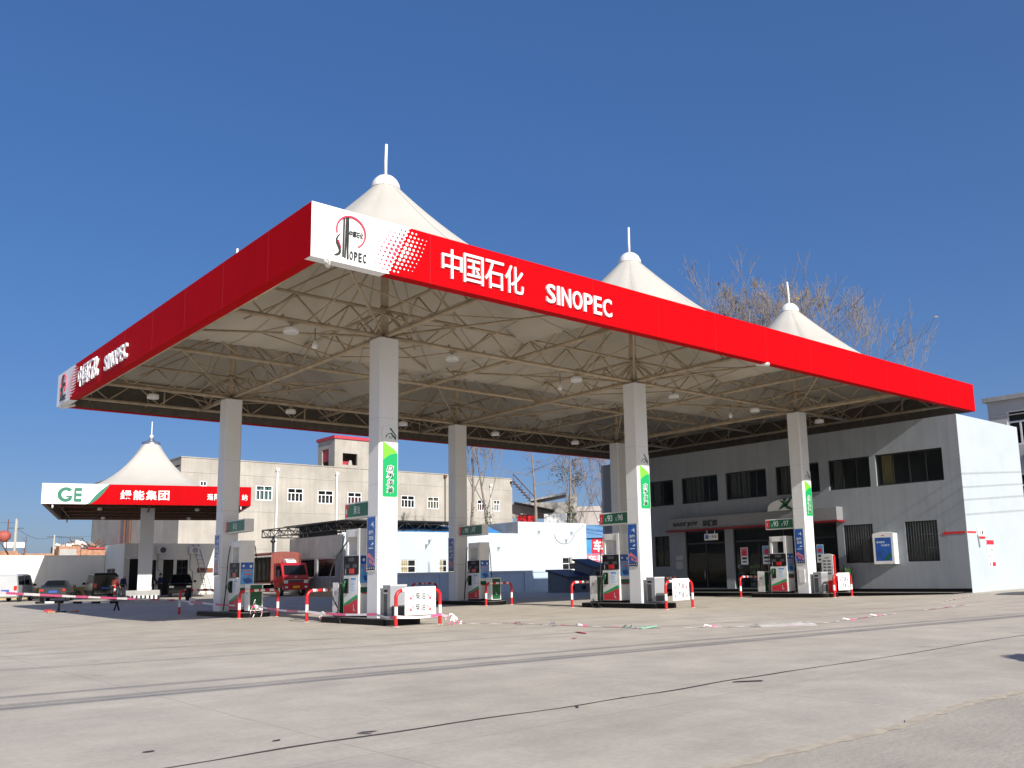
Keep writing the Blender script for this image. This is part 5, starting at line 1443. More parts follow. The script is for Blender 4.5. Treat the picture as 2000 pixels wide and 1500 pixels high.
amx = face_mx((92.6, 90.6, 0), (.70, -.714, 0), (0, 0, 1))
g = MB(); g.box(0, -1, -12, 16, 11.6, 0, 0, amx); g.box(-.2, 11.6, -12, 16.2, 12.4, .2, 0, amx); g.build('wall', M['flat'], ap)
for k in range(5):
    for z in (4.2, 7.6):
        g = MB(); g.box(4.2 + 2.3 * k, z, .004, 5.9 + 2.3 * k, z + 2.6, .05, 0, amx); g.build('balcony', [M['wframe'], M['redcurt'], M['sky'], M['wframe'], M['pale']][k], ap)
        g = MB(); g.box(4.3 + 2.3 * k, z + .9, .05, 5.8 + 2.3 * k, z + 2.3, .06, 0, amx); g.build('window', M['dglass'], ap)
# ------------------------------------------------------------ right-hand building
rb = thing('grey_apartment_building', 'grey rendered multi storey building with white window frames at the right edge', 'building', (50, -4, 0))
rmx = face_mx((46, 3.1, 0), *LEFTF)
RW = [(1.06, 3.2, z, z + 2.1) for z in (.9, 4.6, 8.4)] + [(4.4, 6.6, z, z + 2.1) for z in (.9, 4.6, 8.4)] + [(7.8, 10., z, z + 2.1) for z in (.9, 4.6, 8.4)]
g = MB(); wall_open(g, rmx, 0, 16, -.2, 11.15, RW, .2); g.box(46.02, 2.9, -.2, 56, 3.1, 11.1); g.box(46.2, -12.9, 10.8, 56, 2.9, 10.9); g.box(46.02, -13.0, -.2, 56, -12.8, 11.1); g.build('wall', M['rbw'] if 'rbw' in M else M.setdefault('rbw', mat('grey_stucco', (.50, .49, .48), .9, 0, .06, .8, streak=.12)), rb)
g = MB(); g.box(45.75, -13.2, 11.153, 56.2, 3.3, 11.42); g.build('cornice', M['cementg'], rb)
g = MB(); g.box(45.96, -13, 10.2, 45.998, 3.1, 10.26); g.build('joint', M['cementg'], rb)
for (a, b, c, d) in RW: window(rb, rmx, a, b, c, d, .12, M['wframe'], M['dglass'], nv=3, rail=d - .7, fw_=.10)
t = thing('air_conditioner', 'air conditioner with a round dark fan on the grey building at the right edge', 'air conditioner', (45.8, .3, 7.1))
g = MB(); g.box(45.62, .2, 7.15, 45.98, 1.1, 7.9); g.build('casing', M['pwhite'], t, bev=.02)
g = MB(); g.disc(-.02, 0, .27, 0, .012, 16, 0, face_mx((45.62, .65, 7.53), *LEFTF)); g.build('fan_grille', M['dgrey'], t)
# ------------------------------------------------------------ far left: hut ruins, poles
t = thing('brick_hut', 'half demolished brick hut with rubble and scrap on its roof behind the wall', 'hut', (17, 88, 0))
g = MB(); g.box(14.9, 87.5, 0, 17.0, 91, 5.5); g.box(17.02, 87.3, 0, 22, 91, 5.2); g.build('wall', M['brick'], t)
g = MB(); g.box(15.0, 87.44, 3.5, 16.6, 87.495, 5.2); g.build('plaster_patch', M['cementg'], t)
g = MB(); g.box(17.6, 87.1, 5.21, 22.3, 91, 5.35); g.build('red_eave', M['redroof'], t)
g = MB(); r_ = random.Random(11)
for k in range(46):
    x = r_.uniform(15, 19.2); s_ = r_.uniform(.12, .35); z = 5.45 + max(0, .7 - abs(x - 17.2) * .4) * r_.random()
    g.box(-s_, -s_ * .7, -s_ * .4, s_, s_ * .7, s_ * .4, r_.randrange(3), Matrix.Translation((x, r_.uniform(87.6, 89.5), z)) @ Euler((r_.random(), r_.random(), r_.random() * 3)).to_matrix().to_4x4())
g.build('rubble', [M['brick'], M['cementg'], M['cream']], t)
g = MB()
for k in range(12):
    a = Vector((r_.uniform(16.6, 19), 88, 5.3)); g.cyl(a, a + Vector((r_.uniform(-1.4, 1.4), r_.uniform(-.5, .5), r_.uniform(.3, 1.1))), .05, 5)
g.build('scrap_bars', M['rust'], t)
t = thing('roof_railing', 'thin dark railing on the roof of the brick hut', 'railing', (15.6, 87.7, 5.5))
g = MB(); g.cyl((14.9, 87.6, 6.45), (17.2, 87.6, 6.35), .03, 5)
for k in range(12): g.cyl((14.9 + .21 * k, 87.6, 5.5), (14.9 + .21 * k, 87.6, 6.42), .015, 4)
g.build('bars', M['dgrey'], t)
for i, (x, y, zt, r_, arm, lab) in enumerate(((11.0, 88.8, 8.4, .14, 0, 'plain concrete pole right of the red balloon'), (12.25, 95, 8.6, .13, 1, 'concrete power pole with a cross arm and a white board'), (14.7, 88.9, 6.75, .12, 2, 'short pale pole beside the brick hut'))):
    t = thing('power_pole', lab, 'pole', (x, y, 0), 0, 'poles behind the boundary wall')
    g = MB(); g.cyl((x, y, 0), (x, y, zt), r_ * 1.2, 8, r1=r_ * .7); g.build('pole', M['pole'], t)
    if arm:
        g = MB(); g.box(x - .7, y - .06, zt - (.9 if arm == 1 else .25), x + .7, y + .06, zt - (.8 if arm == 1 else .17)); g.build('cross_arm', M['dgrey'], t)
    if arm == 1:
        g = MB(); g.box(x - 1.15, y - .12, 5.6, x + .9, y - .08, 6.2); g.build('board', M['pale'], t)
t = thing('balloon_pole', 'red ball lantern on a thin rusty mast at the left edge', 'lantern', (10.2, 90, 0))
g = MB(); g.cyl((10.45, 90, 0), (10.5, 90, 8.4), .05, 6); g.build('mast', M['rust'], t)
g = MB(); g.lathe([(0, 5.95), (.2, 5.98), (.3, 6.1), (.58, 6.35), (.66, 6.65), (.58, 6.95), (.35, 7.15), (.12, 7.22), (0, 7.22)], 16, 0, Matrix.Translation((10.2, 90, 0))); g.build('ball', M['redball'] if 'redball' in M else M.setdefault('redball', mat('faded_red_cloth', (.36, .09, .07), .7, 0, .2, 3)), t)
t = thing('scrub_tree', 'small bare scrub behind the wall near the concrete pole', 'tree', (11.4, 86, 0))
g = MB(); g.tube([(11.3, 86, 0), (11.35, 86, 4.5), (11.5, 86, 6.4)], [.09, .06, .02], 5)
for k in range(9): z = 4.2 + .25 * k; g.tube([(11.35, 86, z), (11.35 + (-1) ** k * .35, 86.1, z + .45)], [.03, .01], 4)
g.build('branches', M['rust'], t)
t = thing('wall_hut', 'low brick chimney block behind the wall under the red ball', 'hut', (9.6, 88, 0))
g = MB(); g.box(9.6, 88, 0, 11.2, 90, 5.0); g.box(11.3, 88.4, 0, 14.6, 90, 4.75); g.build('wall', M['brick'], t)
g = MB(); g.cyl((9.0, 87.8, 6.6), (10.3, 87.8, 4.7), .06, 5); g.build('plank', M['dgrey'], t)
# wires strung between the poles
g = MB()
for (a, b) in (((-40, 92, 8.2), (11.0, 88.8, 8.0)), ((11.0, 88.8, 8.0), (12.25, 95, 7.7)), ((12.25, 95, 7.75), (14.7, 88.9, 6.5)), ((14.7, 88.9, 6.55), (30, 84, 8.5))):
    a = Vector(a); b = Vector(b); n = 12
    g.tube([a + (b - a) * k / n + Vector((0, 0, -.6 * math.sin(PI * k / n))) for k in range(n + 1)], .02, 4)
tag(g.build('power_wire', M['dgrey']), 'thin dark wires strung between the far poles', 'wire')
# ------------------------------------------------------------ vehicles
M['silver'] = mat('silver_car_paint', (.62, .63, .65), .25, .4, .03, 2, coat=.6)
M['blackpaint'] = mat('black_car_paint', (.006, .006, .008), .3, .0, .1, 2, coat=.15, spec=.3)
M['greypaint'] = mat('dark_grey_car_paint', (.03, .033, .037), .25, .2, .1, 2, coat=.4)
M['redpaint'] = mat('red_truck_paint', (.40, .012, .02), .28, 0, .06, 2, coat=.5)
M['cargo'] = mat('faded_red_cargo_sheet', (.21, .055, .04), .6, 0, .15, 2, streak=.25)
M['tarp'] = mat('dark_olive_tarpaulin', (.022, .022, .015), .85, 0, .4, 2, bump=.5, bscale=4)
M['amber'] = mat('red_tail_lens', (.45, .02, .01), .2, 0, .05, 4)
M['orange'] = mat('orange_lens', (.7, .22, .03), .25, 0, .05, 4)
M['headlamp'] = mat('clear_lamp_lens', (.75, .76, .74), .12, 0, .05, 4)
M['plateb'] = mat('blue_number_plate', (.02, .08, .35), .4, 0, .05, 3)
M['platey'] = mat('yellow_number_plate', (.75, .50, .03), .4, 0, .05, 3)
def wheel(par, x, y, r_, w):
    g = MB(); mx = Matrix.Translation((x, y, r_)) @ Matrix.Rotation(PI / 2, 4, 'X')
    g.lathe([(r_ * .62, -w / 2), (r_ * .95, -w / 2), (r_, -w * .35), (r_, w * .35), (r_ * .95, w / 2), (r_ * .62, w / 2)], 20, 0, mx)
    t = g.build('tyre', M['rubber'], par, world=False)
    g = MB(); g.lathe([(0, -w * .42), (r_ * .5, -w * .40), (r_ * .63, -w * .48), (r_ * .63, w * .48), (r_ * .5, w * .40), (0, w * .42)], 16, 0, mx); g.build('rim', M['chrome'], t, world=False)
def car(name, lab, cat, loc, rz, paint, st, L_, tail, head, plate, glass='dglass'):
    """st: list of (x, z_bottom, z_belt, z_top, half_width_belt, half_width_top); nose at +x"""
    t = thing(name, lab, cat, loc, rz)
    g = MB(); rings = []
    for (x, zb, zm, zt, wb, wt) in st:
        zt = max(zt, zm + .01)
        rings.append([(x, -wb * .92, zb), (x, -wb, zb + (zm - zb) * .45), (x, -wb * .97, zm), (x, -wt, zt - .04), (x, -wt * .8, zt), (x, wt * .8, zt), (x, wt, zt - .04), (x, wb * .97, zm), (x, wb, zb + (zm - zb) * .45), (x, wb * .92, zb)])
    n = 10; V = [v for r_ in rings for v in r_]
    F = [(i * n + k, i * n + (k + 1) % n, (i + 1) * n + (k + 1) % n, (i + 1) * n + k) for i in range(len(rings) - 1) for k in range(n)]
    F += [tuple(range(n))[::-1], tuple((len(rings) - 1) * n + k for k in range(n))]
    g.add(V, F, 0, False); body = g.build('body', paint, t, world=False, bev=.02)
    # glazing: side windows between stations with a cabin, front and rear screens
    cab = [i for i in range(len(st)) if st[i][3] - st[i][2] > .25]
    for s_ in (-1, 1):
        for a, b in zip(cab[:-1], cab[1:]):
            A, B = st[a], st[b]
            if B[0] - A[0] < .25: continue
            e = .06
            def P(S, f, xo):
                y = S[4] * .97 + (S[5] - S[4] * .97) * f; return (S[0] + xo, s_ * (y + .008), S[2] + (S[3] - .04 - S[2]) * f)
            g = MB(); g.add([P(A, .12, e), P(B, .12, -e), P(B, .88, -e), P(A, .88, e)], [(0, 1, 2, 3) if s_ > 0 else (3, 2, 1, 0)]); g.build('side_window', M[glass], t, world=False)
    for (a, b, nm) in ((cab[-1], cab[-1] + 1, 'windscreen'), (cab[0], cab[0] - 1, 'rear_window')):
        if 0 <= b < len(st):
            A, B = st[a], st[b]; d = .014 if nm == 'windscreen' else -.014
            g = MB(); f0, f1 = .10, .9
            def Q(f, s_):
                x = A[0] + (B[0] - A[0]) * f; zt = A[3] + (B[3] - A[3]) * f; w = (A[5] + (B[5] - A[5]) * f) * .86
                return (x + d, s_ * w, zt + .012)
            g.add([Q(f0, -1), Q(f1, -1), Q(f1, 1), Q(f0, 1)], [(0, 1, 2, 3), (3, 2, 1, 0)][:1]); g.build(nm, M[glass], t, world=False)
    x0, x1 = st[0][0], st[-1][0]; wb = st[0][4]
    for s_ in (-1, 1):
        g = MB(); g.box(x0 - .02, s_ * (wb - .22), tail[0], x0 + .03, s_ * (wb - .03), tail[1]); g.build('tail_light', M['amber'], t, world=False, bev=.006)
        g = MB(); g.box(x1 - .06, s_ * (st[-1][4] - .35), head[0], x1 + .02, s_ * (st[-1][4] - .04), head[1]); g.build('headlight', M['headlamp'], t, world=False, bev=.006)
        k = cab[-1]
        g = MB(); g.box(st[k][0] + .05, s_ * st[k][4], st[k][2] + .02, st[k][0] + .18, s_ * (st[k][4] + .2), st[k][2] + .18); g.build('mirror', M['black'], t, world=False, bev=.02)
    g = MB(); g.box(x0 - .03, -.24, plate, x0 + .0, .24, plate + .14); g.build('number_plate', M['plateb'], t, world=False)
    g = MB(); g.box(x0 - .05, -wb * .9, st[0][1] - .02, x0 + .05, wb * .9, st[0][1] + .2); g.build('bumper', M['greypaint'] if paint is not M['silver'] else M['silver'], t, world=False, bev=.02)
    g = MB(); g.box(x1 - .05, -.4, head[0] - .02, x1 + .015, .4, head[1] - .03); g.build('grille', M['black'], t, world=False)
    w = max(s[4] for s in st)
    for x in (x0 + L_ * .19, x0 + L_ * .81):
        for s_ in (-1, 1): wheel(t, x, s_ * (w - .12), .29, .18)
    return t
VAN = [(-1.85, .38, .98, 1.70, .74, .62), (-1.75, .28, 1.02, 1.82, .78, .66), (-.5, .24, 1.02, 1.86, .80, .68), (.55, .24, 1.02, 1.86, .80, .68), (1.05, .24, 1.0, 1.80, .80, .64), (1.62, .26, .95, 1.02, .78, .70), (1.85, .34, .80, .86, .72, .64)]
SED = [(-2.2, .40, .82, .92, .76, .66), (-2.1, .30, .90, .97, .82, .70), (-1.45, .24, .94, 1.02, .84, .68), (-.85, .22, .92, 1.40, .85, .56), (.35, .22, .92, 1.42, .85, .56), (1.05, .22, .92, .98, .85, .66), (2.0, .26, .78, .84, .82, .66), (2.2, .36, .62, .68, .72, .6)]
SUV = [(-2.15, .42, 1.0, 1.08, .82, .66), (-2.05, .32, 1.04, 1.55, .86, .62), (-.9, .28, 1.04, 1.68, .88, .62), (.4, .28, 1.02, 1.66, .88, .60), (1.05, .28, 1.0, 1.06, .88, .70), (2.0, .30, .90, .96, .86, .70), (2.15, .40, .74, .80, .78, .64)]
def gz(x, y, dz=0): return (x, y, T(x, y) + dz)
car('parked_van', 'silver minivan parked at the left edge seen from behind', 'van', gz(4.3, 52.4), R(62), M['silver'], VAN, 3.7, (.75, 1.05), (.55, .75), .66)
car('parked_car', 'dark saloon car parked between the silver minivan and the black van', 'car', gz(6.2, 49.0), R(70), M['greypaint'], SED, 4.4, (.70, .84), (.50, .64), .60)
car('parked_van', 'black van parked with its rear to the camera left of the site office', 'van', gz(9.7, 52.0), R(84), M['blackpaint'], [(s[0], s[1], s[2], s[3] * 1.0, s[4] * 1.06, s[5] * 1.12) for s in VAN], 3.7, (.8, 1.1), (.55, .75), .7)
car('parked_car', 'black car parked in the shade before the office doors, nose to the camera', 'car', gz(14.9, 50.6), R(-110), M['blackpaint'], SUV, 4.3, (.8, .95), (.68, .82), .7)
car('parked_car', 'dark car added out of view beyond the right edge to cast a shadow', 'car', gz(32.6, -5.9), R(5), M['greypaint'], SUV, 4.3, (.8, .95), (.68, .82), .7)  # unseen car added for its shadow on the ground
# truck
t = thing('box_truck', 'red light truck with a faded red corrugated cargo box and open tarpaulin side', 'truck', gz(20.6, 44.0), R(-91.5))
b = lambda n, m_, *bx, bev=0.: (lambda g: [g.box(*q) for q in bx] and g.build(n, m_, t, world=False, bev=bev))(MB())
g = MB()
prof = [(-.75, .62), (.78, .62), (.86, .80), (.86, 1.30), (.74, 1.50), (.42, 2.28), (.25, 2.42), (-.75, 2.42)]   # nose at +x
mx = Matrix(((1, 0, 0, 0), (0, 0, 1, 0), (0, 1, 0, 0), (0, 0, 0, 1)))
g.prism(prof, -1.0, 1.0, 0, mx); cab = g.build('cab', M['redpaint'], t, world=False, bev=.05, seg=3)
g = MB(); g.add([(.76, -.86, 1.54), (.76, .86, 1.54), (.455, .80, 2.24), (.455, -.80, 2.24)], [(0, 1, 2, 3)]); g.build('windscreen', M['dglass'], cab, world=False)
g = MB(); g.cyl((.80, -.5, 1.50), (.62, -.05, 1.85), .012, 4); g.cyl((.80, .2, 1.50), (.62, .6, 1.85), .012, 4); g.build('wiper', M['black'], cab, world=False)
for s_ in (-1, 1):
    g = MB(); g.add([(-.45, s_ * 1.006, 1.5), (.60, s_ * 1.006, 1.5), (.34, s_ * 1.006, 2.2), (-.45, s_ * 1.006, 2.2)], [(0, 1, 2, 3) if s_ < 0 else (3, 2, 1, 0)]); g.build('side_window', M['dglass'], cab, world=False)
    g = MB(); g.box(.80, s_ * .62, .92, .90, s_ * .92, 1.16); g.build('headlight', M['headlamp'], cab, world=False, bev=.02)
    g = MB(); g.box(.80, s_ * .95, 1.0, .86, s_ * 1.01, 1.3); g.build('indicator', M['orange'], cab, world=False)
    g = MB(); g.box(.55, s_ * 1.16, 1.35, .62, s_ * 1.36, 1.9); g.cyl((.5, s_ * 1.0, 1.9), (.58, s_ * 1.25, 1.92), .02, 5); g.build('mirror', M['black'], cab, world=False)
g = MB(); g.box(.865, -.60, 1.02, .89, .60, 1.16); g.build('grille', M['dgrey'], cab, world=False)
g = MB(); g.box(.865, -.62, 1.165, .895, .62, 1.20); g.disc(0, 1.36, .09, .0, .02, 6, 0, face_mx((.84, 0, 0), (0, 1, 0), (0, 0, 1))); g.build('trim', M['chrome'], cab, world=False)
g = MB(); g.box(.74, -1.0, .45, .95, 1.0, .82); bp = g.build('bumper', M['redpaint'], t, world=False, bev=.04)
g = MB(); g.box(.955, -.26, .58, .962, .26, .74); g.build('number_plate', M['platey'], bp, world=False)
for s_ in (-.75, .75):
    g = MB(); g.box(.95, s_ - .1, .58, .962, s_ + .1, .72); g.build('fog_lamp', M['headlamp'], bp, world=False)
g = MB(); g.prism([(-.62, 2.43), (.05, 2.43), (-.1, 2.62), (-.5, 2.74)], -.38, .38, 0, mx); g.build('roof_fairing', M['pwhite'], cab, world=False, bev=.03)
g = MB(); g.box(-.32, -.2, 2.62, -.08, .2, 2.66); g.build('fairing_vent', M['black'], cab, world=False)
b('chassis', M['black'], (-5.4, -.42, .5, .6, .42, .72))
b('cargo_floor', M['cargo'], (-5.4, -1.1, .92, -.85, 1.1, 1.08))
g = MB()
for k in range(22): g.box(-.93 + .0 * k, -1.12 + .102 * k, 1.08, -.87 + .03 * (k % 2), -1.12 + .102 * (k + 1), 3.12)
g.build('front_panel', M['cargo'], t, world=False)
g = MB(); g.box(-5.4, -1.12, 1.08, -5.34, 1.12, 3.1)
for k in range(44): g.box(-5.34 + .1005 * k, 1.06, 1.08, -5.34 + .1005 * (k + 1), 1.12 + .03 * (k % 2), 3.12)
g.build('side_panel', M['cargo'], t, world=False)
g = MB(); V = []; n = 10
for i in range(15):
    x = -5.4 + 4.5 * i / 14
    for j in range(n + 1): a = PI * j / n; V.append((x, -1.12 * math.cos(a), 3.12 + .16 * math.sin(a) + (.02 if i % 2 else 0)))
g.add(V, [(i * (n + 1) + j, i * (n + 1) + j + 1, (i + 1) * (n + 1) + j + 1, (i + 1) * (n + 1) + j) for i in range(14) for j in range(n)], 0, True)
g.add([V[14 * (n + 1) + j] for j in range(n + 1)], [tuple(range(n + 1))])
g.build('roof_sheet', M['cargo'], t, world=False)
g = MB(); V = []
for i in range(25):
    x = -5.2 + 4.2 * i / 24
    for j in range(7): V.append((x, -1.08 - .07 * math.sin(i * 1.3) * (1 - abs(j - 3) / 5) - .05, 1.15 + 1.75 * j / 6))
g.add(V, [(i * 7 + j, (i + 1) * 7 + j, (i + 1) * 7 + j + 1, i * 7 + j + 1) for i in range(24) for j in range(6)], 0, True); g.build('tarpaulin', M['tarp'], t, world=False)
g = MB(); g.box(-5.4, -1.2, 2.92, -.9, -1.12, 3.14); g.box(-5.4, -1.2, .92, -5.25, -1.12, 3.1); g.box(-1.0, -1.2, .92, -.88, -1.12, 3.1); g.build('side_frame', M['cargo'], t, world=False)
g = MB(); g.box(-5.24, -1.215, 1.1, -5.18, -1.13, 2.9)
for k in range(16): g.box(-5.1 + .27 * k, -1.22, 2.90, -4.96 + .27 * k, -1.2, 3.02)
g.build('lashing_rail', M['pwhite'], t, world=False)
for x in (.05, -4.0):
    for s_ in (-1, 1): wheel(t, x, s_ * .84, .40, .24)
b('mudguard', M['black'], (-.5, -.99, .55, -.42, .99, .9), (-4.6, -1.05, .3, -4.55, 1.05, .85))
# ------------------------------------------------------------ people (grown from a skeleton)
def skinned(name, verts, edges, rads, m_, par, sub=1, root=0):
    me = bpy.data.meshes.new(name); me.from_pydata(verts, edges, []); me.update()
    o = bpy.data.objects.new(name, me); COL.objects.link(o)
    md = o.modifiers.new('skin', 'SKIN'); md.use_smooth_shade = True
    if not me.skin_vertices: bpy.ops.mesh.customdata_skin_add() if False else None
    sv = me.skin_vertices[0].data if len(me.skin_vertices) else None
    if sv is None:
        with bpy.context.temp_override(object=o, active_object=o): bpy.ops.mesh.customdata_skin_add()
        sv = me.skin_vertices[0].data
    for i, r_ in enumerate(rads): sv[i].radius = (r_, r_) if not isinstance(r_, tuple) else r_; sv[i].use_root = (i == root)
    s_ = o.modifiers.new('sub', 'SUBSURF'); s_.levels = sub; s_.render_levels = sub
    dg = bpy.context.evaluated_depsgraph_get()
    m2 = bpy.data.meshes.new_from_object(o.evaluated_get(dg))
    bpy.data.objects.remove(o); bpy.data.meshes.remove(me)
    m2.materials.clear(); m2.materials.append(m_)
    for p in m2.polygons: p.use_smooth = True
    o2 = bpy.data.objects.new(name, m2); COL.objects.link(o2)
    if par: o2.parent = par
    return o2
M['skin'] = mat('skin', (.42, .25, .17), .55, 0, .05, 6)
M['hair'] = mat('black_hair', (.012, .01, .009), .6, 0, .2, 20)
M['jred'] = mat('dull_red_jacket', (.15, .02, .015), .8, 0, .15, 5)
M['jblue'] = mat('dark_blue_jacket', (.012, .022, .085), .8, 0, .15, 5)
M['jblack'] = mat('black_jacket', (.012, .012, .014), .8, 0, .15, 5)
M['trous'] = mat('dark_trousers', (.016, .017, .022), .85, 0, .2, 5)
M['wcap'] = mat('white_cap_cloth', (.6, .6, .58), .8, 0, .1, 5)
def person(lab, loc, rz, jm, lean=0., arms=((.10, .10), (.10, .10)), hair='hair', step=.12):
    t = thing('person', lab, 'person', loc, rz)
    def ln(y, z):      # lean forward (towards +y) about the hips
        if z < .92: return (y, z)
        d = z - .92; return (y + d * math.sin(lean), .92 + d * math.cos(lean))
    V = []; E = []; Rr = []
    def add(x, y, z, r_, par=None):
        y, z = ln(y, z); V.append((x, y, z)); Rr.append(r_)
        if par is not None: E.append((par, len(V) - 1))
        return len(V) - 1
    pel = add(0, 0, .94, .14); wst = add(0, 0, 1.10, .125, pel); ch = add(0, .01, 1.30, .15, wst); nk = add(0, .0, 1.46, .06, ch); hd0 = add(0, .01, 1.54, .075, nk); hd1 = add(0, .025, 1.63, .092, hd0); hd2 = add(0, .01, 1.70, .075, hd1)
    nose = add(0, .125, 1.615, .014, hd1)
    for s_ in (-1, 1): add(s_ * .10, .0, 1.62, .014, hd1)
    hands = []
    for i, s_ in enumerate((-1, 1)):
        f, o_ = arms[i]
        sh = add(s_ * .19, 0, 1.39, .062, ch); el = add(s_ * (.24 + o_), f * .6 - .02, 1.12, .047, sh); wr = add(s_ * (.22 + o_ * .6), f * 1.9 + .04, .90 + f * .5, .032, el)
        pm = add(s_ * (.22 + o_ * .6), f * 2.2 + .06, .83 + f * .45, .034, wr)
        for q in range(4):
            k1 = add(s_ * (.20 + .018 * q + o_ * .6), f * 2.4 + .075, .77 + f * .42 - .004 * abs(q - 1.5), .0095, pm); add(s_ * (.20 + .018 * q + o_ * .6) - s_ * .008, f * 2.5 + .09, .72 + f * .42 - .006 * abs(q - 1.5), .008, k1)
        th = add(s_ * (.185 + o_ * .6), f * 2.3 + .09, .80 + f * .43, .010, pm); add(s_ * (.18 + o_ * .6), f * 2.4 + .115, .765 + f * .42, .008, th)
        hands.append((sh, el, wr))
    legs = []
    for s_ in (-1, 1):
        y = step * s_
        hp = add(s_ * .095, 0, .88, .098, pel); kn = add(s_ * .10, y * .6 + .02, .50, .065, hp); an = add(s_ * .105, y, .09, .042, kn); to = add(s_ * .115, y + .15, .04, .038, an)
        legs.append((hp, kn, an))
    skinned('body', V, E, Rr, M['skin'], t, 1, 0)
    def sub(ids, extra): return None
    # jacket
    JV = [V[i] for i in (pel, wst, ch)]; JE = [(0, 1), (1, 2)]; JR = [.165, .165, .18]
    JV.append(tuple(Vector(V[ch]).lerp(Vector(V[nk]), .8))); JE.append((2, 3)); JR.append(.09)
    for (a, b_, c) in hands:
        k = len(JV); JV += [V[a], V[b_], tuple(Vector(V[b_]).lerp(Vector(V[c]), .9))]; JE += [(2, k), (k, k + 1), (k + 1, k + 2)]; JR += [.085, .066, .052]
    skinned('jacket', JV, JE, JR, jm, t, 1, 0)
    TV = [V[pel]]; TE = []; TR = [.158]
    for (a, b_, c) in legs:
        k = len(TV); TV += [V[a], V[b_], V[c]]; TE += [(0, k), (k, k + 1), (k + 1, k + 2)]; TR += [.118, .085, .068]
    skinned('trousers', TV, TE, TR, M['trous'], t, 1, 0)
    h = Vector(V[hd2]); g = MB(); g.lathe([(0, .085), (.06, .07), (.095, .02), (.102, -.04), (.09, -.08)], 14, 0, Matrix.Translation(h + Vector((0, -.015, -.01)))); g.build('hair' if hair == 'hair' else 'cap', M['hair'] if hair == 'hair' else M['wcap'], t, world=False)
    g = MB()
    for s_ in (-1, 1): g.box(s_ * .038 - .012, V[hd1][1] + .088, V[hd1][2] + .018, s_ * .038 + .012, V[hd1][1] + .094, V[hd1][2] + .026)
    g.box(-.025, V[hd1][1] + .08, V[hd1][2] - .058, .025, V[hd1][1] + .086, V[hd1][2] - .052); g.build('face', M['hair'], t, world=False)
person('person in a dull red jacket bending forward left of the small canopy column', gz(9.5, 48.2), R(-60), M['jred'], .35, ((.10, .02), (.12, .02)))
person('person in a dark blue jacket and white cap left of the small canopy column', gz(10.3, 49.2), R(-70), M['jblue'], .30, ((.14, .03), (.10, .03)), hair='cap')
person('person in a black jacket right of the small canopy column', gz(12.9, 51.0), R(160), M['jblack'], .1)
person('person in a blue jacket standing closest to the black car', gz(13.3, 50.2), R(100), M['jblue'], .05, ((.18, .04), (.1, .02)))
# ------------------------------------------------------------ bicycle lying by the small canopy
t = thing('bicycle', 'dark bicycle lying on the ground by the striped kerb', 'bicycle', gz(9.0, 44.6))
bx = Matrix.Translation(gz(9.0, 44.6, .12)) @ Euler((R(-68), 0, R(20))).to_matrix().to_4x4()
for x in (-.5, .5):
    g = MB(); g.tube([(x + .32 * math.cos(2 * PI * k / 20), 0, .32 + .32 * math.sin(2 * PI * k / 20)) for k in range(21)], .02, 6, 0, None, False, bx)
    wh = g.build('wheel', M['rubber'], t)
    g = MB()
    for k in range(8): g.cyl((x, 0, .32), (x + .3 * math.cos(PI * k / 4), 0, .32 + .3 * math.sin(PI * k / 4)), .004, 4, 0, bx)
    g.build('spokes', M['chrome'], wh)
g = MB()
for a, c in (((-.5, 0, .32), (-.15, 0, .8)), ((-.15, 0, .8), (.38, 0, .82)), ((-.05, 0, .34), (-.15, 0, .85)), ((-.05, 0, .34), (.38, 0, .8)), ((-.5, 0, .32), (-.05, 0, .34)), ((.5, 0, .32), (.36, 0, .95))): g.cyl(a, c, .018, 6, 0, bx)
g.build('frame', M['dgrey'], t)
g = MB(); g.tube([(.30, -.28, 1.0), (.36, -.1, .98), (.36, .1, .98), (.30, .28, 1.0)], .014, 6, 0, None, True, bx); g.build('handlebar', M['chrome'], t)
g = MB(); g.box(-.28, -.07, .86, -.04, .07, .92, 0, bx); g.build('saddle', M['black'], t)
# ------------------------------------------------------------ road block beam
t = thing('barrier_beam', 'long low black and white barrier beam on stubby legs at the left', 'barrier', gz(3.1, 30.6))
a = Vector((1.46, 31.0, .62)); b_ = Vector((4.72, 30.2, .52)); ext = (b_ - a); a2 = a - ext * .1; n = 9
g = MB()
for k in range(n):
    p = a2 + (b_ - a2) * k / n; q = a2 + (b_ - a2) * (k + 1) / n; g.cyl(p, q, .055, 8, k % 2)
g.build('beam', [M['black'], M['pwhite']], t)
for (f, sp) in ((.28, 0), (.98, .12)):
    p = a2 + (b_ - a2) * f; z = T(p.x, p.y)
    g = MB()
    if sp: g.cyl((p.x - sp, p.y, z), p, .04, 6); g.cyl((p.x + sp, p.y, z), p, .04, 6)
    else: g.cyl((p.x, p.y, z), p, .06, 8); g.box(p.x - .35, p.y - .06, z, p.x + .35, p.y + .06, z + .06)
    g.build('leg', M['black'], t)
for i, (x, y, lab) in enumerate(((1.75, 30.6, 'broken brick left of the barrier beam leg'), (2.75, 30.35, 'broken brick right of the barrier beam leg'), (2.0, 32.3, 'flat red scrap lying just behind the barrier beam'))):
    g = MB(); g.box(x - .17, y - .09, T(x, y) + .0, x + .17, y + .09, T(x, y) + .10); tag(g.build('loose_brick', M['brick'] if i < 2 else M['pred'], bev=.015), lab, 'brick')
g = MB(); P = Vector(gz(-.6, 32.2)); g.tube([P, P + Vector((-.05, 0, .25)), P + Vector((.0, 0, .33)), P + Vector((.09, 0, .30)), P + Vector((.1, 0, .18))], .018, 6); tag(g.build('anchor_hook', M['rust']), 'bent rusty hook sticking out of the ground at the left', 'hook')
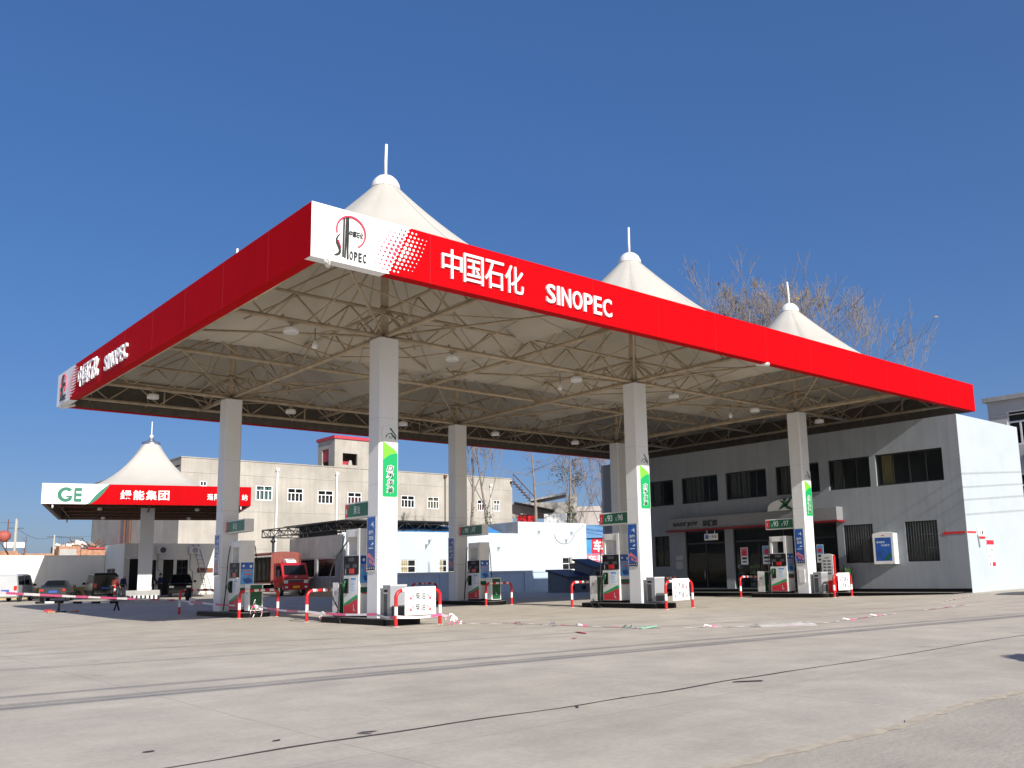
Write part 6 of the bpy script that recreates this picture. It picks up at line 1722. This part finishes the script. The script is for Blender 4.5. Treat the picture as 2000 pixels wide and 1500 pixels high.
# ------------------------------------------------------------ warning tape
M['tapew'] = mat('white_plastic_tape', (.78, .74, .76), .4, 0, .08, 6)
M['tapep'] = mat('pink_plastic_tape', (.66, .10, .24), .4, 0, .12, 8)
def ribbon(g, pts, w, per, mis=(0, 1), tw=.25, seed=1):
    r_ = random.Random(seed); P = [Vector(p) for p in pts]; D = 0; acc = 0
    for i in range(len(P) - 1):
        a, b = P[i], P[i + 1]; d = (b - a); side = Vector((0, 0, 1)) - d.normalized() * d.normalized().z
        side = side.normalized() * w * .5 * (1 - tw * abs(math.sin(acc * 1.7)))
        side2 = side
        m_ = mis[int(acc / per) % 2]
        g.add([a - side, b - side2, b + side2, a + side], [(0, 1, 2, 3)], m_); acc += d.length
    return acc
def sag(a, b, n, s_):
    a = Vector(a); b = Vector(b); return [a + (b - a) * k / n + Vector((0, 0, -s_ * math.sin(PI * k / n))) for k in range(n + 1)]
g = MB()
seq = [(-13, -1.6, 2.1), (5.16, 22.86, .66), (5.86, 15.9, .44), (5.20, 10.30, .36), (5.55, 6.20, .33), (5.22, 4.43, .30), (6.84, 4.43, .30), (6.95, 4.0, .30)]
for i in range(len(seq) - 1): ribbon(g, sag(seq[i], seq[i + 1], 60 if i == 0 else 24, .10 if i == 0 else .05), .085, 1.15, seed=i)
def knot(g, p, s_, seed, tails=3):
    r_ = random.Random(seed); p = Vector(p)
    for k in range(tails + 3):
        q = p.copy(); pts = [q.copy()]
        d = Vector((r_.uniform(-1, 1), r_.uniform(-.4, .4), r_.uniform(-1, .5))).normalized()
        for j in range(6):
            q = q + d * s_ * .22; d = (d + Vector((r_.uniform(-.7, .7), r_.uniform(-.4, .4), -.45 if k < tails else r_.uniform(-.6, .8)))).normalized(); q.z = max(q.z, .02); pts.append(q.copy())
        ribbon(g, pts, .045 * s_ / .4, .18, seed=seed + k, tw=.6)
knot(g, (5.9, 15.9, .44), .42, 3); knot(g, (6.95, 3.95, .30), .34, 9, 3); knot(g, (5.4, 9.6, .33), .22, 5, 1)
tag(g.build('warning_tape', [M['tapew'], M['tapep']]), 'pink and white warning tape stretched across the left pumps with knots', 'tape')
g = MB(); r_ = random.Random(8)
V = []; p = Vector((5.55, 22.8, .75))
for j in range(9):
    for k in range(10):
        a = 2 * PI * k / 10; rad = (.05 + .11 * math.sin(PI * min(1, j / 8 + .05))) * r_.uniform(.75, 1.25); V.append(p + Vector((rad * math.cos(a), rad * .7 * math.sin(a), .45 - .08 * j)))
g.add(V, [(j * 10 + k, j * 10 + (k + 1) % 10, (j + 1) * 10 + (k + 1) % 10, (j + 1) * 10 + k) for j in range(8) for k in range(10)], 0, True)
bag = tag(g.build('plastic_bag', M['black']), 'black plastic bag tied on the far left hoop barrier with trailing tape', 'bag')
g = MB(); ribbon(g, [p + Vector((.12, -.1, .25)), p + Vector((.10, -.14, 0)), p + Vector((.06, -.1, -.3))], .16, .6); ribbon(g, [p + Vector((.2, -.1, -.02)), p + Vector((.26, -.1, -.2)), p + Vector((.12, -.08, -.33))], .12, .6, (0, 0)); g.build('tape_end', [M['tapew'], M['tapep']], bag)
# tape lying on the ground
def gx(pts, dz=.012): return [(x, y, T(x, y) + dz) for x, y in pts]
M['tapeg'] = mat('faded_green_tape', (.18, .42, .30), .5, 0, .15, 8)
def flat(g, pts, w, per, mis):
    acc = 0
    for i in range(len(pts) - 1):
        a = Vector(pts[i]); b = Vector(pts[i + 1]); d = b - a; n_ = Vector((-d.y, d.x, 0)).normalized() * w * .5
        wob = Vector((0, 0, .012 * math.sin(acc * 9)))
        g.add([a - n_, b - n_, b + n_ + wob, a + n_ + wob], [(0, 1, 2, 3)], mis[int(acc / per) % len(mis)]); acc += d.length
g = MB()
def poly(pts, n):
    out = []
    for i in range(len(pts) - 1):
        for k in range(n): out.append((pts[i][0] + (pts[i + 1][0] - pts[i][0]) * k / n + random.uniform(-.02, .02), pts[i][1] + (pts[i + 1][1] - pts[i][1]) * k / n + random.uniform(-.03, .03)))
    return out + [pts[-1]]
flat(g, gx(poly([(7.2, 3.6), (8.1, 2.5), (8.2, .4), (8.17, -1.2), (8.35, -2.6)], 14)), .075, .7, (0, 0, 1))
r_ = random.Random(4)
for (x, y) in ((8.15, 2.4), (8.2, .9), (8.2, -.3)):
    q = [Vector((x, y, .02))]; d = Vector((r_.uniform(-.4, .2), r_.uniform(-.6, -.2), .12))
    for k in range(4): q.append(q[-1] + d * .35); d = (d + Vector((r_.uniform(-.3, .3), r_.uniform(-.3, .3), -.1))); q[-1].z = max(.015, q[-1].z)
    ribbon(g, q, .05, .3)
tag(g.build('fallen_tape', [M['tapew'], M['tapep']]), 'pink and white tape lying on the ground in front of the pumps', 'tape')
g = MB(); flat(g, gx(poly([(8.30, -1.9), (8.40, -2.7), (8.5, -3.2)], 10)), .085, .6, (0,))
for k in range(5):
    q = Vector((8.35, -2.0 - .25 * k, .02)); ribbon(g, [q, q + Vector((r_.uniform(-.2, .1), r_.uniform(-.2, .1), .06)), q + Vector((r_.uniform(-.4, .1), r_.uniform(-.3, .1), .015))], .03, 1, (0, 0))
tag(g.build('fallen_tape', [M['tapeg']]), 'faded green tape tangled on the ground left of the clear plastic', 'tape')
g = MB(); flat(g, gx(poly([(8.9, -3.6), (9.6, -4.25), (10.2, -4.9), (11.2, -5.6), (12.6, -5.7), (14.5, -5.4), (17.5, -5.0)], 12)), .07, .8, (0, 0, 0, 1, 0))
for (x, y) in ((9.3, -4.0), (13.4, -5.6), (15.6, -5.2)):
    q = Vector((x, y, .02)); ribbon(g, [q, q + Vector((.1, .05, .06)), q + Vector((.2, -.1, .02)), q + Vector((.3, -.2, .015))], .03, .2)
tag(g.build('fallen_tape', [M['tapew'], M['tapep']]), 'pale tape trailing over the ground right of the clear plastic', 'tape')
g = MB(); flat(g, gx(poly([(19.8, -4.75), (24, -4.3)], 20)), .09, .5, (0, 1, 0)); tag(g.build('fallen_tape', [M['tapew'], M['tapep']]), 'short pale tape end on the ground beyond the clear plastic', 'tape')
g = MB(); flat(g, gx(poly([(26, -2.6), (33.0, -1.3)], 26)), .09, .35, (0, 1)); tag(g.build('fallen_tape', [M['tapew'], M['tapep']]), 'frayed tape on the ground near the store corner at the right', 'tape')
g = MB(); g.add([(6.5, -2.2, .012), (6.25, -2.75, .012), (6.05, -2.95, .012), (6.15, -2.6, .03), (6.45, -2.1, .02)], [(0, 1, 2, 3, 4)]); tag(g.build('red_rag', [M['rink']]), 'dark red strip of cloth on the concrete in front of the middle pump', 'rag')
g = MB(); g.add([(4.85, -3.75, .012), (4.72, -3.85, .012), (4.8, -3.92, .02), (4.95, -3.82, .02)], [(0, 1, 2, 3)]); tag(g.build('litter_scrap', [M['pred']]), 'tiny dark red scrap on the concrete nearest the camera', 'litter')
# clear crumpled plastic
mclear = bpy.data.materials.new('clear_crumpled_film'); mclear.use_nodes = True
nt = mclear.node_tree; N_ = nt.nodes
b_ = N_["Principled BSDF"]; b_.inputs["Base Color"].default_value = (.7, .7, .7, 1); b_.inputs["Roughness"].default_value = .15
tr = N_.new("ShaderNodeBsdfTransparent"); mx_ = N_.new("ShaderNodeMixShader"); mx_.inputs[0].default_value = .72
nt.links.new(b_.outputs[0], mx_.inputs[1]); nt.links.new(tr.outputs[0], mx_.inputs[2]); nt.links.new(mx_.outputs[0], N_["Material Output"].inputs[0])
g = MB(); r_ = random.Random(2); V = []; nu, nv = 14, 8
for j in range(nv):
    for i in range(nu):
        x = 10.0 + 1.25 * i / (nu - 1) + r_.uniform(-.03, .03); y = -5.1 - .85 * i / (nu - 1) + .42 * (j / (nv - 1) - .5) + r_.uniform(-.02, .02)
        V.append((x, y, .015 + .11 * math.sin(PI * j / (nv - 1)) * r_.uniform(.35, 1.2)))
g.add(V, [(j * nu + i, j * nu + i + 1, (j + 1) * nu + i + 1, (j + 1) * nu + i) for j in range(nv - 1) for i in range(nu - 1)], 0, True)
tag(g.build('plastic_film', [mclear]), 'crumpled clear plastic film on the open concrete', 'plastic film')
# ------------------------------------------------------------ dry plants by the boundary wall
def bush(name, lab, x, y, w, h, m_, seed, n=500, sz=.1):
    t = thing(name, lab, 'plant', gz(x, y)); r_ = random.Random(seed); g = MB(); P = Vector(gz(x, y))
    st = MB()
    for k in range(16): st.tube([P, P + Vector((r_.uniform(-w, w) * .6, r_.uniform(-w, w) * .4, h * r_.uniform(.5, .9)))], [.02, .006], 4)
    st.build('stems', M['rust'], t)
    for k in range(n):
        a = r_.uniform(0, 2 * PI); rad = w * math.sqrt(r_.random()); z = h * (r_.random() ** .7) * (1 - .5 * (rad / w) ** 2)
        c = P + Vector((rad * math.cos(a), rad * .6 * math.sin(a), z)); u = Vector((r_.uniform(-1, 1), r_.uniform(-1, 1), r_.uniform(-.6, 1))).normalized() * sz; v = u.orthogonal().normalized() * sz * .4
        g.add([c - u, c + v, c + u, c - v], [(0, 1, 2, 3)])
    g.build('leaves', m_, t)
M['dry'] = mat('dry_yellow_leaf', (.30, .20, .06), .8, 0, .35, 5)
M['dkleaf'] = mat('dull_green_leaf', (.05, .07, .025), .7, 0, .35, 5)
bush('dry_shrub', 'dry yellow shrub between the silver minivan and the dark saloon', 7.2, 58.0, .9, .9, M['dry'], 3)
bush('low_shrub', 'dull green shrub behind the dark saloon car', 9.0, 58.8, 1.1, .9, M['dkleaf'], 4)
# ------------------------------------------------------------ trees
M['bark'] = mat('pale_grey_bark', (.20, .17, .145), .9, 0, .2, 3, bump=.4, bscale=14)
M['twig'] = mat('grey_brown_twig', (.215, .185, .17), .9, 0, .15, 3)
M['farbark'] = mat('far_brown_twigs', (.24, .19, .17), .9, 0, .1, 3)
def tree(lab, x, y, h, r0_, seed, spread=.45, start=.35, depth=4, nb=7, leaves=0, leaf_m=None, trunk_m='bark', lean=(0, 0), z0=0., upright=.55, kids=(3, 4), ls=.12, clumps=(), minr=.010, cat='tree', trunk_top=1.0):
    t = thing('tree', lab, cat, (x, y, z0)); r_ = random.Random(seed); P0 = Vector((x, y, z0))
    tr_ = MB(); cr = MB(); tips = []
    n = 10; pts = []; rads = []
    wob = Vector((0, 0, 0))
    for k in range(n + 1):
        f = k / n; wob += Vector((r_.uniform(-1, 1), r_.uniform(-1, 1), 0)) * h * .006
        pts.append(P0 + Vector((lean[0] * f, lean[1] * f, h * trunk_top * f)) + wob); rads.append(r0_ * (1 - f * .93 if trunk_top > .8 else 1 - f * .5))
    tr_.tube(pts, rads, 9)
    def at_(f):
        q = f * n; i = min(n - 1, int(q)); return pts[i].lerp(pts[i + 1], q - i), rads[i] + (rads[i + 1] - rads[i]) * (q - i)
    def grow(p, d, L_, r1, lv):
        seg = 4; q = p.copy(); P = [q.copy()]; dd = d.copy()
        for k in range(seg):
            dd = (dd + Vector((r_.uniform(-.14, .14), r_.uniform(-.14, .14), .10 * upright))).normalized(); q = q + dd * L_ / seg; P.append(q.copy())
        R_ = [max(minr, r1 * (1 - .72 * k / seg)) for k in range(seg + 1)]
        (tr_ if lv == 0 else cr).tube(P, R_, 5 if lv < 2 else 3, caps=False)
        if lv >= depth: tips.append(P[-1]); return
        for k in range(r_.randint(*kids)):
            f = r_.uniform(.3, .98); i = min(seg - 1, int(f * seg)); c = P[i].lerp(P[i + 1], f * seg - i)
            a = r_.uniform(0, 2 * PI); s_ = r_.uniform(.35, .75); o = dd.orthogonal().normalized(); o = o * math.cos(a) + dd.cross(o) * math.sin(a)
            nd = (dd + o * s_ + Vector((0, 0, upright * .35))).normalized()
            grow(c, nd, L_ * r_.uniform(.45, .68), max(minr, R_[i] * .55), lv + 1)
        tips.append(P[-1])
    for k in range(nb):
        f = start + (.97 - start) * (k + r_.random() * .7) / nb; c, r1 = at_(f); a = k * 2.4 + r_.uniform(-.5, .5)
        d = Vector((math.cos(a) * spread * 1.6, math.sin(a) * spread * 1.6, upright * 1.5)).normalized()
        grow(c, d, h * (1.05 - f) * r_.uniform(.48, .72) * (1 if trunk_top > .8 else .7), r1 * .5, 0)
    tr_.build('trunk', M[trunk_m], t); cr.build('crown', M['twig' if trunk_m == 'bark' else trunk_m], t)
    if leaves or clumps:
        g = MB()
        for k in range(leaves):
            c = r_.choice(tips) + Vector((r_.uniform(-.2, .2), r_.uniform(-.2, .2), r_.uniform(-.25, .1))); u = Vector((r_.uniform(-1, 1), r_.uniform(-1, 1), r_.uniform(-1, .3))).normalized() * ls; v = u.orthogonal().normalized() * ls * .6
            g.add([c - u, c + v, c + u, c - v], [(0, 1, 2, 3)])
        for (dz, dx, w, hh, cnt) in clumps:
            for k in range(cnt):
                f = dz / h; c, _ = at_(min(1, f)); b3 = c + Vector((dx * .66, -dx * .75, 0)) + Vector((r_.gauss(0, w), r_.gauss(0, w), r_.gauss(0, hh)))
                u = Vector((r_.uniform(-1, 1), r_.uniform(-1, 1), r_.uniform(-1, .6))).normalized() * ls; v = u.orthogonal().normalized() * ls * .55; g.add([b3 - u, b3 + v, b3 + u, b3 - v], [(0, 1, 2, 3)])
        g.build('leaves', leaf_m, t)
M['brownleaf'] = mat('last_brown_leaf', (.30, .20, .09), .7, 0, .3, 4)
# tall winter trees behind the store
tree('bare tree with a few last leaves rising left of the right tent peak', 59.8, 30.1, 27.3, .44, 21, spread=.46, start=.42, depth=3, nb=16, leaves=34, leaf_m=M['brownleaf'], upright=.62, kids=(4, 5), minr=.016, ls=.27)
tree('tallest bare tree rising right behind the right tent peak', 64.7, 27.4, 28.3, .50, 33, spread=.62, start=.40, depth=3, nb=19, leaves=14, leaf_m=M['brownleaf'], upright=.58, kids=(4, 5), minr=.016, ls=.26)
tree('spreading bare tree sinking behind the red fascia at far right', 66.4, 26.0, 22.6, .46, 47, spread=.62, start=.36, depth=3, nb=16, leaves=8, leaf_m=M['brownleaf'], upright=.5, kids=(4, 5), minr=.016, ls=.25)
# pollarded street trees behind the pale blue building
tree('bare pale tree behind the yard building, next to the middle rear column', 42.4, 50.9, 17.4, .24, 5, start=.5, depth=3, nb=8, upright=.7, spread=.3, minr=.016, clumps=((6.6, .15, .18, .9, 40),), leaf_m=M['dkleaf'])
tree('bare forked tree with tufted base behind the yard building, before the factory end', 46.0, 52.0, 16.9, .23, 8, start=.42, depth=3, nb=8, upright=.7, spread=.3, lean=(-1.4, 1.2), minr=.016, clumps=((6.2, .2, .30, .9, 120), (8, .1, .2, .5, 40)), leaf_m=M['dkleaf'])
tree('straight pole-like tree trunk with few side twigs before the concrete house', 53.0, 53.7, 17, .30, 12, start=.62, depth=2, nb=6, upright=.12, spread=.6, minr=.016, trunk_top=.98)
tree('straight trunk with a leafy tuft and loose leaf clumps above the pale blue building', 55.6, 51.7, 17, .30, 15, start=.66, depth=2, nb=6, upright=.1, spread=.6, minr=.016, leaf_m=M['dkleaf'], clumps=((12.2, -1.1, .55, .75, 150), (11.6, .9, .45, .7, 110), (8.0, 0, .28, .75, 190), (6.6, .1, .16, .6, 50)), ls=.13)
for i, (x, y, h, lab) in enumerate(((78, 74, 17, 'hazy bare tree far behind, left of the rear column, shortest of its row'), (81.5, 72.5, 21, 'hazy bare tree far behind, in the middle of its row'), (85.5, 69, 22, 'hazy bare tree far behind, closest to the rear right column'))):
    tree(lab, x, y, h, .2, 60 + i, start=.25, depth=3, nb=9, upright=.8, spread=.32, trunk_m='farbark', minr=.022, kids=(3, 4))
# ------------------------------------------------------------ overhead cables over the road: their shadows cross the forecourt
M['cable'] = mat('black_cable', (.02, .02, .02), .6, 0, .1, 3)
def cable(pts_shadow, dist, r_):
    P = [Vector(p) - SUN_DIR * d for p, d in zip(pts_shadow, dist)]
    return P
t = thing('overhead_cables', 'bundle of overhead cables along the road whose shadows cross the concrete', 'cables', (0, -30, 0))
g = MB()
def run(a, b, r_):
    a = Vector(a); b = Vector(b); d = b - a; a = a - d * 1.2; b = b + d * 1.0; n = 40
    g.tube([a + (b - a) * k / n for k in range(n + 1)], r_, 6)
for (A, B, h, r_) in (((-7.0, -6.25, 0), (17.8, -8.75, 0), 7.5, .036), ((-7.0, -5.9, 0), (17.8, -8.5, 0), 7.6, .026), ((-6.9, -4.9, 0), (12.0, -7.3, 0), 8.0, .03), ((-6, -.4, 0), (12, -3.2, 0), 9.2, .02), ((-6, 3.4, 0), (12, -.6, 0), 10.0, .018)):
    k = h / -SUN_DIR.z
    run(Vector(A) - SUN_DIR * k, Vector(B) - SUN_DIR * k, r_)
for (z0, z1) in ((5.75, 6.22), (5.1, 5.58), (4.5, 4.95), (3.8, 4.2)):
    k = 6.0 / -SUN_DIR.z * .9
    run(Vector((33.3, -.54, z0)) - SUN_DIR * k, Vector((40, -.54, z1)) - SUN_DIR * k, .015)
g.build('cable', M['cable'], t)
bush('roadside_shrub', 'leafy shrub by the road beyond the right edge, its shadow on the concrete', 5.9, -15.1, 1.0, 1.15, M['dkleaf'], 9, 900, .13)
